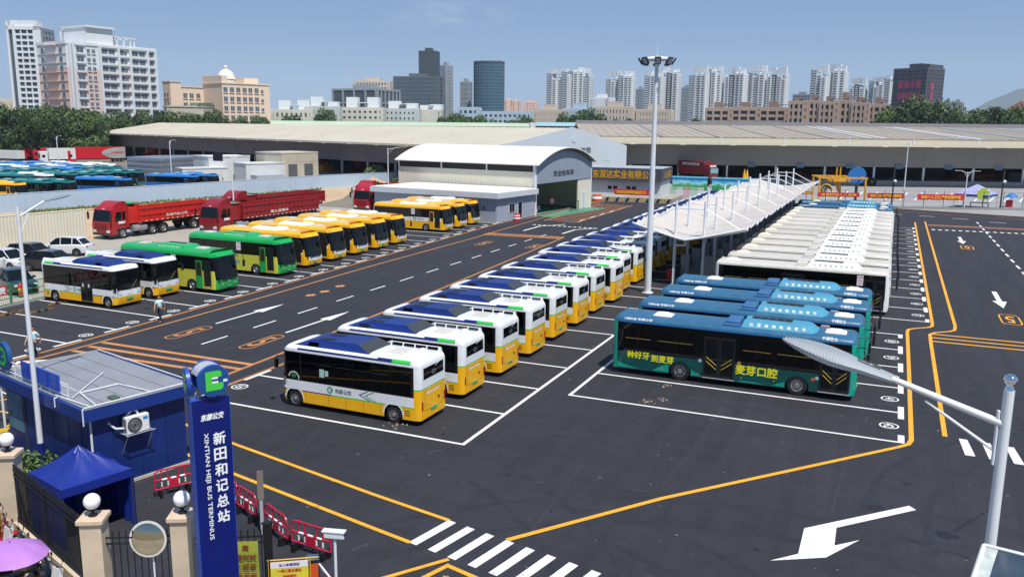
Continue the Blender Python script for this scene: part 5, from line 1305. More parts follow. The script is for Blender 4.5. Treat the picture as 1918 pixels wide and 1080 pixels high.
# ---- blue pop up tent
tc = (G(147, 838, 2.75)); TB = M('tent_blue', '132A84', .38, var=.1, scale=1.2, spec=.6)
tn = thing('tent', 'blue pop up tent with one open side behind the iron fence', 'tent', (tc.x, tc.y, 0), R(-14)); a = 1.12; N = 14; ze, zp = 2.0, 2.85
m = MB()
for k in range(4):
    c0, s0 = [(1, 0), (0, 1), (-1, 0), (0, -1)][k]
    def pt(u, v):                                     # u across -1..1, v eave 0..1 peak
        w_ = a*(1-v); z = ze+(zp-ze)*(v**1.35)-.06*(1-u*u)*(1-v)*0; x, y = w_, u*w_
        return (x*c0-y*s0, x*s0+y*c0, z-.05*math.sin(math.pi*min(1, abs(u)))*(1-v))
    vs_ = [tuple(Vector(pt(-1+2*i/N, j/6))+Vector((0, 0, (0 if j in (0, 6) or i in (0, N) else random.uniform(-.022, .022))))) for j in range(7) for i in range(N+1)]
    m.mesh(vs_, [(j*(N+1)+i, j*(N+1)+i+1, (j+1)*(N+1)+i+1, (j+1)*(N+1)+i) for j in range(6) for i in range(N)], 0, True)
m.build('canopy', TB, tn)
m = MB()
for k in range(4):
    c0, s0 = [(1, 0), (0, 1), (-1, 0), (0, -1)][k]
    q = [(a*c0+a*u*s0*-1, a*s0+a*u*c0, z) for u, z in ((-1, ze-.28), (1, ze-.28), (1, ze), (-1, ze))]; m.poly(q)
m.build('valance', TB, tn)
for nm, c0, s0 in (('side_cloth', 0, 1), ('side_cloth', -1, 0), ('side_cloth', 0, -1)):
    m = MB(); vs_ = [(a*.99*c0-a*.99*u*s0+.05*math.sin(u*17)*c0, a*.99*s0+a*.99*u*c0+.05*math.sin(u*17)*s0, z) for z in (.02, ze-.05) for u in [-1+2*i/24 for i in range(25)]]
    m.mesh(vs_, [(i, i+1, 26+i, 25+i) for i in range(24)], 0, True); m.build(nm, TB, tn)
for x, y in ((a, a), (a, -a), (-a, a), (-a, -a)):
    m = MB(); m.cyl((x*.97, y*.97, 0), (x*.97, y*.97, ze), .022, n=6); m.build('leg', DGREY, tn)
m = MB(); m.cyl((-a*.9, -a*.99, ze-.05), (.3, -a*.99, ze-.45), .015, n=5); m.cyl((a*.9, -a*.99, ze-.05), (-.3, -a*.99, ze-.45), .015, n=5); m.build('brace', DGREY, tn)
# ---- red water filled barriers
RB = M('barrier_red', 'C01F3C', .35, var=.1, coat=.2); RW = M('reflective_white', 'E6E6E6', .4, var=.05)
def make_barrier():
    o = thing('plastic_barrier', '', 'barrier', (0, 0, 0), 0, 'red plastic road barriers'); L = 1.35
    m = MB(); t = .03
    n = 5; pts = [(-L/2, 0, .28), (-L/2, 0, .78)]+[(-L/2+.2-.2*math.cos(math.pi/2*i/n), 0, .78+.2*math.sin(math.pi/2*i/n)) for i in range(1, n+1)]+[(L/2-.2+.2*math.sin(math.pi/2*i/n), 0, .78+.2*math.cos(math.pi/2*i/n)) for i in range(n+1)]+[(L/2, 0, .28), (-L/2, 0, .28)]
    m.tube([Vector(p) for p in pts], t, 7)
    m.tube([(-L/2, 0, .62), (L/2, 0, .62)], t, 7); m.build('frame', RB, o)
    for x in (-.42, -.2, .2, .42): q = MB(); q.cyl((x, 0, .28), (x, 0, .98), .022, n=6, m=0); q.cyl((x, 0, .36), (x, 0, .54), .027, n=6, m=1); q.build('bar', [RB, RW], o)
    q = MB(); q.bbox(-.17, .17, -.03, .03, .3, .6, .01); q.build('panel', RB, o)
    for x in (-.32, 0, .32): q = MB(); q.cyl((x-.09, 0, .62), (x+.09, 0, .62), .034, n=7); q.build('reflector', RW, o)
    for x in (-.5, .5): q = MB(); q.xz([(x-.05, 0), (x+.05, 0), (x+.03, .28), (x-.03, .28)], -.22, .22); q.build('foot', BLACK, o)
    return o
br0_ = make_barrier(); first = True
BAR = [((290, 932), (363, 915), 'red plastic barrier in front of the blue booth wall'), ((425, 935), (447, 958), 'red plastic barrier half hidden behind the pylon sign'), ((446, 957), (482, 980), 'red plastic barrier right of the pylon, next to the weathered board'), ((498, 992), (540, 1024), 'red plastic barrier, middle of the line beyond the gate post'), ((546, 1026), (621, 1050), 'red plastic barrier next to the white camera post')]
for i, (p, q, lab) in enumerate(BAR):
    A1, B1 = G(*p), G(*q); mid = (A1+B1)/2; dd = B1-A1; o = br0_ if i == 0 else copy_tree(br0_)
    o.location = (mid.x, mid.y, 0); o.rotation_euler = (0, 0, math.atan2(dd.y, dd.x)); o['label'] = lab; s = dd.length/1.4; o.scale = (min(max(s, .8), 1.25), 1, 1)
# ---- entrance gate furniture
def gate_box(loc, rz, lab, colr, h=1.15):
    o = thing('barrier_gate', lab, 'barrier gate', loc, rz)
    m = MB(); m.bbox(-.17, .17, -.15, .15, .08, h, .02, 0); m.build('housing', DGREY, o)
    m = MB(); m.box(-.175, -.02, -.156, -.151, .2, h-.06); m.box(-.02, .175, -.156, -.151, .2, h-.06); m.build('front_panel', colr, o)
    m = MB(); m.bbox(-.19, .19, -.17, .17, h, h+.06, .02); m.build('cap', M('cap_slate', '3E5468', .45), o)
    m = MB(); m.box(-.25, .25, -.22, .22, 0, .08); m.build('plinth', M('barrier_base', 'C9A632', .6), o)
    return o
p = G(585, 1042, 1.2); gb = gate_box((p.x, p.y, 0), R(28), 'orange and black barrier gate box beside the yellow notice board', ORANGE)
m = MB(); m.bbox(-.165, -.06, -.165, -.158, .55, 1.0, .005); m.build('notice', YEL, gb)
arm = MB(); e1 = Vector((1.6, -2.4, .95)); arm.box(0, 3.6, -.025, .025, .92, 1.0); ao = arm.build('arm', STEELW, gb); ao.rotation_euler = (0, 0, R(-62)); ao.location = (.18, 0, 0)
m = MB()
for k in range(5): m.box(.5+.7*k, .85+.7*k, -.027, .027, .935, .985)
m.build('arm_stripe', RED, ao)
p = G(627, 1003, 2.0); cp_ = thing('camera_post', 'slim white post with a white camera housing by the barriers', 'camera', (p.x, p.y, 0), R(15))
m = MB(); m.cyl((0, 0, 0), (0, 0, 1.95), .045, .04, 10); m.build('post', STEELW, cp_); m = MB(); m.bbox(-.3, .28, -.09, .09, 1.97, 2.13, .03); m.box(-.34, .3, -.11, .11, 2.13, 2.16); m.build('camera_housing', STEELW, cp_)
m = MB(); m.cyl((.28, 0, 2.05), (.31, 0, 2.05), .05, n=10); m.build('lens', BLACK, cp_)
p = G(572, 1048, 1.25); yb = thing('notice_board', 'yellow notice board on a yellow frame beside the orange gate box', 'notice board', (p.x-.35, p.y-.25, 0), R(34))
m = MB()
for x in (-.55, .55): m.cyl((x, 0, 0), (x, 0, 1.35), .02, n=6)
m.cyl((-.58, 0, 1.32), (.78, 0, 1.32), .02, n=6); m.build('frame', M('frame_yellow', 'C99A2E', .45), yb)
m = MB(); m.box(-.5, .5, -.012, .012, .45, 1.26, 0); m.box(-.5, .5, -.016, -.013, 1.08, 1.26, 1); m.build('board', [M('board_yellow', 'D9C93A', .5), PAPER], yb)
k = MB()
for i, s in enumerate(('出入车辆须知', '一停二看三通过', '减速慢行', '服从管理')): lettering(s, None, (0, -.02, 1.17-.17*i), (1, 0, 0), (0, 0, 1), .085, mb=k, m=0 if i else 1, bold=.003)
k.build('lettering', [RED, M('lettering_blue_dark', '24408C', .5, var=0)], yb)
p = G(42, 755, 1.2); gate_box((p.x, p.y, 0), R(-10), 'red and black barrier gate box left of the booth', RED, 1.3)
p = G(9, 655+15, 0); p = G(45, 805, 0); cp2 = thing('camera_post', 'white camera post left of the booth beside the red gate box', 'camera', (G(10, 800).x, G(10, 800).y, 0), R(10))
m = MB(); m.cyl((0, 0, 0), (0, 0, 1.9), .05, n=8); m.cyl((0, 0, 1.6), (.9, .2, 1.15), .03, n=6); m.build('post', STEELW, cp2); m = MB(); m.bbox(-.28, .28, -.09, .09, 1.9, 2.06, .03); m.build('camera_housing', STEELW, cp2)
isl = MB(); q = [G(-40, 815), G(58, 800), G(62, 812), G(-40, 838)]; isl.prism([(v.x, v.y) for v in q], 0, .16); struct(isl.build('traffic_island', M('island_yellow', 'C9A020', .6, var=.15, dirt='6d5a20', dirt_amt=.4)))
lb = MB()
for a_, b_ in (((60, 690+50), (0, 700+50)), ((95, 790), (0, 770)), ((70, 770), (10, 800)), ((95, 765), (55, 800)), ((90, 800), (0, 812))): strip(lb, G(*a_), G(*b_), .14)
mark(lb, 'yellow_box_marking', PY)
# bushes beside the far pillar
# ================================================================ trucks, cars, people, hoardings
TR = M('truck_red', 'A5161F', .3, var=.08, coat=.4, dirt='7a4a3c', dirt_amt=.25); BEDR = M('bed_red', 'C2261C', .45, var=.1, dirt='9a5a40', dirt_amt=.35); BEDD = M('bed_dark_red', '8E1820', .45, var=.1, dirt='8a5a48', dirt_amt=.35)
CHAS = M('chassis_grey', '3A3A3C', .6, var=.15, dirt='6a6258', dirt_amt=.4); ALU = M('aluminium', 'A8ABAE', .35, metal=.5, var=.1, dirt='777064', dirt_amt=.4)
def make_truck(cab, bedm, words, blen=9.6):
    o = thing('dump_truck', '', 'truck', (0, 0, 0), 0, 'red dump trucks on the concrete lot')
    # cab, front at x=0
    W = 2.48; prof = [(-.02, .55), (.0, 1.3), (-.06, 1.75), (-.42, 2.75), (-.62, 2.95), (-2.25, 3.0), (-2.25, .95), (-1.9, .95), (-1.75, 1.35), (-.95, 1.35), (-.8, .55)]
    m = MB(); m.xz([(-.02, .45), (.02, 1.3), (-.04, 1.75), (-.36, 2.85), (-.55, 3.0), (-2.2, 3.02), (-2.2, 1.0), (-.25, 1.0), (-.25, .45)], -W/2+.06, W/2-.06, 0)
    for s in (-1, 1):
        y0, y1 = sorted((s*(W/2-.06), s*W/2)); m.xz([(-.1, .5), (-.06, 1.35), (-.42, 2.72), (-.6, 2.86), (-2.2, 2.9), (-2.2, 1.05), (-1.98, 1.05), (-1.86, 1.3), (-1.6, 1.4), (-1.2, 1.4), (-.92, 1.25), (-.78, .95), (-.78, .5)], y0, y1, 0)
    m.build('cab', cab, o)
    m = MB(); m.xz([(-.5, 3.0), (-.75, 3.2), (-1.3, 3.52), (-1.7, 3.6), (-2.2, 3.55), (-2.2, 3.0)], -.98, .98, 0); m.build('wind_deflector', cab, o)
    m = MB(); m.mesh([(-.03, -1.1, 1.74), (-.03, 1.1, 1.74), (-.315, 1.06, 2.78), (-.315, -1.06, 2.78)], [(0, 1, 2, 3)]); m.build('windscreen', GLASSB, o)
    m = MB(); m.box(.0, .05, -.8, .8, .95, 1.55, 0); m.box(.02, .08, -1.1, 1.1, .42, .62, 1); m.build('grille', [M('grille_dark_red', '7c1018', .4), CHAS], o)
    for s in (-1, 1):
        y = s*W/2; ya, yb = sorted((y, y+s*.012)); m = MB(); m.xz([(-.52, 1.72), (-.72, 2.45), (-.8, 2.62), (-1.35, 2.62), (-1.35, 1.72)], ya, yb); m.build('side_window', GLASSB, o)
        if s: m = MB(); m.xz([(-1.45, 1.85), (-1.45, 2.6), (-1.8, 2.6), (-1.8, 1.85)], ya, yb); m.build('side_window', GLASSB, o)
        m = MB(); m.bbox(-.04, .06, s*.9-.22, s*.9+.22, .68, .92, .03); m.build('headlight', LENS, o)
        mirror(o, [(-.3, s*1.15, 2.75), (.15, s*1.45, 2.75), (.15, s*1.48, 2.6)], (.12, .2, .7))
        k = MB(); lettering('解放J6P', None, (-1.35, y+s*.016, 1.58), right_of(s), (.0, 0, 1), .26, mb=k, bold=.02); k.build('lettering', TXT_W, o)
        m = MB(); m.bbox(-1.0, -.5, s*1.1-.1, s*1.1+.1, .35, .75, .03); m.build('step', CHAS, o)
        m = MB(); m.cyl((-2.75, s*.95, .85), (-4.4, s*.95, .85), .33, n=16); m.build('fuel_tank', ALU, o)
    k = MB(); lettering('东风', None, (-.4, 0, 2.9), (0, 1, 0), (-.3, 0, 1), .16, mb=k, bold=.006); k.build('lettering', TXT_W, o)
    # chassis + trailer
    m = MB(); m.box(-7.2, -.6, -.45, .45, .7, 1.0); m.box(-5-blen, -5.2, -.55, .55, 1.05, 1.3); m.build('chassis', CHAS, o)
    xb = -3.5; xe = xb-blen-1.2
    for x in (-1.4, -5.1, -6.5, xe+3.6, xe+2.2):
        for s in (-1, 1): wheel(o, x, s*1.06, .53, .32, sd=s)
    for x in (-5.1, -6.5, xe+3.6, xe+2.2):
        for s in (-1, 1):
            f = MB(); n = 8
            for i in range(n):
                t0, t1 = math.pi*i/n, math.pi*(i+1)/n
                q = [(x+.62*math.cos(t), s*1.06+dy, .53+.62*math.sin(t)) for t, dy in ((t0, -.2), (t1, -.2), (t1, .2), (t0, .2))]; f.poly(q); f.poly(q[::-1])
            f.build('mudguard', CHAS, o)
    zb, zt, w = 1.42, 2.75, 1.24
    m = MB(); m.box(xe, xb, -w, w, zb, zb+.08); m.box(xe, xb, -w, -w+.05, zb, zt); m.box(xe, xb, w-.05, w, zb, zt); m.box(xe, xe+.06, -w, w, zb, zt); m.box(xb-.06, xb, -w, w, zb, zt+.45)
    m.build('bed', bedm, o)
    n = int(blen/.62)
    for s in (-1, 1):
        for i in range(n+1):
            x = xe+.1+(xb-xe-.3)*i/n; r = MB(); y0, y1 = sorted((s*w, s*(w+.07))); r.box(x, x+.1, y0, y1, zb+.0, zt-.05); r.build('rib', bedm, o)
        for z in (zb-.02, zb+.62, zt-.08):
            r = MB(); y0, y1 = sorted((s*w, s*(w+.085))); r.box(xe, xb, y0, y1, z, z+.11); r.build('side_rail', bedm, o)
        r = MB()
        for i in range(n): x = xe+.3+(xb-xe-.5)*i/n; y0, y1 = sorted((s*(w+.085), s*(w+.09))); r.box(x, x+.22, y0, y1, zb+.01, zb+.07)
        r.build('reflector', TXT_W, o)
        k = MB(); lettering(words, None, ((xb+xe)/2+.6, s*(w+.078), zb+.42), right_of(s), (0, 0, 1), .3, width=2.9, mb=k, bold=.012); k.build('lettering', M('lettering_pale', 'E9C9BE', .5, var=0), o)
    m = MB(); m.box(xe+.1, xb-.1, -w+.06, w-.06, zb+.08, zb+.12); m.build('bed_floor', M('bed_floor_sand', '9C8468', .9, var=.2), o)
    m = MB(); m.bbox(xb-.1, xb+1.05, -1.0, 1.0, 1.35, 2.9, .03); m.cyl((xb+.5, -.2, 2.9), (xb+.5, -.2, 3.15), .2, n=10); m.build('front_box', bedm, o)
    return o
tA = make_truck(TR, BEDR, '东旭汽车公司'); tA['label'] = 'red dump truck with bright orange red bed, leftmost on the concrete lot'
m = MB(); m.sphere((-3.2, .3, 3.28), .5, 10, 6, 0, .35); m.build('tarpaulin', M('tarp_green', '2E9A50', .7, var=.15), tA)
tB = make_truck(M('truck_dark_red', '8C1420', .3, var=.08, coat=.4, dirt='6a4038', dirt_amt=.25), BEDD, '渣土运输车', 11.2); tB['label'] = 'dark red dump truck standing in front of another red truck, by the lamp post'
m = MB(); m.box(-3.4, -2.3, -1.1, 1.1, 3.05, 3.1); m.build('tarpaulin', M('tarp_grey', '8C8578', .7, var=.15), tB)
pA = G(226, 447); tA.location = (-80.15, 67.95, 0); tA.rotation_euler = (0, 0, R(-90)); tA.scale = tB.scale = (1.16, 1.16, 1.16)
tB.location = (-72.6, 76.3, 0); tB.rotation_euler = (0, 0, R(-92))
tC = copy_tree(tB, None, (-79.0, 86.5, 0), R(-92), 'dark red dump truck half hidden behind the truck by the lamp post')
tD = copy_tree(tA, None, (-71.6, 106.4, 0), R(-88), 'red dump truck cab with green tarpaulin, left of the grey office building')
tE = copy_tree(tA, None, (-76.2, 113.5, 0), R(-88), 'red dump truck behind the one with the green tarpaulin')
def make_car(col, name):
    pm = M(name, col, .2, var=.03, coat=.8); o = thing('parked_car', '', 'car', (0, 0, 0), 0, 'cars parked behind the green fence'); L, W = 4.65, 1.86
    # sections: x, half width at sill, sill z, belt z, half width belt, roof z (or bonnet), half width top
    S = [(-2.32, .70, .45, .85, .74, .98, .62), (-2.2, .86, .32, .95, .88, 1.05, .72), (-1.6, .92, .27, 1.0, .92, 1.08, .78), (-.6, .93, .25, 1.0, .93, 1.07, .78), (.55, .93, .25, .98, .93, 1.03, .8), (1.35, .92, .27, .92, .92, .99, .76), (2.0, .88, .3, .84, .86, .9, .66), (2.33, .66, .42, .66, .66, .76, .5)]
    m = MB(); v = []
    for x, hw, z0, zb, hb, zt, ht in S: v += [(x, -hw*.9, z0), (x, -hw, (z0+zb)/2), (x, -hb, zb), (x, -ht, zt), (x, ht, zt), (x, hb, zb), (x, hw, (z0+zb)/2), (x, hw*.9, z0)]
    m.mesh(v, [(i*8+j, (i+1)*8+j, (i+1)*8+(j+1) % 8, i*8+(j+1) % 8) for i in range(len(S)-1) for j in range(8)], 0, True); m.poly([v[j] for j in range(8)][::-1]); m.poly([v[-8+j] for j in range(8)])
    m.build('body', pm, o)
    g = MB(); roof = [(-1.95, .7, 1.05), (-1.35, .62, 1.58), (-.2, .62, 1.66), (.45, .6, 1.6), (1.3, .72, 1.0)]
    v = []
    for x, hw, z in roof: v += [(x, -hw-.02*(z < 1.2), z), (x, hw+.02*(z < 1.2), z)]
    roofp = MB(); roofp.mesh([(-1.5, -.6, 1.52), (-1.5, .6, 1.52), (-1.35, -.63, 1.6), (-1.35, .63, 1.6), (-.2, -.64, 1.68), (-.2, .64, 1.68), (.5, -.61, 1.61), (.5, .61, 1.61)], [(0, 2, 3, 1), (2, 4, 5, 3), (4, 6, 7, 5)], 0, True); roofp.build('roof', pm, o)
    g.mesh([(-2.0, -.72, 1.04), (-2.0, .72, 1.04), (-1.5, .6, 1.52), (-1.5, -.6, 1.52)], [(0, 3, 2, 1)]); g.build('rear_window', GLASSB, o)
    g = MB(); g.mesh([(1.32, -.74, 1.0), (1.32, .74, 1.0), (.5, .61, 1.61), (.5, -.61, 1.61)], [(0, 1, 2, 3)]); g.build('windscreen', GLASSB, o)
    for s in (-1, 1):
        g = MB(); q = [(-1.95, s*.8, 1.04), (1.28, s*.8, 1.0), (.5, s*.615, 1.6), (-.2, s*.645, 1.66), (-1.35, s*.635, 1.58), (-1.5, s*.61, 1.51)]; g.poly(q if s < 0 else q[::-1]); g.build('side_window', GLASSB, o)
        pl = MB(); pl.cyl((.05, s*.8, 1.02), (.05, s*.65, 1.64), .03, n=5); pl.cyl((-1.0, s*.82, 1.04), (-1.0, s*.65, 1.62), .04, n=5); pl.cyl((1.28, s*.79, 1.0), (.5, s*.63, 1.61), .035, n=5); pl.cyl((-1.97, s*.78, 1.04), (-1.4, s*.63, 1.58), .05, n=5); pl.build('pillar', pm, o)
        for x in (-1.42, 1.4): wheel(o, x, s*.82, .34, .22, sd=s)
        h = MB(); h.bbox(2.05, 2.3, s*.62-.16, s*.62+.12, .68, .82, .03); h.build('headlight', LENS, o); h = MB(); h.bbox(-2.33, -2.15, s*.68-.13, s*.68+.13, .82, .96, .03); h.build('tail_light', REDL, o)
        h = MB(); h.bbox(.85, 1.05, s*1.0-.1, s*1.0+.1, 1.0, 1.16, .03); h.build('door_mirror', pm, o)
        aw = MB()
        for x in (-1.42, 1.4): aw.cyl((x, s*.9, .36), (x, s*.935, .36), .4, n=18)
        aw.build('wheel_arch', BLACK, o)
    gr = MB(); gr.box(2.3, 2.36, -.4, .4, .45, .62, 0); gr.box(2.36, 2.37, -.22, .22, .46, .58, 1); gr.build('grille', [BLACK, M('plate_blue', '2F6FB8', .4, var=0)], o)
    return o
wc = make_car('E2E3E5', 'car_white'); dc = make_car('14282C', 'car_dark_green'); mc_ = make_car('2A1218', 'car_maroon'); bc = make_car('17181C', 'car_black')
def setcar(o, p, rz, lab): g = G(*p); o.scale = (1.08, 1.08, 1.08); o.location = (g.x, g.y, 0); o.rotation_euler = (0, 0, R(rz)); o['label'] = lab
setcar(dc, (28, 545), -16, 'dark green car with blue plate directly behind the green fence and fire extinguisher')
setcar(wc, (14, 503), 4, 'white car facing the yard with dark roof, beside the maroon car')
setcar(mc_, (60, 490), 12, 'dark maroon car parked between a white car and a black car')
setcar(bc, (98, 506), 18, 'black car mostly hidden behind the nearest left small bus')
wc2 = copy_tree(wc); setcar(wc2, (124, 477), 204, 'white car seen from behind near the cream wall')
# green mesh fence, banner, extinguisher
gfA, gfB = G(-60, 590), G(96, 556); d = (gfB-gfA).normalized(); L = (gfB-gfA).length
GF = M('fence_green', '2E7D55', .5, var=.08); gf = thing('mesh_fence', 'green tubular fence behind the end bays of the coach row', 'fence', gfA, math.atan2(d.y, d.x))
n = int(L/2.4)
for i in range(n+1):
    m = MB(); x = min(L, i*L/n); m.bbox(x-.06, x+.06, -.06, .06, 0, 1.65, .01); m.build('post', GF, gf)
for z in (.15, .55, .95, 1.5): m = MB(); m.box(0, L, -.025, .025, z-.025, z+.025); m.build('rail', GF, gf)
m = MB()
for i in range(int(L/.16)): m.cyl((i*.16, 0, .15), (i*.16, 0, 1.5), .008, n=4, cap=False)
m.build('wire', GF, gf)['kind'] = 'stuff'
struct(MB().box(0, L+6, -.1, .1, 0, .12).build('kerb', M('concrete_kerb', '8F8D89'), None, gfA+Vector((.15*d.y, -.3*d.x, 0)), math.atan2(d.y, d.x)))
rbn = thing('red_banner', 'red cloth banner with white writing on the green fence', 'banner', gfA, math.atan2(d.y, d.x)); m = MB()
xb_ = (G(24, 575)-gfA).length; m.poly([(xb_-4.6, -.08, .85), (xb_, -.1, .85), (xb_, -.08, 1.55), (xb_-4.6, -.08, 1.55)]); m.build('cloth', M('banner_red', 'C8303A', .7, var=.1), rbn)
k = MB(); lettering('安全生产人人有责', None, (xb_-2.3, -.1, 1.2), (1, 0, 0), (0, 0, 1), .5, width=4.3, mb=k, bold=.02); k.build('lettering', TXT_W, rbn)
fe = thing('fire_extinguisher', 'large red wheeled fire extinguisher by the green fence', 'fire extinguisher', G(40, 556)); m = MB(); m.lathe([(.001, .1), (.17, .1), (.18, .15), (.18, .85), (.12, 1.0), (.05, 1.05), (.05, 1.12), (.001, 1.12)], 14); m.build('cylinder_body', RED, fe)
m = MB(); m.box(-.19, .19, -.19, .19, 0, .1); m.cyl((0, 0, 1.1), (.2, 0, 1.2), .02, n=5); m.tube([(.2, 0, 1.2), (.25, -.1, .8), (.2, -.15, .5)], .02, 5); m.build('hose', BLACK, fe); m = MB(); m.lathe([(.183, .45), (.183, .7)], 14); m.build('label_band', YEL, fe)
# cream corrugated wall and pale hoarding
CRM = M('cream_sheet', 'D2CBB8', .6, var=.06, scale=.4, dirt='b3a68c', dirt_amt=.25); HOA = M('hoarding_sheet', 'AABFD4', .5, var=.05, scale=.2, dirt='a5b0b8', dirt_amt=.3)
def sheet_wall(name, lab, pts, h, mat, pitch, amp, cat='wall', parts=0):
    o = thing(name, lab, cat, (pts[0].x, pts[0].y, 0)); o0 = Vector((pts[0].x, pts[0].y, 0))
    for a, b in zip(pts, pts[1:]):
        a = Vector((a.x, a.y, 0))-o0; b = Vector((b.x, b.y, 0))-o0; L = (b-a).length; d = (b-a).normalized(); nn = Vector((d.y, -d.x, 0)); n = int(L/pitch)
        bays = max(1, int(L/parts)) if parts else 1
        for q in range(bays):
            m = MB(); i0, i1 = q*n//bays, (q+1)*n//bays
            for i in range(i0, i1):
                s0, s1, s2, s3, s4 = [(i+t)*L/n for t in (0, .3, .45, .8, 1)]
                P = [a+d*s0, a+d*s1, a+d*s2+nn*amp, a+d*s3+nn*amp, a+d*s4]
                for u, v in zip(P, P[1:]): m.poly([(u.x, u.y, 0), (v.x, v.y, 0), (v.x, v.y, h), (u.x, u.y, h)])
            m.build('sheet', mat, o)
        m = MB(); c = MB(); m.cyl(a+Vector((0, 0, h+.03)), b+Vector((0, 0, h+.03)), .06, n=6); m.build('top_rail', mat, o)
    return o
sheet_wall('sheet_wall', 'cream corrugated sheet wall beside the leftmost dump truck', [Vector((-88, 38, 0)), Vector((-81.8, 57, 0)), Vector((-80.6, 66.4, 0))], 3.45, CRM, .35, .05)
sheet_wall('hoarding', 'long pale blue hoarding between the dirt lot and the coach yard', [G(-60, 405), G(52, 395.5), G(208, 384), G(396, 369.5), G(600, 353), G(745, 345)], 2.6, HOA, 1.0, .015)
# weeds, mound, bushes
def leaf_clump(name, mat, c, size, n, seed, parent=None, leaf=.16, kind=None, flat=.8):
    rnd = random.Random(seed); m = MB()
    for i in range(n):
        u = Vector((rnd.gauss(0, 1), rnd.gauss(0, 1), rnd.gauss(0, 1))).normalized()*rnd.random()**.4
        p = Vector((u.x*size[0], u.y*size[1], abs(u.z)*size[2])); d = Vector((rnd.uniform(-1, 1), rnd.uniform(-1, 1), rnd.uniform(-.4, 1))).normalized(); e = d.orthogonal().normalized()
        l = leaf*rnd.uniform(.6, 1.4); m.poly([p-e*l*.5, p+d*l, p+e*l*.5, p-d*l*.6], rnd.randrange(len(mat)))
    o = m.build(name, mat, parent, c)
    return o
LEAF = [M('leaf_mid', '3F5A2C', .6, var=.3, scale=.6), M('leaf_dark', '2B4323', .6, var=.3, scale=.6), M('leaf_light', '5E7A3A', .6, var=.3, scale=.6)]
DRY = [M('leaf_dry', '7A7A4A', .7, var=.3), LEAF[0], LEAF[2]]
b = thing('bush', 'scrubby bush on the sand heap beside the arched hall', 'bush', G(705, 343)); leaf_clump('foliage', DRY, (0, 0, 1.6), (3.0, 2.4, 2.4), 1800, 3, b, .3); m = MB(); [m.cyl((0, 0, 0), (random.uniform(-2, 2), random.uniform(-1, 1), 2.2), .06, .02, 5) for i in range(6)]; m.build('stem', M('bark', '5A4A3A', .9, var=.2), b)
b = thing('bush', 'small green bush against the left end of the arched hall', 'bush', G(745, 350)); leaf_clump('foliage', LEAF, (0, 0, .2), (1.8, 1.5, 1.8), 700, 4, b, .3)
mo_ = MB(); nr, na = 7, 22; vs_ = []; rnd = random.Random(5)
for j in range(nr+1):
    for i in range(na):
        t = 2*math.pi*i/na; r = j/nr; vs_.append((r*(5+1.0*math.sin(3*t))*math.cos(t), r*5*math.sin(t), 2.0*(1-r)**1.2*(1+.25*rnd.random())-.02))
mo_.mesh(vs_, [(j*na+i, j*na+(i+1) % na, (j+1)*na+(i+1) % na, (j+1)*na+i) for j in range(nr) for i in range(na)], 0, True)
tag(mo_.build('sand_heap', DIRT, None, G(700, 352)), 'heap of reddish sand between the hoarding and the arched hall', 'sand heap')
we = MB(); rnd = random.Random(9)
for a_, b_ in ((G(52, 397), G(300, 378)), (G(300, 378), G(600, 354))):
    for i in range(900):
        p = a_.lerp(b_, rnd.random())+Vector((rnd.gauss(.8, .8), -abs(rnd.gauss(0, .8)), 0)); h = rnd.uniform(.1, .5); e = Vector((rnd.uniform(-1, 1), rnd.uniform(-1, 1), 0))*.18
        we.poly([p-e, p+e, p+Vector((rnd.uniform(-.1, .1), 0, h))], rnd.randrange(3))
we.build('weeds', DRY)['kind'] = 'stuff'
b = thing('bush', 'dry bush on the open dirt lot behind the first dump truck', 'bush', G(330, 384)); leaf_clump('foliage', DRY, (0, 0, 0), (.9, .8, .7), 300, 11, b, .2)
b = thing('hedge', 'leafy hedge behind the far stone gate pillar', 'hedge', G(45, 905)); leaf_clump('foliage', LEAF, (0, 0, 0), (1.4, 1.9, 1.1), 2600, 12, b, .09)
# ---- people
def skin_mesh(pts, edges, root=0, sub=2):
    me = bpy.data.meshes.new('p'); me.from_pydata([p[:3] for p in pts], edges, []); o = bpy.data.objects.new('p', me); COL.objects.link(o)
    md = o.modifiers.new('s', 'SKIN'); md.use_smooth_shade = True
    for i, p in enumerate(pts):
        r = p[3]; me.skin_vertices[0].data[i].radius = (r, r if len(p) < 5 else p[4])
    me.skin_vertices[0].data[root].use_root = True
    sb = o.modifiers.new('u', 'SUBSURF'); sb.levels = sub; sb.render_levels = sub
    dg = bpy.context.evaluated_depsgraph_get(); dg.update()
    out = bpy.data.meshes.new_from_object(o.evaluated_get(dg)); COL.objects.unlink(o); bpy.data.objects.remove(o)
    for p in out.polygons: p.use_smooth = True
    return out
SKIN = M('skin', 'B98A6C', .55, var=.05); SHIRT = M('shirt_pale_blue', 'BFE0E4', .75, var=.08, scale=6); TROU = M('trousers_dark', '1D1E26', .8, var=.1); HAIR = M('hair_black', '14110F', .6, var=.1); SHOE = M('shoe_grey', '6E6A6A', .6, var=.2)
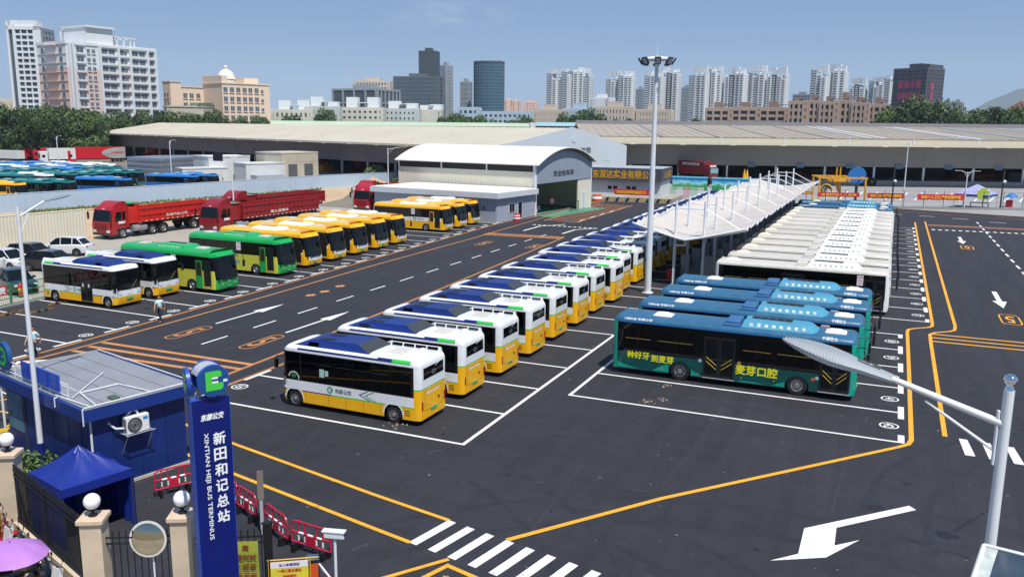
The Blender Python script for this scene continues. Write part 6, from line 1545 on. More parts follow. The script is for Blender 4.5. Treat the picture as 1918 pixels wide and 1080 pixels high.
def person(lab, loc, rz, stride=.34, armsw=.25, cap=False, mask=True):
    o = thing('person', lab, 'person', loc, rz, 'men in pale blue shirts walking in the yard')
    # body facing +x, pelvis at 0.92
    lf, rf = (stride, .1), (-stride*.9, -.1)
    B = [(0, 0, .93, .135, .15), (0, 0, 1.1, .12, .145), (.01, 0, 1.28, .125, .165), (0, 0, 1.42, .10, .17), (.01, 0, 1.5, .055, .055), (.02, 0, 1.56, .06, .06), (.03, 0, 1.66, .098, .085), (.03, 0, 1.75, .06, .06)]
    E = [(0, 1), (1, 2), (2, 3), (3, 4), (4, 5), (5, 6), (6, 7)]
    def add(p, par): B.append(p); E.append((par, len(B)-1)); return len(B)-1
    legs = []
    for s, (fx, fy) in ((1, lf), (-1, rf)):
        h = add((0, s*.09, .88, .085, .095), 0); kx = fx*.62+(.08 if fx < 0 else .05)
        k_ = add((kx, s*.095, .5, .06, .06), h); a_ = add((fx, s*.1, .1 if fx > 0 else .14, .042, .042), k_); legs.append(((0, s*.09, .88), (kx, s*.095, .5), (fx, s*.1, .1 if fx > 0 else .14)))
        add((fx+.15, s*.11, .045 if fx > 0 else .05, .035, .04), a_)
    arms = []
    for s in (1, -1):
        sh = add((0, s*.19, 1.4, .055, .055), 3); ex = -s*armsw*.55; hx_ = -s*armsw
        el = add((ex, s*.25, 1.14, .042, .042), sh); wr = add((hx_+.05, s*.25, .92, .03, .03), el); ha = add((hx_+.08, s*.245, .84, .036, .022), wr)
        for q in range(4): f1 = add((hx_+.06+.022*q, s*(.235-.004*q), .775, .009, .009), ha); add((hx_+.055+.022*q, s*.225, .735-(.01 if q in (0, 3) else 0), .008, .008), f1)
        t1 = add((hx_+.13, s*.225, .81, .01, .01), ha); add((hx_+.145, s*.215, .78, .009, .009), t1)
        arms.append(((0, s*.19, 1.4), (ex, s*.25, 1.14)))
    link('body', skin_mesh(B, E), o).data.materials.append(SKIN)
    P_ = [(0, 0, .95, .15, .165), (0, 0, 1.1, .15, .17), (.01, 0, 1.28, .15, .19), (0, 0, 1.43, .11, .175), (.0, 0, 1.475, .075, .075)]; E_ = [(0, 1), (1, 2), (2, 3), (3, 4)]
    for a_, e_ in arms:
        P_.append((*a_, .078)); E_.append((3, len(P_)-1)); q = Vector(a_).lerp(Vector(e_), .85); P_.append((*q, .066)); E_.append((len(P_)-2, len(P_)-1))
    link('shirt', skin_mesh(P_, E_), o).data.materials.append(SHIRT)
    P_ = [(0, 0, .98, .145, .16), (0, 0, .9, .14, .16)]; E_ = [(0, 1)]
    for h, k_, a_ in legs:
        P_.append((*h, .105)); E_.append((1, len(P_)-1)); P_.append((*k_, .078)); E_.append((len(P_)-2, len(P_)-1)); P_.append((*a_, .062)); E_.append((len(P_)-2, len(P_)-1))
    link('trousers', skin_mesh(P_, E_), o).data.materials.append(TROU)
    for h, k_, a_ in legs:
        m = MB(); m.sphere((a_[0]+.07, a_[1], a_[2]-.05), .14, 12, 8, 0, .42); so_ = m.build('shoe', SHOE, o)
        for v in so_.data.vertices: v.co.y = a_[1]+(v.co.y-a_[1])*.45
    m = MB(); m.sphere((.005, 0, 1.7), .112, 16, 10, 0, .95); ho = m.build('hair', HAIR, o)
    for v in ho.data.vertices:
        if v.co.x > .02: v.co.x = .02+(v.co.x-.02)*.75; v.co.z = max(v.co.z, 1.715)
    m = MB(); 
    for s in (-1, 1): m.sphere((.118, s*.035, 1.665), .012, 8, 6); m.sphere((.03, s*.093, 1.655), .024, 8, 6, 1, 1.5)
    m.xz([(.11, 1.66), (.145, 1.63), (.115, 1.625)], -.014, .014, 1); m.box(.112, .122, -.025, .025, 1.598, 1.606, 2); m.build('face', [HAIR, SKIN, RED], o)
    m = MB(); m.box(.13, .152, -.11, -.03, 1.24, 1.3); m.build('badge', TXT_W, o)
    return o
p1 = G(301, 602); person('man in pale blue shirt and dark trousers walking in front of the small buses', p1, R(-62), .33)
p2 = G(66, 668); person('man in pale blue shirt walking behind the booth near the slim lamp post', p2, R(-75), .3, .3)
# ---- scooters and umbrella outside the fence
def make_scooter(col, nm):
    o = thing('scooter', '', 'scooter', (0, 0, 0), 0, 'scooters parked outside the fence'); cm_ = M(nm, col, .3, var=.06, coat=.4)
    for x in (-.62, .62): wheel(o, x, 0, .24, .1)
    m = MB(); m.xz([(-.85, .5), (-.8, .72), (-.2, .68), (-.15, .35), (.25, .32), (.3, .36), (-.1, .42), (-.2, .42), (-.6, .38)], -.14, .14); m.xz([(.3, .3), (.42, .35), (.52, .95), (.42, .95)], -.2, .2); m.sphere((.62, 0, .46), .16, 10, 6, 0, .5); m.build('body', cm_, o)
    m = MB(); m.bbox(-.75, -.1, -.13, .13, .7, .8, .04); m.build('seat', BLACK, o)
    m = MB(); m.tube([(.62, 0, .24), (.45, 0, 1.0)], .025, 6); m.tube([(.42, -.32, 1.06), (.46, 0, 1.0), (.42, .32, 1.06)], .018, 6); m.build('handlebar', DGREY, o)
    for s in (-1, 1): m = MB(); m.cyl((.44, s*.22, 1.04), (.48, s*.3, 1.24), .008, n=5); m.cyl((.475, s*.3, 1.26), (.49, s*.3, 1.26), .055, n=10); m.build('mirror', BLACK, o)
    m = MB(); m.bbox(.48, .56, -.09, .09, .82, .96, .03); m.build('headlight', LENS, o); m = MB(); m.bbox(-.88, -.8, -.08, .08, .58, .66, .02); m.build('tail_light', REDL, o)
    m = MB(); m.bbox(-1.0, -.72, -.17, .17, .82, 1.08, .04); m.build('top_box', BLACK, o)
    return o
SCO = [('23262A', 'scooter_black', 'black scooter with black top box under the purple umbrella'), ('B0202A', 'scooter_red', 'red scooter parked against the low fence wall'), ('D8D9D6', 'scooter_white', 'white scooter at the far end of the parked scooters'), ('C9A030', 'scooter_yellow', 'yellow scooter between the white and the black scooters'), ('3E5A6A', 'scooter_blue_grey', 'blue grey scooter parked below the umbrella, nearest the corner')]
fnrm = Vector((fdir.y, -fdir.x, 0)); fang = math.degrees(math.atan2(-fnrm.y, -fnrm.x))
def sp(t, d): v = gl[0]+fdir*t+fnrm*d; return (v.x, v.y, 0)
SP = [(3.5, 1.05, 4), (.9, 1.0, -8), (-.5, 1.05, 5), (.2, 1.0, 10), (4.4, 1.05, -6)]
for (c, nm, lab), (t, d, rz) in zip(SCO, SP):
    o = make_scooter(c, nm); o.location = sp(t, d); o.rotation_euler = (0, 0, R(fang+rz)); o['label'] = lab
src = [c for c in bpy.context.scene.objects if c.name.startswith('scooter') and c.parent is None]
for t, d, rz, k, lab in ((1.6, 1.1, 3, 2, 'second white scooter, between the red scooter and the umbrella'), (2.3, 1.0, -5, 0, 'black scooter beside the second white scooter'), (2.9, 1.1, 6, 3, 'second yellow scooter, just left of the umbrella shade'), (5.2, 1.0, 8, 2, 'third white scooter, at the bottom picture edge'), (.4, 2.9, 178, 4, 'blue grey scooter in the outer row facing away from the fence'), (1.3, 2.9, 185, 1, 'second red scooter, in the outer row by the picture edge')):
    copy_tree(src[k], None, sp(t, d), R(fang+rz), lab)
g = Vector(sp(4.85, 1.55)); um = thing('umbrella', 'pale purple umbrella fixed over the parked scooters', 'umbrella', (g.x, g.y, .3)); UMB = M('umbrella_purple', 'AE78C2', .5, var=.08, scale=2); zz = 1.65; RR = .88
m = MB(); n = 8; nr = 6; vs_ = []
for j in range(nr+1):
    for i in range(n*3):
        t = 2*math.pi*i/(n*3); r = j/nr; sc = 1-.06*r*(1-math.cos((t*n) % (2*math.pi)))/2; vs_.append((RR*r*sc*math.cos(t)*1.15, RR*r*sc*math.sin(t), zz-.34*r**2+.02*r*math.cos(t*n)))
m.mesh(vs_, [(j*n*3+i, (j+1)*n*3+i, (j+1)*n*3+(i+1) % (n*3), j*n*3+(i+1) % (n*3)) for j in range(nr) for i in range(n*3)], 0, True); m.build('canopy', UMB, um)
m = MB(); m.cyl((0, 0, .3), (0, 0, zz+.06), .012, n=6); m.build('shaft', DGREY, um)
for i in range(n): t = 2*math.pi*i/n; m = MB(); m.tube([(RR*1.15*k*math.cos(t), RR*k*math.sin(t), zz-.015-.34*k**2) for k in (.02, .5, .97)], .006, 4); m.build('rib', DGREY, um)
# ================================================================ arched hall and office
CW = M('cream_cladding', 'DDD8C6', .6, var=.05, scale=.3, dirt='bdb49c', dirt_amt=.2); WROOF = M('white_sheet_roof', 'E4E3DC', .55, var=.04, scale=.2, dirt='c9c4b4', dirt_amt=.3); GREYP = M('grey_panel', '8D9AA8', .55, var=.05, scale=.3)
hA = Vector((-47.4, 114.9, 0)); hB = Vector((-46.9, 136.5, 0)); gd = (hB-hA).normalized(); ld = Vector((-gd.y, gd.x, 0)); ld = Vector((-.988, .15, 0)).normalized()
HL, HW, HE = 25.4, 17.2, 7.55
ha = thing('arched_hall', 'large hall with a white barrel roof, cream side wall and grey gable', 'hall', hA, math.atan2(-ld.y, -ld.x))
# local: +x towards the gable, y across (towards the far wall)
W2 = HW; rise = 2.1
def arc(y): t = (y/W2)*2-1; return HE+rise*(1-t*t)
n = 26
m = MB(); ov = .5
vs_ = [(x, -ov+(W2+2*ov)*i/n, arc(-ov+(W2+2*ov)*i/n)+dz) for dz in (0, .14) for x in (-HL-.5, .9) for i in range(n+1)]
k = n+1
m.mesh(vs_, [(2*k+i, 3*k+i, 3*k+i+1, 2*k+i+1) for i in range(n)]+[(i, i+1, k+i+1, k+i) for i in range(n)]+[(k+i, k+i+1, 3*k+i+1, 3*k+i) for i in range(n)]+[(i+1, i, 2*k+i, 2*k+i+1) for i in range(n)], 0, True); m.poly([vs_[0], vs_[k], vs_[3*k], vs_[2*k]]); m.poly([vs_[n], vs_[2*k+n], vs_[3*k+n], vs_[k+n]]); m.build('roof', WROOF, ha)
def corr_panel(x0, x1, y, z0, z1, mat, name, pitch=.33, amp=.05, sgn=-1):
    m = MB(); q = int((x1-x0)/pitch)
    for i in range(q):
        s = [x0+(x1-x0)*(i+t)/q for t in (0, .35, .5, .85, 1)]; yy = [y, y, y+sgn*amp, y+sgn*amp, y]
        for (a, ya), (b, yb) in zip(zip(s, yy), list(zip(s, yy))[1:]): m.poly([(a, ya, z0), (b, yb, z0), (b, yb, z1), (a, ya, z1)])
    return m.build(name, mat, ha)
corr_panel(-HL, 0, 0, 0, 6.35, CW, 'side_wall'); m = MB(); m.box(-HL, 0, .02, .2, 0, 6.35); m.box(-HL, -HL+.2, .2, W2, 0, HE); m.box(-HL, 0, W2-.2, W2, 0, HE); m.build('wall', CW, ha)
m = MB(); m.box(-HL, 0, .05, .1, 6.35, HE); m.build('clerestory', BLACK, ha)
for i in range(4): m = MB(); m.box(-HL*(i/3.)-.1+(.2 if i == 0 else 0)*-1, -HL*(i/3.)+.1-(.0), -.08, .1, 0 if i in (0, 3) else 6.3, HE); m.build('post', STEELW, ha)
m = MB(); m.tube([(.1, -.1, HE-.2), (.1, -.1, 0)], .12, 8); m.build('drain_pipe', STEELW, ha)
m = MB(); zb = 5.0                                     # grey gable panel with an arched top
pts = [(0+W2*i/n, arc(W2*i/n)-.35) for i in range(n+1)]; m.yz([(.0, zb-.4), (W2, zb-.2)]+pts[::-1], .05, .2); m.build('gable_panel', GREYP, ha)
m = MB()
for i in range(n): y0, y1 = W2*i/n, W2*(i+1)/n; m.cyl((.5, y0, arc(y0)-.08), (.5, y1, arc(y1)-.08), .07, n=5); m.cyl((.5, y0, arc(y0)-.08), (.3, (y0+y1)/2, arc((y0+y1)/2)-.45), .04, n=4)
m.build('truss', DGREY, ha)
k = MB(); lettering('安全检车间', None, (.22, W2*.47, 5.95), (0, 1, 0), (0, 0, 1), .85, width=6.2, mb=k, bold=.03); k.build('lettering', M('lettering_dark', '20242C', .5, var=0), ha)
m = MB(); m.box(.0, .25, -.1, .12, 0, HE); m.box(.0, .25, W2-.12, W2+.1, 0, HE); m.build('post', STEELW, ha)
m = MB(); m.box(-.1, .1, W2-4.2, W2-.12, 0, 4.9); m.box(-9, -8.8, .2, W2-.2, 0, HE); m.build('inner_wall', CW, ha)
m = MB(); m.box(.1, .16, W2-3.2, W2-1.6, .1, 2.8, 0); m.box(.16, .18, W2-2.42, W2-2.38, .1, 2.8, 1); m.build('door', [STEELW, DGREY], ha)
struct(MB().box(-8.8, 2.8, .2, W2, .0, .022).build('floor_paint', GREENP, None, hA, math.atan2(-ld.y, -ld.x)))
def on(o, x, y, z=0): return o.matrix_basis @ Vector((x, y, z))
m = MB(); bb_ = thing('crowd_barrier', 'black metal crowd barrier inside the arched hall mouth', 'barrier', on(ha, .8, W2*.62), ha.rotation_euler.z+R(90))
m.tube([(-1.4, 0, 0), (-1.4, 0, 1.5), (1.4, 0, 1.5), (1.4, 0, 0)], .05, 6); m.cyl((-1.4, 0, .3), (1.4, 0, .3), .04, n=6); m.build('frame', BLACK, bb_)
for i in range(6): m = MB(); m.cyl((-1.1+.44*i, 0, .3), (-1.1+.44*i, 0, 1.5), .03, n=5); m.build('bar', BLACK, bb_)
# annex
aA = G(930, 418); an = thing('office_annex', 'low grey office block with a white flat roof in front of the hall', 'office', aA, math.atan2(-ld.y, -ld.x)+R(2)); AL, AW = 21.0, 10.4
AG = M('annex_grey', '9CA6B4', .6, var=.05, scale=.4); m = MB(); m.box(-AL, 0, 0, AW, 0, 3.3); m.build('wall', AG, an)
m = MB(); m.box(-AL-.4, .5, -.5, AW+.3, 3.3, 4.05, 0); m.build('fascia', M('annex_white', 'C9CFD6', .55, var=.04), an); m = MB(); m.box(-AL-.2, .3, -.3, AW+.1, 4.05, 4.1); m.build('roof', WROOF, an)
for y0, nm in ((3.2, 'window'), (5.6, 'door')):
    m = MB()
    if nm == 'window': m.box(0, .06, y0, y0+1.5, 1.1, 2.4, 0); m.box(.06, .07, y0+.08, y0+.72, 1.18, 2.32, 1); m.box(.06, .07, y0+.78, y0+1.42, 1.18, 2.32, 1)
    else: m.box(0, .06, y0, y0+1.2, .1, 2.5, 0); m.box(.06, .07, y0+.1, y0+1.1, .2, 2.4, 1)
    m.build(nm, [STEELW, GLASSB], an)
for p, lab, kd in ((G(968, 414), 'red water barrier by the corner of the low grey office', 'w'), (G(1000, 400), 'red cone shaped sign base by the hall entrance kerb', 'w'), (G(1006, 396), 'red and white barrel in front of the hall mouth', 'b'), (G(1033, 391), 'round red and white sign on a stand at the hall entrance', 's'), (G(1092, 381), 'red and white tyre shaped barrel beside the hall corner post', 'b')):
    o = thing('road_sign' if kd == 's' else 'safety_barrel', lab, 'sign' if kd == 's' else 'barrel', p)
    if kd == 's':
        m = MB(); m.cyl((0, 0, 0), (0, 0, .6), .06, n=6); m.box(-.4, .4, -.3, .3, 0, .12); m.build('stand', DGREY, o); m = MB(); m.cyl((0, 0, 1.25), (.08, -.06, 1.25), .7, n=20); m.build('disc', RED, o); m = MB(); m.cyl((.08, -.06, 1.25), (.1, -.075, 1.25), .42, n=20); m.box(.1, .12, -.5, .35, 1.15, 1.35, 0); m.build('face', RW, o)
    else:
        m = MB(); m.lathe([(.001, 0), (.5, 0), (.52, .3), (.42, .95), (.25, 1.1), (.001, 1.1)], 14); m.build('drum', RED, o); m = MB(); m.lathe([(.525, .35), (.5, .55)], 14); m.lathe([(.47, .72), (.445, .86)], 14); m.build('band', RW, o)
# ---- prefab office with gold lettering
oA, oB, oC = G(1090, 373), G(1236, 379), G(1260, 369)
od = (oB-oA).normalized(); of_ = thing('prefab_office', 'low white prefab office with dark fascia and gold company lettering', 'office', (oA.x, oA.y, 0), math.atan2(od.y, od.x)); OL = (oB-oA).length; h1 = HT(oB, 329); h2_ = HT(oB, 300) if False else h1*1.0
zt = HT(oB, 316.5); zf = HT(oB, 340); zt = max(zt, zf+1.2)
OD = 9.0
PW_ = M('prefab_white', 'CBCFD0', .55, var=.05, scale=.4)
m = MB(); m.box(0, OL, 0, OD, .8, zf)
for i in range(int(OL/.5)): m.box(.5*i, .5*i+.06, -.03, 0, .8, zf)
m.build('wall', PW_, of_)
m = MB(); m.box(-1, OL+.3, -.8, OD+.4, zf, zt); m.build('fascia', M('fascia_slate', '474B54', .5, var=.06, scale=.4), of_); m = MB(); m.box(-.8, OL+.2, -.6, OD+.2, zt, zt+.05); m.build('roof', LGREY, of_)
k = MB(); lettering('市东深达实业有限公司', None, (OL*.5, -.83, (zf+zt)/2), (1, 0, 0), (0, 0, 1), (zt-zf)*.66, width=OL*.88, mb=k, bold=.05); lettering('/众诚实', None, (OL+.33, OD*.5, (zf+zt)/2), (0, 1, 0), (0, 0, 1), (zt-zf)*.6, width=OD*.75, mb=k, bold=.04); k.build('lettering', M('lettering_gold', 'D9A025', .35, metal=.2, var=.05), of_)
for x in (OL*.36, OL*.43, OL*.6, OL*.67, OL*.88):
    m = MB(); m.box(x-.45, x+.45, -.05, 0, 1.9, zf-.9, 0); m.box(x-.38, x+.38, -.06, -.05, 2.0, zf-1.0, 1); m.build('window', [STEELW, GLASSB], of_)
m = MB(); m.box(-1.5, OL+2.5, -2.2, OD, 0, .8, 0); pb = m.build('platform', M('platform_concrete', '9C978C', .8, var=.1), of_)
m = MB()
for i in range(int((OL+4)/.9)):
    x = -1.5+.9*i; m.poly([(x, -2.21, .05), (x+.45, -2.21, .05), (x+.85, -2.21, .75), (x+.4, -2.21, .75)], i % 2)
m.build('hazard_stripe', [M('hazard_yellow', 'C9A030', .6), BLACK], of_)
def banner(lab, a, b, z0, z1, words, txt=YEL_TXT, cloth='banner_red'):
    o = thing('red_banner', lab, 'banner', (a.x, a.y, 0), math.atan2(b.y-a.y, b.x-a.x)); L = (b-a).length; m = MB(); q = 12
    for i in range(q): m.poly([(L*i/q, .06*math.sin(i*1.3), z0), (L*(i+1)/q, .06*math.sin(i*1.3+1.3), z0), (L*(i+1)/q, .06*math.sin(i*1.3+1.3), z1), (L*i/q, .06*math.sin(i*1.3), z1)])
    m.build('cloth', M(cloth, 'C8303A', .7), o); k = MB(); lettering(words, None, (L/2, -.075, (z0+z1)/2), (1, 0, 0), (0, 0, 1), (z1-z0)*.55, width=L*.84, mb=k, bold=.02); k.build('lettering', txt, o); return o
OT = M('lettering_amber', 'F0B428', .5, var=0)
ox = lambda x, y: on(of_, x, y)
banner('orange red banner with yellow writing along the prefab office front', ox(OL*.44, -1.4), ox(OL*.88, -1.4), 1.2, 2.2, '热烈欢迎各级领导莅临指导工作', OT, 'banner_red')
wb_ = thing('white_board', 'plain white board standing on the yard edge before the prefab office', 'board', G(1159, 376.5), math.atan2(od.y, od.x)); m = MB(); m.box(-1.1, 1.1, -.05, .05, .1, 1.4); m.build('panel', M('board_white', 'DFE5EA', .5, var=.03), wb_); m = MB(); m.box(-1.0, -.9, -.3, .3, 0, .12); m.box(.9, 1.0, -.3, .3, 0, .12); m.build('foot', DGREY, wb_)
# green hoop, container, tyres
GN = M('bright_green_paint', '2FC44E', .4, var=.06)
hp = thing('basketball_hoop', 'pale green basketball hoop stand beside the prefab office', 'hoop', G(1113, 371), R(30)); m = MB(); m.tube([(0, 0, 0), (0, 0, 2.2), (.6, 0, 4.2), (2.2, 0, 5.3)], .18, 8); m.box(-1, .8, -.6, .6, 0, .5); m.build('stand', M('hoop_green', '7FDDA0', .4), hp)
m = MB(); m.box(2.2, 2.28, -1.6, 1.6, 4.9, 5.0); m.box(2.2, 2.28, -1.6, 1.6, 6.7, 6.8); m.box(2.2, 2.28, -1.6, -1.5, 4.9, 6.8); m.box(2.2, 2.28, 1.5, 1.6, 4.9, 6.8); m.box(2.28, 2.3, -.5, .5, 5.2, 5.9); m.build('backboard', M('hoop_green', '7FDDA0'), hp)
m = MB(); m.lathe([(.38, 0), (.4, .03), (.38, .06), (.36, .03), (.38, 0)], 16, 0, c=(2.75, 0, 5.2)); m.build('rim', ORANGE, hp)
gc_ = thing('container', 'bright green container behind the hoop stand', 'container', G(1098, 368), math.atan2(od.y, od.x)); m = MB(); m.box(-3, 2.6, 0, 3, .1, 4.6); m.build('shell', M('container_green', '2BB53C', .45), gc_); m = MB()
for i in range(10): m.box(-2.9+.55*i, -2.7+.55*i, -.05, 0, .2, 4.5)
m.build('rib', M('container_green', '2BB53C'), gc_)
for px_, py_, lab, mm in ((1118, 377, 'orange drum by the hall kerb, next to a red and white one', ORANGE), (1128, 373, 'red drum with white band beside the orange drum', RED)):
    o = thing('safety_barrel', lab, 'barrel', G(px_, py_)); m = MB(); m.lathe([(.001, 0), (.9, 0), (.95, .5), (.8, 1.2), (.001, 1.25)], 14); m.build('drum', mm, o); m = MB(); m.lathe([(.96, .5), (.87, .9)], 14); m.build('band', RW, o)
# mural wall with pale fence
mA, mB_ = G(1258, 366), G(1330, 360); mA = Vector((oC.x-13, oC.y+6, 0)); mB_ = mA+Vector((24, 11.5, 0))
MUR = bpy.data.materials.new('mural_paint'); MUR.use_nodes = True
t = MUR.node_tree; b = t.nodes['Principled BSDF']; tc = t.nodes.new('ShaderNodeTexCoord'); sp = t.nodes.new('ShaderNodeSeparateXYZ'); t.links.new(tc.outputs['Object'], sp.inputs[0])
cr = t.nodes.new('ShaderNodeValToRGB'); mr = t.nodes.new('ShaderNodeMapRange'); mr.inputs[2].default_value = 3.4; nz = t.nodes.new('ShaderNodeTexNoise'); nz.inputs['Scale'].default_value = .8; nz.inputs['Detail'].default_value = 4
ad = t.nodes.new('ShaderNodeMath'); ad.operation = 'MULTIPLY_ADD'; ad.inputs[1].default_value = 2.0; t.links.new(tc.outputs['Object'], nz.inputs['Vector']); t.links.new(nz.outputs[0], ad.inputs[0]); sb = t.nodes.new('ShaderNodeMath'); sb.operation = 'SUBTRACT'; sb.inputs[1].default_value = 1.0
t.links.new(sp.outputs['Z'], ad.inputs[2]); t.links.new(ad.outputs[0], sb.inputs[0]); t.links.new(sb.outputs[0], mr.inputs[0]); t.links.new(mr.outputs[0], cr.inputs[0])
e = cr.color_ramp.elements; e[0].color = (*lin('2f8f55'), 1); e[0].position = .2; e[1].color = (*lin('1b5f9e'), 1); e[1].position = 1.
for p_, c_ in ((.36, '58b06a'), (.42, '9fd8ea'), (.6, '3fa8d6')): q = e.new(p_); q.color = (*lin(c_), 1)
t.links.new(cr.outputs[0], b.inputs['Base Color'])
mw = thing('mural_wall', 'blue wall painted with sky, water and green trees, right of the prefab office', 'wall', G(1259, 355), math.atan2(od.y, od.x)-R(2)); mh = HT(G(1262, 355), 332)
m = MB(); m.box(0, 7.2, 0, .4, 0, mh); m.build('wall', MUR, mw); m = MB(); m.box(8.2, 18, 0, .4, 0, mh); m.build('wall', MUR, mw); m = MB(); m.box(-.2, 7.3, -.15, .5, mh, mh+.25); m.box(8.1, 18, -.15, .5, mh, mh+.25); m.build('coping', M('coping_cyan', '6FC4E0', .5), mw)
fb0 = G(1241, 368.5)
for k_ in range(6):
    m = MB(); w_ = 1.15; x = 1.3*k_; mt = [M('fence_pink', 'D89AA0', .5), M('fence_mint', 'A9CDB4', .5), STEELW][k_ % 3]
    pf = thing('play_fence', 'pale %s fence panel before the mural wall, %s from the office' % (['pink', 'mint green', 'white'][k_ % 3], ORD[k_]), 'fence', fb0+Vector((math.cos(mw.rotation_euler.z), math.sin(mw.rotation_euler.z), 0))*x, mw.rotation_euler.z, 'coloured fence panels')
    for i in range(7): m = MB(); m.box(i*.17, i*.17+.1, 0, .05, 0, 2.0); m.build('slat', mt, pf)
    m = MB(); m.box(0, w_, .05, .09, .4, .5); m.box(0, w_, .05, .09, 1.8, 1.9); m.build('rail', mt, pf)
# ================================================================ warehouses
def facade(name, lab, P0, P1, z_open, z_eave, z_roof, depth, bay, mats, dock=1.2, signs=True, strips=(), canopy=5., step=True, ridge=None):
    d = (P1-P0); L = d.length; d.normalize(); o = thing(name, lab, 'warehouse', P0, math.atan2(d.y, d.x)); wallm, roofm, trim = mats
    m = MB(); m.box(0, L, 0, .3, z_open, z_eave); 
    for i in range(int(L/bay)): m.box(bay*i-.06, bay*i+.06, -.06, 0, z_open, z_eave)
    m.build('wall', wallm, o)
    m = MB(); m.box(0, L, -canopy, .2, z_eave, z_eave+.12, 0); m.box(0, L, -canopy-.25, -canopy, z_eave-.12, z_eave+.3, 1); m.build('eaves', [roofm, trim], o)
    for i in range(int(L/bay)): m = MB(); m.bbox(bay*i-.6, bay*i+.6, -canopy-.34, -canopy-.25, z_eave-.22, z_eave+.02, .02); m.build('gutter_joint', trim, o)
    zz = z_eave+1.5 if step else z_eave+.3
    if step:
        m = MB(); m.box(3, L, .3, .5, z_eave+.12, zz); m.build('upper_fascia', trim, o)
        for i in range(int(L/bay/1.3)): m = MB(); m.box(3+bay*1.3*i-.12, 3+bay*1.3*i+.12, .2, .3, z_eave+.12, zz); m.build('post', STEELW, o)
    m = MB(); y0 = .2 if step else -canopy
    m.mesh([(0, y0, zz), (L, y0, zz), (L, depth, z_roof), (0, depth, z_roof), (L, 2*depth, zz), (0, 2*depth, zz)], [(0, 1, 2, 3), (3, 2, 4, 5)], 0)
    N_ = int(L/2.2)
    for i in range(N_): x = L*i/N_; m.mesh([(x, y0, zz), (x, y0, zz+.07), (x+.12, y0, zz+.07), (x+.12, y0, zz), (x, depth, z_roof), (x, depth, z_roof+.07), (x+.12, depth, z_roof+.07), (x+.12, depth, z_roof)], [(1, 2, 6, 5), (0, 1, 5, 4), (2, 3, 7, 6)])
    m.build('roof', roofm, o)
    for x, w_, mt in strips:
        m = MB(); f = lambda t, e=.09: (y0+(depth-y0)*t, zz+(z_roof-zz)*t+e)
        (ya, za), (yb, zb) = f(0), f(.94); m.poly([(x, ya, za), (x+w_, ya, za), (x+w_, yb, zb), (x, yb, zb)]); m.build('skylight', mt, o)
    if ridge: m = MB(); m.box(0, L, depth-1, depth+3, z_roof-.3, z_roof+ridge); m.build('ridge_monitor', M('ridge_grey', '85858A', .6, var=.08), o)
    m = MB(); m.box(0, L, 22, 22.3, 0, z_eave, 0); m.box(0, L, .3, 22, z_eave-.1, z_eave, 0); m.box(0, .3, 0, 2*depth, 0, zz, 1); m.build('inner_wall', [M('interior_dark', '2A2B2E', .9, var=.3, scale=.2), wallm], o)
    m = MB(); m.box(0, L, -1.0, 22, 0, dock); m.build('dock', M('dock_concrete', '8B8B8A', .85, var=.12), o)
    for i in range(int(L/bay)+1):
        m = MB(); x = min(L-.2, bay*i+.2); m.box(x-.2, x+.2, -.1, .35, dock, z_open); m.build('column', STEELW if signs else LGREY, o)
        if signs:
            m = MB(); m.box(x+bay*.42, x+bay*.42+1.7, -.16, -.08, z_open-.35, z_open+.75, 0); k = m.build('bay_sign', M('sign_grey_blue', '6A7C92', .5), o)
            m = MB(); m.box(x+1, x+bay-1, 8+(i*7) % 9, 14, dock, dock+1.2+(i*5 % 4)*.5); m.build('stored_goods', M(['goods_red', 'goods_grey', 'goods_blue', 'goods_dark'][i % 4], ['7A2026', '5A5C60', '24406A', '2c2c30'][i % 4], .7, var=.2), o)
    return o
q0, q1 = G(1088, 341), G(1918, 352); dq = (q1-q0).normalized(); q1 = q1+dq*70; zo, ze = HT(G(1500, 346), 311), HT(G(1500, 346), 271)
RBG = M('warehouse_roof_beige', 'A59A8B', .6, var=.1, scale=.08, dirt='8f8272', dirt_amt=.4); RCR = M('warehouse_roof_cream', 'C3BCAB', .6, var=.06, scale=.08, dirt='b0a48c', dirt_amt=.3); WBE = M('warehouse_wall_beige', '96938C', .7, var=.05, scale=.1); TRIM = M('eaves_cream', 'CFC8B2', .55, var=.04)
SKY_ = M('skylight_pale', 'D4D8DC', .4, var=.1); SKB = M('skylight_grey', '9AA4B4', .4, var=.1); SKD = M('roof_strip_grey', '8C8580', .6, var=.1)
strips = []
for i in range(4): strips.append((18+13*i, .9, SKD))
strips += [(66, .9, SKY_), (69, 1.3, SKY_), (88, .9, SKY_), (90.5, 1.6, SKY_), (104, 2.2, SKB)]+[(119+2.1*i, .8, SKY_ if i != 2 else SKB) for i in range(7)]+[(146, 2.4, SKB)]+[(160+2*i, .7, SKY_) for i in range(4)]
wr = facade('warehouse', 'long beige logistics warehouse with striped roof and open dark loading bays', q0, q1, zo, ze, ze+4.4, 58, 11.2, (WBE, RBG, TRIM), 1.3, True, strips, 6., True, 1.0)
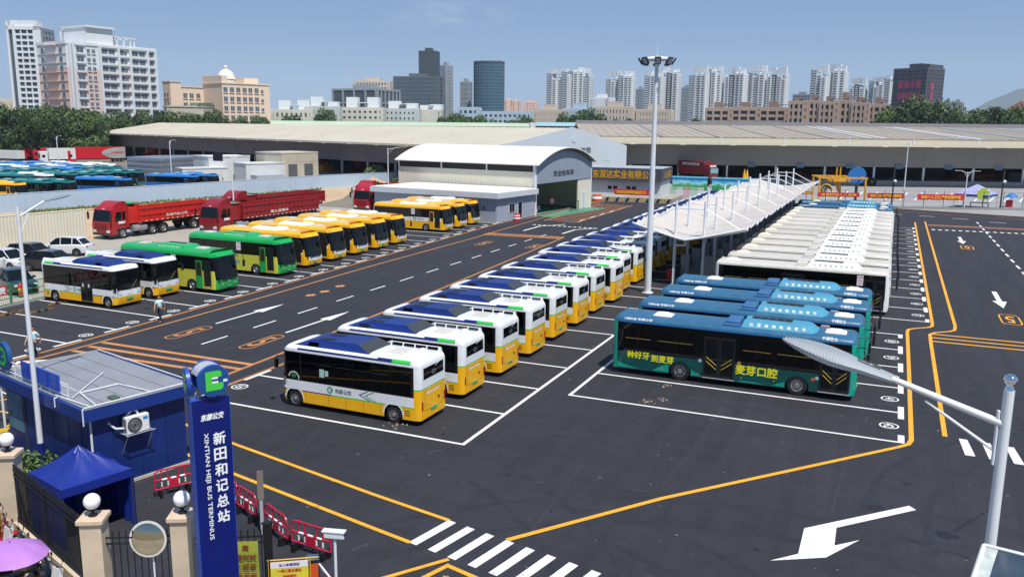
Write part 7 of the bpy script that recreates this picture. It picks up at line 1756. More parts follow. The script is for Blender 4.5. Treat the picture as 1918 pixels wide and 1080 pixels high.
# left warehouse running away to the left, with a white gable end
e0, e1 = AT(205, 247, 342), AT(953, 277, 165); dl = Vector((e1.x-e0.x, e1.y-e0.y, 0)).normalized(); ez = 8.6
WDK = M('warehouse_wall_mauve', '837C84', .75, var=.08, scale=.1); RC2 = RCR
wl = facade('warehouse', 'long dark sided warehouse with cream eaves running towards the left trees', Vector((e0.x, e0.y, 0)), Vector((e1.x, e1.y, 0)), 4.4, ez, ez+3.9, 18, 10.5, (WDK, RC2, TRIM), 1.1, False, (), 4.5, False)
Ll = (Vector((e1.x, e1.y, 0))-Vector((e0.x, e0.y, 0))).length
m = MB(); m.yz([(-4.4, ez+.2), (18, ez+4.1), (36, ez+.2), (36, 0), (0, 0), (0, ez-1)], Ll-.1, Ll+.25, 0); m.build('gable_wall', M('gable_white', 'BFC7CE', .55, var=.03, scale=.1), wl)
k = MB(); lettering('仓储物流园', None, (Ll+.28, 19.5, 8.0), (0, 1, 0), (0, 0, 1), 1.1, width=8.5, mb=k, bold=.03); k.build('lettering', M('lettering_slate', '4A5360', .5, var=0), wl)
m = MB(); m.cyl((Ll+.25, 18.5, 10.3), (Ll+.35, 18.5, 10.3), .7, n=18); m.build('emblem_disc', M('emblem_pale', 'BCC8D2', .5), wl)
# green strip roofs further back
for x0, x1, y0, y1, dist, colr, lab in ((372, 1002, 228, 237, 430, 'A9BBA2', 'far warehouse with a pale green roof behind the dark sided one'), (1003, 1190, 230, 238, 420, '8DAFB6', 'far warehouse with a pale teal roof behind the white gable')):
    a, b, c = AT(x0, y1, dist), AT(x1, y1, dist), AT((x0+x1)/2, y0, dist); o = thing('warehouse', lab, 'warehouse', (a.x, a.y, 0), math.atan2(b.y-a.y, b.x-a.x)); L = (b-a).length; zt = c.z
    m = MB(); m.box(0, L, 0, 40, 0, zt-1.6); m.build('wall', WDK, o); m = MB(); m.mesh([(0, -1, zt-1.7), (L, -1, zt-1.7), (L, 2, zt-.2), (0, 2, zt-.2), (L, 24, zt+.15), (0, 24, zt+.15), (L, 44, zt-1.7), (0, 44, zt-1.7)], [(0, 1, 2, 3), (3, 2, 4, 5), (5, 4, 6, 7)]); m.build('roof', M('roof_'+colr, colr, .6, var=.06, scale=.05), o)
    m = MB(); m.box(L-2.5, L, -1.2, 6, zt-2.2, zt+.4); m.build('end_cap', WROOF, o)
# apron details: tyre bumpers, lines, fence, banners
for i, px_ in enumerate((1616, 1633, 1667, 1680, 1714, 1728, 1300, 1322)):
    p = G(px_, 349); o = thing('tyre_bumper', 'black tyre bumper on the dock edge, %s from the left of the dock tyres' % ORD[(i+2) % 8], 'tyre', (p.x, p.y, .0), math.atan2(dq.y, dq.x), 'dock tyre bumpers'); m = MB(); m.lathe([(.5, -.2), (.9, -.22), (1.0, 0), (.9, .22), (.5, .2), (.45, 0), (.5, -.2)], 18, 0, axis='y', c=(0, 0, 1.0)); m.build('tyre', RUBBER, o)
b = MB()
for i in range(14):
    p = G(1560+28*i, 358+.5*i); q = G(1545+28*i, 372+.5*i); strip(b, p, q, .3, .012)
p = G(1890, 360); mark(b, 'apron_line', PW)
fl = [G(1420, 385), G(1690, 391), G(1915, 393)]; bars = []
fa, fb = G(1400, 386), G(1918, 394); fd = (fb-fa).normalized(); fL = (fb-fa).length+40
wf = thing('wire_fence', 'dark wire fence on thin posts along the far edge of the yard', 'fence', fa, math.atan2(fd.y, fd.x))
for i in range(int(fL/3.2)): m = MB(); m.cyl((3.2*i, 0, 0), (3.2*i, 0, 3.0), .05, n=5); m.build('post', DGREY, wf)
m = MB()
for z in (.4, 1.2, 2.0, 2.9): m.box(0, fL, -.012, .012, z-.012, z+.012)
m.build('wire', DGREY, wf)
m = MB(); m.box(0, fL, -.1, .1, 0, .35); m.build('base', M('concrete_kerb', '8F8D89'), wf)
for px0, px1, y0, y1, w_, lab in ((1500, 1530, 358, 363, '安全生产', 'short red banner left of the yellow gantry'), (1532, 1614, 360, 368, '疫情防控人人有责', 'faded red banner behind the yellow gantry'), (1620, 1693, 361, 371, '加强个人防护,严防疫情蔓延', 'red banner with yellow writing left of the lamp post on the fence'), (1707, 1797, 363, 374, '加强个人卫生,严防疫情传播', 'red banner with yellow writing nearest the purple tent')):
    a = fa+fd*((G(px0, 389)-fa).dot(fd)); b_ = fa+fd*((G(px1, 391)-fa).dot(fd)); off = Vector((fd.y, -fd.x, 0))*.15
    z1 = HT(a, y0); z0 = HT(a, y1); banner(lab, a+off, b_+off, z0, z1, w_, OT)
for px_ in (1677, 1876):
    p = G(px_-8 if px_ < 1700 else px_-3, 392); o = thing('utility_pole', 'dark utility pole on the far fence line, %s' % ('left of the lamp post' if px_ < 1700 else 'right of the purple tent'), 'pole', p); m = MB(); m.cyl((0, 0, 0), (0, 0, 7.5 if px_ < 1700 else 6.5), .14, .09, 8); m.build('pole', M('pole_dark', '3c3836', .8), o); m = MB(); m.sphere((.2, -.2, 4.6), .28, 8, 6); m.build('camera_dome', STEELW, o)
# purple tent, table, parasol people-less
p = G(1826, 389); o = thing('tent', 'pale purple gazebo with a yellow green sign by the far fence', 'tent', p, R(-20)); m = MB(); PT = M('tent_purple', '9FA0C8', .6, var=.06)
a_ = 2.6; m.mesh([(-a_, -a_, 2.4), (a_, -a_, 2.4), (a_, a_, 2.4), (-a_, a_, 2.4), (0, 0, 4.0)], [(0, 1, 4), (1, 2, 4), (2, 3, 4), (3, 0, 4)]); m.build('canopy', PT, o); m = MB(); [m.box(-a_, a_, s*a_-.02, s*a_+.02, 2.0, 2.4) for s in (-1, 1)]; [m.box(s*a_-.02, s*a_+.02, -a_, a_, 2.0, 2.4) for s in (-1, 1)]; m.build('valance', M('tent_valance', '3A4A90', .6), o)
for x in (-a_, a_):
    for y in (-a_, a_): m = MB(); m.cyl((x, y, 0), (x, y, 2.4), .06, n=5); m.build('leg', LGREY, o)
o = thing('notice_sign', 'yellow green sign held up in front of the purple gazebo', 'sign', p+Vector((.8, -3, 0))); m = MB(); m.cyl((0, 0, 0), (0, 0, 2), .05, n=5); m.build('post', DGREY, o); m = MB(); m.bbox(-.9, .9, -.05, .05, 1.7, 3.1, .02); m.box(-.5, .5, -.05, .05, 3.1, 3.5); m.build('panel', M('sign_lime', 'B9CC3A', .5), o)
o = thing('folding_table', 'dark folding table with a blue crate under the purple gazebo', 'table', p+Vector((.5, -1.5, 0))); m = MB(); m.box(-1.4, 1.4, -.5, .5, .95, 1.05); m.build('tabletop', DGREY, o)
for x in (-1.3, 1.3):
    for y in (-.4, .4): m = MB(); m.cyl((x, y, 0), (x, y, .95), .05, n=5); m.build('leg', DGREY, o)
p = G(1893, 388); o = thing('parasol', 'blue and red folded parasol stand near the right picture edge', 'parasol', p); m = MB(); m.lathe([(1.1, 1.7), (.6, 2.2), (.05, 2.5)], 10); m.build('canopy', M('parasol_blue', '2F6FB0', .6), o); m = MB(); m.cyl((0, 0, 0), (0, 0, 2.5), .04, n=5); m.build('shaft', DGREY, o); m = MB(); m.bbox(-.8, .2, -.5, .5, 0, 1.2, .05); m.build('base', RED, o)
# yellow gantry with blue drum
p0_, p1_ = G(1532, 381), G(1618, 383); gz = HT(p0_, 331); gl_ = (p1_-p0_).length; o = thing('gantry', 'yellow steel gantry frame with pipes by the far fence', 'gantry', p0_, math.atan2(p1_.y-p0_.y, p1_.x-p0_.x)); GY = M('gantry_yellow', 'D9A02A', .5, var=.1); gdp = 6
for x in (0, gl_):
    for y in (0, gdp): m = MB(); m.box(x-.14, x+.14, y-.14, y+.14, 0, gz); m.build('leg', GY, o)
for y in (0, gdp): m = MB(); m.box(-.3, gl_+.3, y-.15, y+.15, gz-.3, gz); m.build('beam', GY, o)
for x in (0, gl_*.33, gl_*.66, gl_): m = MB(); m.box(x-.12, x+.12, 0, gdp, gz-.28, gz-.05); m.build('beam', GY, o)
for x, h in ((gl_*.42, 1.6), (gl_*.5, 1.6)): m = MB(); m.cyl((x, gdp*.4, gz-1.5), (x, gdp*.4, gz+h), .12, n=6); m.build('pipe', GY, o)
m = MB(); [m.tube([(gl_*.35+.25*i, gdp*.5, gz-.2), (gl_*.4+.3*i, gdp*.4, gz-1.2), (gl_*.5+.1*i, gdp*.4, gz-3.0), (gl_*.5, gdp*.4, .2)], .1, 5) for i in range(4)]; m.box(gl_*.25, gl_*.7, gdp*.2, gdp*.7, gz-.9, gz-.5); m.build('machinery', GY, o)
o2 = thing('drum', 'round blue drum raised behind the yellow gantry', 'drum', p0_.lerp(p1_, .78)+Vector((0, gdp*.8, 0))); m = MB(); m.cyl((0, -.5, gz+.1), (0, .5, gz+.1), 1.5, n=20); m.build('wheel', M('drum_blue', '2F7AC8', .5), o2); m = MB(); m.box(-.2, .2, -.7, .7, 0, gz-1.2); m.build('stand', DGREY, o2)
o3 = thing('coiled_hose', 'coil of yellow and black hose hanging at the left of the gantry', 'hose', p0_.lerp(p1_, .16)+Vector((0, -.4, 0))); m = MB()
for i in range(4): m.lathe([(1.0-.12*i, -.1), (1.1-.12*i, 0), (1.0-.12*i, .1), (.9-.12*i, 0), (1.0-.12*i, -.1)], 14, i % 2, axis='y', c=(.1*i, .12*i, 2.4-.1*i))
m.build('coil', [GY, BLACK], o3); m = MB(); m.cyl((0, 0, 0), (0, 0, 3.2), .08, n=5); m.build('stand', DGREY, o3)
# red lorry on the dock
p = G(1327, 349); o = thing('lorry', 'dark red box lorry parked on the raised dock, facing the yard', 'truck', (p.x, p.y, 1.3), math.atan2(dq.y, dq.x)-R(60)); MR = M('lorry_maroon', '7C2028', .5, var=.1)
m = MB(); m.bbox(-9.5, -.4, -1.25, 1.25, 1.2, 4.1, .05); m.build('box', MR, o); m = MB(); m.bbox(-.3, 1.7, -1.2, 1.2, .6, 2.9, .12); m.bbox(-.3, 1.2, -1.1, 1.1, 2.9, 3.5, .15); m.build('cab', MR, o); m = MB(); m.box(1.7, 1.72, -1.05, 1.05, 1.7, 2.7); m.build('windscreen', M('windscreen_cyan', '6FA8B0', .05, var=0), o)
k = MB(); lettering('顺运物流', None, (1.25, 0, 3.2), (0, 1, 0), (0, 0, 1), .4, mb=k, bold=.02); lettering('京东快运专线', None, (-5, -1.27, 3.5), (1, 0, 0), (0, 0, 1), .6, width=6, mb=k, bold=.02); k.build('lettering', TXT_W, o)
for x in (.7, -6.5, -8):
    for s in (-1, 1): wheel(o, x, s*1.05, .5, .3, sd=s)
for i, px_ in enumerate((1393, 1398)):
    p = G(px_, 347); o = thing('traffic_cone', 'tall yellow cone on the dock edge, %s of two' % ['left', 'right'][i], 'cone', (p.x, p.y, 1.3), 0, 'yellow cones'); m = MB(); m.lathe([(.5, 0), (.06, 2.4), (.001, 2.4)], 10); m.build('body', GY, o); m = MB(); m.box(-.6, .6, -.6, .6, 0, .12); m.build('base', BLACK, o)
m = MB()
# ================================================================ coach yard behind the hoarding
yt = make_coach(('plain', M('yard_teal', '137074', .3, var=.1, coat=.4, dirt='2a5a5c', dirt_amt=.4), M('yard_teal_side', '0F5A62', .3, var=.1, coat=.4)))
yb_ = make_coach(('plain', M('yard_blue', '2277C0', .3, var=.08, coat=.4, dirt='5a86a8', dirt_amt=.3), M('yard_blue_side', '1B62A8', .3, var=.08, coat=.4)))
yy_ = make_coach(('plain', YEL, YEL)); yw_ = make_coach(('plain', WHITE, M('yard_white_side', 'C8D2DA', .3)))
YC = {'t': [yt, 0, 'teal'], 'b': [yb_, 0, 'blue'], 'y': [yy_, 0, 'yellow'], 'w': [yw_, 0, 'white']}
ROWS = [('y', 47, 379, ''), ('t', 99, 374, ''), ('t', 140, 373, ''), ('b', 246, 367, ''), ('b', 372, 359, ''), ('b', 408, 357, ''),
        ('t', 64, 359, ''), ('w', 100, 357.5, ''), ('t', 145, 355, ''), ('t', 180, 354, ''), ('t', 210, 352, ''), ('t', 243, 350, ''), ('t', 268, 349, ''),
        ('t', 22, 350, ''), ('t', 70, 347, ''), ('t', 112, 345, ''), ('b', 152, 343, ''), ('t', 190, 341, ''), ('t', 228, 339, ''),
        ('b', 20, 338, ''), ('w', 54, 337, ''), ('b', 88, 336, ''), ('w', 122, 335, ''), ('b', 154, 334, ''), ('w', 188, 333, ''), ('w', 216, 332, ''), ('t', -12, 361, ''), ('b', 66, 330, ''), ('b', 106, 329, ''), ('w', 146, 328.5, '')]
for i, (k_, x, y, _) in enumerate(ROWS):
    ent = YC[k_]; c = ent[0] if ent[1] == 0 else copy_tree(ent[0]); g = G(x, y); rz = R(11+random.uniform(-2, 2))
    c.rotation_euler = (0, 0, rz); c.location = (g.x-5.25*math.cos(rz), g.y-5.25*math.sin(rz), 0)
    row = 'front' if x > 245 or y > 362 else 'second' if y > 348.5 and x > 30 else 'third' if y > 338.5 else 'back'
    c['label'] = '%s coach in the %s row of the coach yard, %s of its colour there' % (ent[2], row, ORD[ent[1]]) if k_ != 'y' else 'yellow coach at the picture edge behind the pale hoarding'
    c['group'] = 'coaches in the yard behind the hoarding'; ent[1] += 1
# trailers
TRED = M('trailer_red', 'C01828', .4, var=.06); TWH = M('trailer_white', 'D5D5D2', .45, var=.05, dirt='a8a49a', dirt_amt=.3)
def trailer(p0, p1, ytop, lab, red=True, cab=True):
    a, b = G(*p0), G(*p1); d = (b-a); L = d.length; o = thing('semi_trailer', lab, 'trailer', (a.x, a.y, 0), math.atan2(d.y, d.x)); zt = HT(a, ytop)
    m = MB(); m.box(0, L, 0, 2.5, 1.2, zt); m.build('box', TRED if red else TWH, o)
    if red:
        m = MB(); n = 14; cx = L*.52; pts = [(L-.02, 1.25), (L-.02, zt-.05)]+[(L-.02-(L-cx)*math.sin(math.pi*.5*i/n), zt-.05-(zt-1.3)*.5*(1-math.cos(math.pi*.5*i/n))) for i in range(n+1)]+[(cx+(L-cx)*.45*(i/n)**2, zt-.05-(zt-1.3)*(.5+.5*i/n)) for i in range(1, n+1)]
        m.poly([(x, -.02, z) for x, z in pts][::-1]); m.poly([(x, -.02, z) for x, z in pts]); m.build('livery', TWH, o); k = MB(); lettering('JLT极兔速递', None, (L*.83, -.04, zt*.62), (1, 0, 0), (0, 0, 1), .7, mb=k, bold=.02); k.build('lettering', TRED, o)
    m = MB(); m.box(.5, L-.5, .3, 2.2, .9, 1.2); m.build('chassis', CHAS, o)
    for x in (L*.78, L*.86, L*.94):
        for s in (0, 1): wheel(o, x, .25+2*s, .5, .3, sd=-1 if s == 0 else 1)
    if cab:
        m = MB(); m.bbox(-2.4, -.2, .05, 2.45, .5, zt-.9, .15); m.build('cab', TRED if red else TWH, o); m = MB(); m.box(-2.43, -2.4, .2, 2.3, 1.7, 2.7); m.box(-1.9, -1.0, .03, .05, 1.8, 2.6); m.build('windscreen', GLASSB, o)
trailer((143, 305), (236, 303), 276, 'red semi trailer with a white curved livery in the middle of the trailer row')
trailer((288, 302), (382, 299), 279, 'red semi trailer with a white curved livery behind the quilted tank')
trailer((93, 306), (143, 305), 278, 'white box trailer with white cab, left of the red trailer', False)
trailer((-20, 303), (34, 305), 281, 'pale grey box trailer at the left picture edge', False, False)
trailer((78, 301), (130, 301), 277, 'red truck half hidden behind the white trailer cab', True); trailer((52, 301), (70, 300), 277, 'dark red truck left of the white trailer cab', True)
trailer((60, 297), (160, 296), 273, 'pale roofed trailer behind the row of trucks', False, False)
# quilted water tank
ta, tb_, tm = G(240, 331), G(392, 327), G(303, 336); TQ = M('tank_steel', '8F98A4', .35, metal=.45, var=.08, scale=.5)
o = thing('water_tank', 'long quilted grey steel water tank beside the white pump house', 'water tank', (0, 0, 0)); zt = HT(tm, 297); pm_ = {}
for a, b in ((ta, tm), (tm, tb_)):
    d = (b-a); L = d.length; n = max(3, round(L/1.25)); d.normalize(); nn = Vector((d.y, -d.x, 0)); rz = math.atan2(d.y, d.x); w_ = L/n
    k_ = round(w_, 3)
    if k_ not in pm_:
        m = MB(); h = zt/4; R4 = 4; v = [(w_*i/R4, -.16*(math.sin(math.pi*i/R4)*math.sin(math.pi*j/R4)), h*j/R4) for j in range(R4+1) for i in range(R4+1)]
        m.mesh(v, [(j*5+i, j*5+i+1, (j+1)*5+i+1, (j+1)*5+i) for j in range(4) for i in range(4)], 0, True); pm_[k_] = m.data('panel', TQ)
    for i in range(n):
        for j in range(4): q = link('panel', pm_[k_], o, a+d*(w_*i)+Vector((0, 0, zt/4*j)), rz)
m = MB(); back = Vector((-2, 10, 0)); m.poly([(v.x, v.y, zt) for v in (ta, tm, tb_, tb_+back, ta+back)]); m.poly([(v.x, v.y, z) for v, z in ((tb_, 0), (tb_+back, 0), (tb_+back, zt), (tb_, zt))]); m.build('top', TQ, o)
# white pump house cluster
PH = M('render_white', 'CDCFCF', .7, var=.06, scale=.3, dirt='a8a49c', dirt_amt=.35)
def block(par, pA, pB, ytop, dep, nm='wall', mat=PH, z0=0):
    a, b = G(*pA), G(*pB); d = (b-a); L = d.length; zt = HT(a, ytop); m = MB(); m.box(0, L, 0, dep, z0, zt); m.box(-.1, L+.1, -.1, dep+.1, zt, zt+.25); q = m.build(nm, mat, par, a-par.location, math.atan2(d.y, d.x)); return q, L, zt
o = thing('pump_house', 'white flat roofed pump house blocks beside the water tank', 'building', G(395, 346)); o['category'] = 'building'
block(o, (393, 342), (470, 339), 295, 8); q, L, zt = block(o, (462, 344), (536, 341), 308, 6); q3, L3, zt3 = block(o, (530, 341), (597, 337), 288, 9, 'wall', M('render_weathered', 'C2B9A8', .75, var=.1, scale=.3, dirt='8f8574', dirt_amt=.45)); block(o, (343, 345), (428, 342), 317, 4, 'wall'); block(o, (495, 318), (530, 317), 283, 5)
for x in (L3*.16, L3*.6): m = MB(); m.box(x, x+L3*.24, -.06, .02, 0, zt3*.62); m.build('shutter_door', M('shutter_grey', '5E6266', .5, var=.1), q3)
for i in range(18): m = MB(); m.box(L3*i/18, L3*i/18+.12, -.16, -.1, zt3*.72, zt3+.1); m.build('rib', CRM, q3)
m = MB(); m.box(L*.1, L*.8, -3.0, -.1, 0, zt*.45); m.build('outdoor_units', LGREY, q)
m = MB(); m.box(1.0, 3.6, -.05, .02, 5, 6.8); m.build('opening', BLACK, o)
# orange, red and blue bins by the warehouse
for i, (px_, py_, w_, h_, colr, lab) in enumerate(((612, 328, 5, 3, 'orange_bin', 'orange bin under the long dark warehouse eaves'), (640, 326, 6, 3.4, 'blue_bin', 'blue tarpaulin covered heap beside the red heap'), (690, 324, 11, 4.4, 'red_bin', 'large heap of red fabric covered goods before the warehouse'), (618, 320, 9, 3, 'red_bin', 'low red heap behind the orange bin'), (648, 312, 4, 2.5, 'blue_bin', 'small blue bin behind the red heap'))):
    g = G(px_, py_); o = thing('covered_heap', lab, 'heap', g, R(-30)); mt = M(colr, {'orange_bin': 'D98A20', 'blue_bin': '2460B0', 'red_bin': 'CC2A22'}[colr], .6, var=.15, scale=.6); m = MB(); n = 10; rnd = random.Random(i)
    H_ = [[h_*(.25 if j in (0, 6) or k in (0, n) else rnd.uniform(.7, 1.05)) for k in range(n+1)] for j in range(7)]
    v = [(w_*(k/n-.5), 5*(j/6-.5), H_[j][k]) for j in range(7) for k in range(n+1)]; m.mesh(v, [(j*(n+1)+k, j*(n+1)+k+1, (j+1)*(n+1)+k+1, (j+1)*(n+1)+k) for j in range(6) for k in range(n)], 0, True)
    ring_ = [(k, 0) for k in range(n+1)]; m.poly([(w_*(k/n-.5), -2.5, H_[0][k]) for k in range(n+1)]+[(w_*.5, -2.5, 0), (-w_*.5, -2.5, 0)]); m.build('cover', mt, o)
for px0, px1, lab in ((783, 860, 'left'), (850, 925, 'right')):
    a, b = AT(px0, 281, 150), AT(px1, 281, 150); o = thing('canopy', 'green curved canopy roof behind the arched hall, %s of two' % lab, 'canopy', (a.x, a.y, 0), math.atan2(b.y-a.y, b.x-a.x)); L = (b-a).length; m = MB(); n = 10; zz = 7.6
    m.mesh([(L*i/n, y, zz+.95*math.sin(math.pi*i/n)) for y in (0, 5) for i in range(n+1)], [(i, i+1, n+2+i, n+1+i) for i in range(n)], 0, True); m.build('sheet', M('canopy_green', '3E9C72', .4), o)
    for x in (.3, L-.3): m = MB(); m.cyl((x, .2, 0), (x, .2, zz+.1), .08, n=6); m.build('post', STEELW, o)
# ================================================================ skyline, trees, hill, haze
def fmat(n, c, **k): return M('far_'+n, c, k.pop('rough', .6), var=k.pop('var', .05), scale=.05, **k)
FG = fmat('glass_dark', '4C5966', rough=.12, var=.25); FGB = fmat('glass_blue', '2F5A72', rough=.08, var=.2); FW = fmat('white', 'D8DCDE'); FGR = fmat('grey', '8E979F'); FP = fmat('pink', 'D9BCAE', var=.04); FB = fmat('beige', 'C4B8A8'); FC = fmat('cream', 'E3CDB6', var=.04); FDK = fmat('dark_grey', '4A525A'); FBR = fmat('brown', '8E7A6E')
def bld(name, lab, xl, xs, xr, ytop, dist, phi, group=None):
    C_ = AT(xs, ytop, dist); a, b = AT(xs-50, ytop, dist), AT(xs+50, ytop, dist); e = Vector((b.x-a.x, b.y-a.y, 0)).normalized(); n = Vector((-e.y, e.x, 0)); ph = R(phi)
    X = e*math.cos(ph)-n*math.sin(ph); pm = dist/FOC*math.cos(math.atan((xs-959)/FOC))**2; wl = (xs-xl)*pm/max(.2, math.cos(ph)); wr = (xr-xs)*pm/max(.25, math.sin(ph)) if xr > xs else wl*.6
    o = thing(name, lab, 'building', (C_.x, C_.y, 0), math.atan2(X.y, X.x), group); return o, wl, wr, C_.z
def grid(m, face, L, z0, z1, fl, cols, pier, slab, proud=.35, mi=0, off=0., pm=None):
    """piers and floor slabs standing proud of the glazing; face 'y' is the front, 'x' the right side"""
    def bx(u0, u1, a, b, pr, mm):
        if face == 'y': m.box(-L+u0-off, -L+u1-off, -pr, .02, a, b, mm)
        else: m.box(-.02, pr, off+u0, off+u1, a, b, mm)
    st = L/cols
    for i in range(cols+1): u = min(max(st*i-pier/2, 0), L-pier); bx(u, u+pier, z0, z1, proud, mi if pm is None else pm)
    fh = (z1-z0)/fl
    for k in range(fl+1): z = z0+fh*k; bx(0, L, max(z0, z-slab/2), min(z1+.6, z+slab/2), proud*.8, mi)
def office(name, lab, xl, xs, xr, ytop, dist, phi, fl, cl, cr_, wallm, glass, pier=.8, slab=1.2, proud=.4, zb=0, top=True, group=None):
    o, wl, wr, z = bld(name, lab, xl, xs, xr, ytop, dist, phi, group)
    m = MB(); m.box(-wl, 0, 0, wr, zb, z); m.build('glazing', glass, o)
    m = MB(); grid(m, 'y', wl, zb, z, fl, cl, pier, slab, proud); grid(m, 'x', wr, zb, z, fl, cr_, pier, slab, proud); m.build('wall', wallm, o)
    m = MB(); m.box(-wl-.1, .1, -.1, wr+.1, z, z+1.0)
    if top: m.box(-wl*.7, -wl*.3, wr*.3, wr*.7, z+1.0, z+4.0)
    m.build('roof', wallm, o); return o, wl, wr, z
def resi(lab, xl, xr, ytop, dist, n, fl=26, dark=0, group='high rise apartment towers on the skyline', phi=22):
    """a slab of flats: alternating white and grey vertical bays with balcony edges on every floor"""
    o, wl, wr, z = bld('apartment_tower', lab, xl, xr-(xr-xl)*.16, xr, ytop, dist, phi, group); rnd = random.Random(int(xl)); s = wl/n
    core, wh, gr, bal = MB(), MB(), MB(), MB()
    for i in range(n):
        x0 = -wl+s*i; dz = rnd.choice((0, -2.5, -5, 1.5)); pr = rnd.choice((0, 1.2, 2.4)); zt = z+dz
        core.box(x0+s*.08, x0+s*.92, -pr, wr, 0, zt-1)
        g = gr if (i % 3 == dark % 3) else wh
        g.box(x0, x0+s*.2, -pr-.5, wr, 0, zt+1.2); g.box(x0+s*.72, x0+s*.98, -pr-.5, wr, 0, zt); g.box(x0, x0+s*.98, -pr, wr, zt-1, zt+.2)
        for k in range(fl): q = zt*k/fl; bal.box(x0+s*.2, x0+s*.72, -pr-.55, -pr+.1, q, q+1.15)
    for k in range(fl): q = z*k/fl; bal.box(-.2, .5, wr*.12, wr*.45, q, q+1.3); bal.box(-.2, .5, wr*.6, wr*.9, q, q+1.3)
    core.box(-wl*.98, -.15, .5, wr-.1, 0, z-4); wh.box(-.3, .3, 0, wr*.12, 0, z); wh.box(-.3, .3, wr*.45, wr*.6, 0, z); wh.box(-.3, .3, wr*.9, wr, 0, z-1)
    core.build('glazing', FG if not dark else FDK, o); wh.build('wall', FW, o); gr.build('side_wall', FGR if not dark else FDK, o); bal.build('balconies', FW, o)
    m = MB(); [m.box(-wl*q-3, -wl*q+3, wr*.3, wr*.7, z, z+4+rnd.random()*3) for q in (.2, .5, .8)]; m.build('roof_house', FW, o); return o
def windows(par, face, plist, w_, h, mat_f, mat_g, deep=.12, z_list=(), name='window'):
    m = MB()
    if face == 'x': m.box(.0, .06, -w_/2-.1, w_/2+.1, -.1, h+.1, 0); m.box(.06, .08, -w_/2, -.05, 0, h, 1); m.box(.06, .08, .05, w_/2, 0, h, 1); m.box(.0, .35, -w_/2-.15, w_/2+.15, -.28, -.1, 0)
    else: m.box(-w_/2-.1, w_/2+.1, -.06, 0, -.1, h+.1, 0); m.box(-w_/2, -.05, -.08, -.06, 0, h, 1); m.box(.05, w_/2, -.08, -.06, 0, h, 1); m.box(-w_/2-.15, w_/2+.15, -.35, 0, -.28, -.1, 0)
    d = m.data(name, [mat_f, mat_g])
    for u in plist:
        for z in z_list: link(name, d, par, (0, u, z) if face == 'x' else (u, 0, z))
WG = M('window_far_glass', '5A6672', .12, var=.3, scale=.3)
# the grey and white tower at the left edge
o, wl, wr, z = bld('apartment_tower', 'tall grey blue and white tower at the left, behind the pink apartment block', 13, 75, 122, 41, 440, 25)
m = MB(); m.box(-wl, 0, 0, wr*.5, 0, z-3); m.build('glazing', FG, o); m = MB(); grid(m, 'y', wl*.58, 0, z-3, 21, 3, .5, .9, .6, off=wl*.2); m.box(-wl, -wl*.94, -.8, .2, 0, z); m.box(-wl*.2, 0, -.8, wr*.5, 0, z-2); m.box(-wl*.82, -wl*.76, -.9, .2, 0, z-1); m.box(-wl, 0, -.8, .2, z-3.5, z-2); m.box(-wl*.9, -wl*.1, 0, 5, z-3, z+.5); m.build('wall', FW, o)
m = MB(); grid(m, 'x', wr*.5, 0, z-3, 21, 4, 1.2, 1.4, .4); m.build('side_wall', FGR, o); m = MB(); m.box(.6, wr*.55, wr*.52, wr*.9, 0, z-14); m.build('rear_wing', FGR, o)
m = MB(); [m.box(x, x+1.2, wr*.55, wr*.6, z-14, z-1) for x in (2, wr*.5)]; m.box(2, wr*.5+1.2, wr*.55, wr*.6, z-2.5, z-1); m.box(wr*.4, wr*.55, wr*.5, wr*.9, z-14, z-1); m.build('roof_frame', FW, o)
# pink and white apartment block with single windows
o, wl, wr, z = bld('apartment_block', 'pink and white ten storey apartment block with many windows, left of the domed building', 68, 122, 302, 82, 385, 58)
zt = z; m = MB(); m.box(-wl, 0, 0, wr, 0, zt-9); m.build('wall', FP, o); m = MB(); m.box(-wl, .02, -.02, wr, zt-9, zt); m.box(-wl-.3, .3, -.3, wr+.3, zt, zt+1.1); m.build('upper_wall', FW, o)
fh = 3.45; zl = [zt-2.9-fh*k for k in range(12)]; Y = lambda px_: (px_-122)/180*wr
m = MB()
for px_ in (127, 134, 185, 222, 246, 283, 300): m.box(-.1, 1.0, Y(px_)-.45, Y(px_)+.45, 0, zt+.6)
for k in range(13):
    for a, b in ((185, 246), (246, 301)): m.box(-.05, .75, Y(a), Y(b), zt-.2-fh*k, zt+.75-fh*k)
    m.box(-.05, .55, Y(140), Y(157), zt-.2-fh*k, zt+.55-fh*k)
m.build('balcony_frame', FW, o)
windows(o, 'x', [Y(148)], 2.9, 1.9, FW, WG, z_list=zl); windows(o, 'x', [Y(164), Y(174), Y(238)], 1.3, 1.6, FW, WG, z_list=zl, name='small_window'); windows(o, 'x', [Y(195), Y(210), Y(228), Y(258), Y(273), Y(291)], 2.7, 2.0, FGR, WG, z_list=zl)
windows(o, 'y', [-wl*.82, -wl*.18], 1.8, 1.6, FGR, WG, z_list=zl, name='side_window'); m = MB()
for k in range(12): m.box(-wl*.7, -wl*.3, -1.0, 0, zt-.4-fh*k, zt-.1-fh*k); m.box(-wl, 0, -.25, 0, zt-.3-fh*k, zt-.1-fh*k)
m.build('balconies', FP, o)
m = MB(); y0, y1 = Y(165), Y(218); m.box(-16, -1, y0, y1, zt, zt+7.2); m.box(-17, 0, y0-.4, y1+.4, zt+7.2, zt+8); m.box(-18, -3, Y(225), Y(232), zt, zt+5); m.build('roof_house', FW, o); m = MB()
for a in (226, 240, 254, 262): m.box(-2, -1.4, Y(a), Y(a)+.5, zt, zt+4.4)
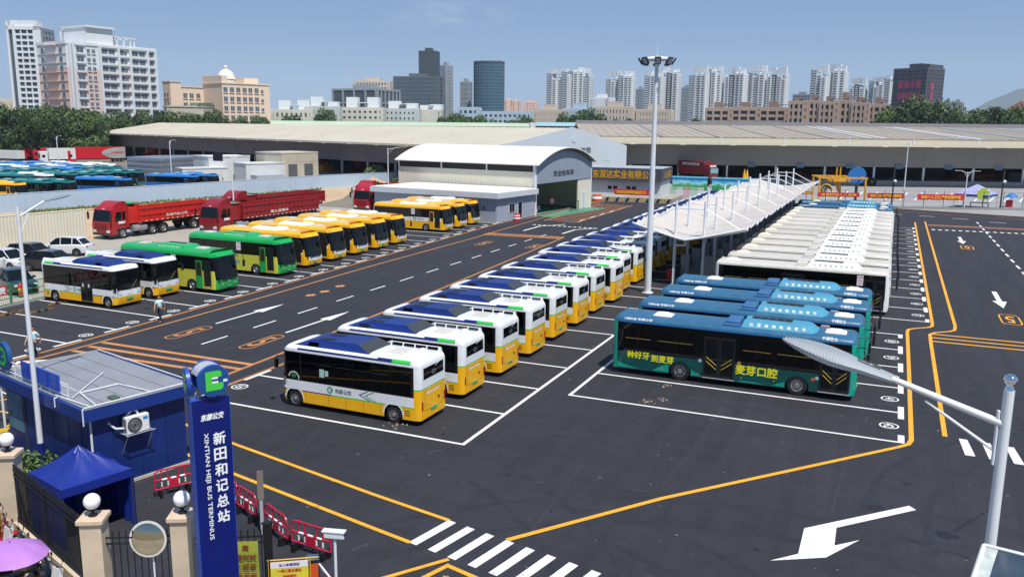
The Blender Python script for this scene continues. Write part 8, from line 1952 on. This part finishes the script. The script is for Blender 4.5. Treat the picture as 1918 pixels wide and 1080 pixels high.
m.box(-2.2, -1.2, Y(222), Y(266), zt+4.2, zt+4.7); m.box(-8, -7.4, Y(222), Y(266), zt+4.2, zt+4.7); [m.box(-8, -1.2, Y(a), Y(a)+.4, zt+4.3, zt+4.6) for a in (224, 235, 246, 257, 265)]; m.build('roof_pergola', FW, o)
# cream building with a dome
o, wl, wr, z = bld('domed_building', 'cream building with a white dome on the roof, beside the pink apartment block', 378, 415, 506, 150, 410, 62)
m = MB(); m.box(-wl, 0, 0, wr, 0, z-1.5); m.box(-wl-.3, .3, -.3, wr+.3, z-1.5, z-.9); m.box(-wl, 0, 0, wr*.12, z-1, z+2.0); m.box(-wl*.8, -wl*.2, wr*.55, wr*.85, z-1, z+1.6); m.build('wall', FC, o)
Yp = lambda px_: (px_-415)/91*wr; zl = [z-5.2-4.1*k for k in range(5)]
windows(o, 'x', [Yp(p_) for p_ in (421, 433, 445, 457, 468, 480)], 1.9, 2.2, FC, WG, z_list=zl); windows(o, 'x', [Yp(491)], 1.3, 1.5, FC, WG, z_list=zl, name='small_window')
m = MB(); c = (-4, Yp(432), z-1); m.lathe([(3.9, 0), (3.9, 1.6), (4.2, 1.7), (3.9, 2.0), (3.7, 3.0), (3.1, 4.3), (2.2, 5.3), (1.1, 5.9), (.001, 6.1)], 24, 0, c=c); m.lathe([(.7, 5.8), (.7, 6.8), (.9, 6.9), (.3, 7.6), (.001, 7.8)], 10, 0, c=c); m.build('dome', fmat('dome', 'E4DCCB'), o)
o2, wl, wr, z = bld('cream_wing', 'lower cream wing between the apartment block and the domed building', 304, 318, 380, 152, 418, 62); m = MB(); m.box(-wl, 0, 0, wr, 0, z-2.4); m.box(-wl, 0, 0, wr*.32, z-2.4, z-.3); m.box(-wl-.2, .3, -.2, wr*.34, z-.3, z+.1); m.box(-wl, .3, wr*.32, wr, z-2.4, z-2.0); m.build('wall', FC, o2)
windows(o2, 'x', [(p_-318)/62*wr for p_ in (345, 357, 370)], 1.9, 2.2, FC, WG, z_list=[z-7.2-4.1*k for k in range(3)]); windows(o2, 'y', [-wl*.35, -wl*.7], 1.5, 2.0, FC, WG, z_list=[z-7-4.1*k for k in range(3)], name='side_window')
o3, wl, wr, z = bld('cream_annex', 'weathered pale annex with a green tin roof below the domed building', 306, 312, 404, 200, 395, 70); m = MB(); m.box(-wl, 0, 0, wr, 0, z); m.box(-wl, .3, -.2, wr+.2, z, z+.6); m.build('wall', M('render_weathered', 'C2B9A8'), o3); m = MB(); m.mesh([(.5, wr*.62, z+.7), (.5, wr, z+.7), (-9, wr, z+.7), (-9, wr*.62, z+.7), (.5, wr*.68, z+2), (.5, wr*.95, z+2), (-9, wr*.95, z+2), (-9, wr*.68, z+2)], [(4, 5, 6, 7), (0, 1, 5, 4), (0, 4, 7, 3), (1, 2, 6, 5)]); m.build('tin_roof', M('tin_green', '5C6E58', .6), o3); windows(o3, 'x', [wr*.36, wr*.5, wr*.64, wr*.95], 1.7, 2.0, FGR, WG, z_list=[z-5])
# low white villas strip
for i, (x0, x1, yt, fl) in enumerate(((508, 590, 209, 2), (572, 640, 203, 3), (632, 722, 205, 3), (715, 790, 207, 3), (782, 830, 209, 3))):
    o, wl, wr, z = office('villa_block', 'low white villa block on the tree line, %s from the domed building' % ORD[i], x0, x1-4, x1, yt, 470, 12, fl*2+1, 9, 3, (fmat('villa_grey', 'B4B8B8', var=.15) if i % 2 else fmat('villa_beige', 'C2BDB2', var=.15)), FG, 1.5, 1.7, .5, 0, False, 'low white villa blocks')
    m = MB(); rnd = random.Random(i); [m.box(-wl*q-3, -wl*q+3, 3, 9, z+1, z+1+rnd.uniform(2, 5.5)) for q in (.25, .7)]; m.box(-wl*.55, -wl*.35, 1, 8, z+3.2, z+3.5); m.build('roof_house', FW, o)
office('office_block', 'dark office block with white panels and a black glass end', 622, 706, 750, 168, 640, 30, 4, 4, 6, FGR, FDK, 1.5, 1.0, .6); o, wl, wr, z = office('office_block', 'grey roofed apartments behind the dark office block', 664, 730, 738, 154, 760, 10, 14, 12, 3, FB, FG, 1.5, 1.6, .5)
office('office_block', 'broad grey glass office block below the slender dark tower', 738, 822, 834, 145, 830, 14, 15, 24, 4, fmat('slate', '5E6A74'), FG, .9, .9, .5); office('office_tower', 'slender dark grey tower above the broad office block', 785, 815, 823, 97, 850, 16, 26, 8, 3, FDK, FG, 1.0, 1.0, .4); office('office_tower', 'narrow pale grey slab tower right of the slender dark tower', 824, 834, 848, 124, 840, 45, 22, 2, 3, FGR, FG, 2.0, 2.0, .4)
office('office_block', 'mid height grey block left of the curved glass tower', 862, 880, 884, 155, 860, 15, 12, 5, 2, FGR, FG, 1.2, 1.5, .4)
o, wl, wr, z = bld('glass_tower', 'curved blue glass tower standing alone near the middle of the skyline', 882, 900, 938, 117, 820, 40); rad = (938-882)*820/FOC/2*1.0
c = (-wl*.5+4, wr*.5); m = MB(); m.cyl((c[0], c[1], 0), (c[0], c[1], z), rad, rad, 40, 0); m.build('glazing', FGB, o); m = MB()
for k in range(24): m.cyl((c[0], c[1], z*k/24), (c[0], c[1], z*k/24+.7), rad+.25, rad+.25, 40, cap=True, sm=False)
for i in range(40): t = 2*math.pi*i/40; m.cyl((c[0]+(rad+.1)*math.cos(t), c[1]+(rad+.1)*math.sin(t), 0), (c[0]+(rad+.1)*math.cos(t), c[1]+(rad+.1)*math.sin(t), z+1.5), .3, n=4)
m.build('mullion', fmat('mullion', '5E7480'), o); m = MB(); m.cyl((c[0], c[1], z), (c[0], c[1], z+1.5), rad+.4, n=40); m.build('roof', FDK, o)
office('office_tower', 'thin pale slab tower touching the curved glass tower', 930, 938, 944, 121, 850, 30, 20, 2, 2, FGR, FG, 2, 2, .4)
for i, (x0, x1, y) in enumerate(((945, 962, 188), (960, 976, 190), (980, 1010, 192))): office('apartment_tower', 'distant pinkish apartment block, %s from the glass tower' % ORD[i], x0, x1-2, x1, y, 1500, 12, 12, 5, 1, FP, FBR, 3, 2.5, .6, 0, True, 'distant pinkish apartment blocks')
for i, (x0, x1, y, d, n, dk, yt) in enumerate(((1026, 1070, 138, 1000, 4, 0, 0), (1066, 1112, 137, 1010, 4, 0, 0), (1138, 1166, 142, 1010, 3, 0, 0), (1160, 1191, 145, 1000, 3, 0, 0), (1210, 1246, 143, 1000, 3, 0, 0), (1240, 1277, 138, 1020, 3, 1, 0), (1294, 1330, 134, 980, 3, 0, 0), (1326, 1357, 133, 990, 3, 0, 0), (1360, 1402, 137, 980, 4, 1, 0), (1400, 1442, 133, 1000, 3, 0, 0), (1440, 1479, 137, 990, 4, 1, 0), (1520, 1556, 134, 1010, 3, 0, 0), (1552, 1590, 132, 1020, 3, 0, 0), (1592, 1626, 155, 1050, 3, 1, 0), (1630, 1675, 152, 1040, 4, 0, 0))):
    resi('%s apartment tower on the skyline, %s from the left' % ('grey and white' if dk else 'white', ORD[i]), x0, x1, y, d, n, 28, dk, phi=18 if i % 2 else 26)
for x0, x1, y, lab in ((1190, 1210, 168, 'short dark glass block between two white apartment towers'), (1276, 1296, 165, 'dark block left of the middle white apartment towers'), (1485, 1522, 178, 'low dark block between apartment towers'), (1768, 1786, 194, 'small blue grey far block right of the dark sign tower'), (1782, 1806, 193, 'small dark far block in front of the hill')): office('office_block', lab, x0, x1-4, x1, y, 1150, 16, 14, 6, 2, FGR, FGB, 1.2, 1.5, .4)
office('white_block', 'white low block with small square windows before the apartment towers', 1104, 1142, 1152, 185, 700, 20, 6, 6, 3, FW, FG, 3.2, 2.4, .4)
for i, (x0, x1, y, mt) in enumerate(((858, 902, 204, 'F0'), (898, 1002, 212, 'F1'), (1000, 1060, 208, 'F2'), (1056, 1118, 206, 'F1'), (1116, 1190, 203, 'F2'), (1192, 1262, 208, 'F2'))):
    office('low_office', ['pale blue low office with dark glass front, under the glass tower', 'long pale blue two storey block behind the green roofs', 'low beige block behind the teal roofs', 'pale blue low block before the first white towers', 'beige low block with large windows, left of the mast', 'beige low block with small windows behind the mast'][i], x0, x1-6, x1, y, 520, 14, 6, 11 if i else 4, 3, fmat('pale_blue', 'AFC0CE') if mt != 'F2' else FB, FGB if i == 0 else FG, 1.4, 1.9, .4, 0, i > 1)
for i, (x0, x1, y, d) in enumerate(((1322, 1372, 206, 400), (1370, 1424, 205, 400), (1422, 1478, 206, 400), (1478, 1512, 193, 390), (1508, 1540, 192, 392), (1536, 1570, 194, 390), (1566, 1600, 192, 392), (1596, 1628, 196, 390), (1626, 1666, 199, 392))):
    o, wl, wr, z = office('walk_up_flats', 'old pinkish beige walk up flats behind the long warehouse, %s from the left' % ORD[i], x0, x1-4, x1, y, d, 12, 8, 3, 2, fmat('old_beige', 'AC9A8C', var=.15), FDK, .9, 1.2, 1.0, 0, False, 'old beige walk up flats')
    m = MB(); rnd = random.Random(i+40); m.box(-wl*.7, -wl*.4, 2, 6, z+1, z+rnd.uniform(2.5, 4.5)); m.box(-wl*.35, -wl*.05, 1, 7, z+2.2, z+2.4); [m.cyl((-wl*q, 2, z+1), (-wl*q, 2, z+2.3), .1, n=4) for q in (.08, .32)]; m.build('roof_house', FBR, o)
o, wl, wr, z = office('sign_tower', 'dark office tower with large red lettering on its front', 1674, 1738, 1770, 129, 620, 28, 22, 5, 7, fmat('tower_hazed', '5C5966'), fmat('tower_glass', '454C58', rough=.2), .6, .5, .25)  # wall colour lightened: distance haze is painted into it
k = MB()
for i, s in enumerate(('星湖大厦', '招商租赁热线', '88833888', '精装写字楼')): lettering(s, None, (-wl*.48, -.5, z-9.5-7.2*i), (1, 0, 0), (0, 0, 1), 4.6, width=wl*.68, mb=k, bold=.12)
lettering('星湖大厦', None, (.5, wr*.3, z-20), (0, 0, -1), (0, 1, 0), 3.6, width=24, mb=k, bold=.1); k.build('lettering', M('lettering_neon_red', 'B8456A', .5, var=0), o); m = MB(); m.box(-wl*.35, 0, 2, wr-2, z+1, z+3); m.build('roof_house', FDK, o)
o, wl, wr, z = office('yellow_block', 'small yellow building half behind the dark trees at the right', 1893, 1916, 1930, 206, 430, 20, 3, 3, 2, fmat('yellow', 'D9B83A'), FG, 1.6, 1.6, .4, 0, False); m = MB(); m.mesh([(-wl-.5, -.5, z+1), (.5, -.5, z+1), (.5, wr+.5, z+1), (-wl-.5, wr+.5, z+1), (-wl*.5, wr*.5, z+4)], [(0, 1, 4), (1, 2, 4), (2, 3, 4), (3, 0, 4)]); m.build('gable_roof', fmat('tile_red', '6E443A'), o)
office('white_block', 'pale low block behind the left trees at the picture edge', -20, 50, 60, 190, 450, 20, 3, 6, 2, FB, FG, 2.4, 2.0, .4, 0, False)
# ---- trees
def crown_mesh(seed, n=6500, leaf=.03):
    rnd = random.Random(seed); m = MB(); cl = []
    for i in range(26):
        t = rnd.random()*2*math.pi; r = rnd.random()**.6*.62; z = rnd.uniform(.0, 1.0); r *= 1.15-.55*z; cl.append((Vector((r*math.cos(t), r*math.sin(t), z*.8+.05)), rnd.uniform(.17, .33), rnd.choice((0, 0, 1, 1, 2))))
    for c, s, mi in cl:
        for k in range(n//26):
            u = Vector((rnd.gauss(0, 1), rnd.gauss(0, 1), rnd.gauss(0, 1))).normalized(); p = c+Vector((u.x*s, u.y*s, u.z*s*.75))*rnd.uniform(.75, 1.08)
            d = (u+Vector((rnd.uniform(-1, 1), rnd.uniform(-1, 1), rnd.uniform(-1, 1)))*.9).normalized(); e = d.orthogonal().normalized(); e = (e+d.cross(e)*rnd.uniform(-1, 1)).normalized(); l = leaf*rnd.uniform(.6, 1.5)
            m.poly([p-e*l*.6, p-d.cross(e)*l, p+e*l*.6, p+d.cross(e)*l], mi if rnd.random() < .75 else rnd.randrange(3))
    return m.data('crown', [M('foliage_mid', '3A5230', .65, var=.25, scale=3, objrand=.3), M('foliage_dark', '263B22', .65, var=.25, scale=3, objrand=.3), M('foliage_light', '586F38', .65, var=.25, scale=3, objrand=.3)])
CR = [crown_mesh(s) for s in (1, 2, 3, 4)]
tm = MB(); tm.cyl((0, 0, 0), (.02, 0, .5), .035, .022, 7); [tm.cyl((.02, 0, .35+.05*i), (.35*math.cos(i*1.9), .35*math.sin(i*1.9), .68+.04*i), .016, .006, 5) for i in range(5)]; TRK = tm.data('trunk', M('bark', '5A4A3A'))
TL_ = []
rnd = random.Random(21)
for i in range(14): TL_.append((-30+15.5*i+rnd.uniform(-5, 5), rnd.uniform(198, 222), 335+rnd.uniform(-10, 10), 'dark leafy tree in the front of the left tree belt'))
for i in range(26): TL_.append((-20+16.5*i+rnd.uniform(-5, 5), (200 if i < 11 else 209)+rnd.uniform(-4, 9), 366+rnd.uniform(-8, 10), 'leafy tree along the back of the left tree belt'))
for x in (385, 402, 425, 445, 470, 492): TL_.append((x, rnd.uniform(216, 222), 385, 'small tree in front of the domed building'))
for x, y in ((1690, 192), (1712, 184), (1735, 188), (1756, 193)): TL_.append((x, y, 340, 'broad tree before the dark sign tower'))
for i in range(9): TL_.append((1792+16*i, rnd.uniform(200, 209), 345+rnd.uniform(-8, 8), 'dark tree at the right behind the long warehouse'))
for x, y in ((1062, 213), (1080, 210), (1096, 206), (1112, 210), (1128, 216)): TL_.append((x, y, 470, 'tree before the first white apartment towers'))
for x, y in ((840, 213), (856, 214), (888, 217), (905, 217), (960, 220), (985, 220), (1170, 221), (1300, 222), (1312, 221), (615, 206), (545, 214), (1525, 221), (1600, 221), (1505, 222), (1470, 222)): TL_.append((x, y, 455, 'small tree on the skyline between low buildings'))
cnt = {}
for i, (x, y, d, lab) in enumerate(TL_):
    p = AT(x, y, d); k = cnt.get(lab, 0); cnt[lab] = k+1; h = max(p.z/1.12, 4); wd = h*.62 if d < 330 else h*.7
    o = thing('tree', lab+', %s from its left end' % (ORD[k]) if k < 28 else lab, 'tree', (p.x, p.y, 0), rnd.uniform(0, 6.28), lab.replace('tree', 'trees')); o.scale = (wd, wd, h)
    link('trunk', TRK, o); c = link('crown', CR[i % 4], o, (0, 0, .14)); 
# ---- hill far to the right
hp0 = AT(1740, 240, 10300); hp1 = AT(2600, 240, 10300); hd_ = Vector((hp1.x-hp0.x, hp1.y-hp0.y, 0)); HLn = hd_.length; hd_.normalize(); hn = Vector((-hd_.y, hd_.x, 0)); nu, nv = 70, 12; vs_ = []; rnd = random.Random(2)
from mathutils import noise as _nz
for j in range(nv+1):
    for i in range(nu+1):
        u, v = i/nu, j/nv; prof = min(1, u/.22)**1.15*400*(1-.35*max(0, u-.3))+max(0, math.sin(u*9))*40*min(1, u*4); z = prof*math.sin(math.pi*min(1, v*1.0))*1.0+30*_nz.noise(Vector((u*14, v*3, .5)))*min(1, u*6)*math.sin(math.pi*v); p = hp0+hd_*(HLn*u)+hn*(1500*(v-.5)); vs_.append((p.x, p.y, z-4))
hm_ = MB(); hm_.mesh(vs_, [(j*(nu+1)+i, j*(nu+1)+i+1, (j+1)*(nu+1)+i+1, (j+1)*(nu+1)+i) for j in range(nv) for i in range(nu)], 0, True); struct(hm_.build('hills', M('hill_green', '2A3A34', .9, var=.2, scale=.004)))
# ---- haze: one closed box of pale air round everything
hz_ = MB(); hz_.box(-9050, 6050, -250, 12050, -1.2, 760); hz_o = hz_.build('haze', bpy.data.materials.new('haze_air')); hz_o['kind'] = 'stuff'; hmt = hz_o.data.materials[0]; hmt.use_nodes = True; t = hmt.node_tree; t.nodes.clear()
pv = t.nodes.new('ShaderNodeVolumePrincipled'); pv.inputs['Color'].default_value = (.72, .87, 1, 1); pv.inputs['Density'].default_value = HAZE; pv.inputs['Anisotropy'].default_value = 0; ou = t.nodes.new('ShaderNodeOutputMaterial'); t.links.new(pv.outputs[0], ou.inputs['Volume'])
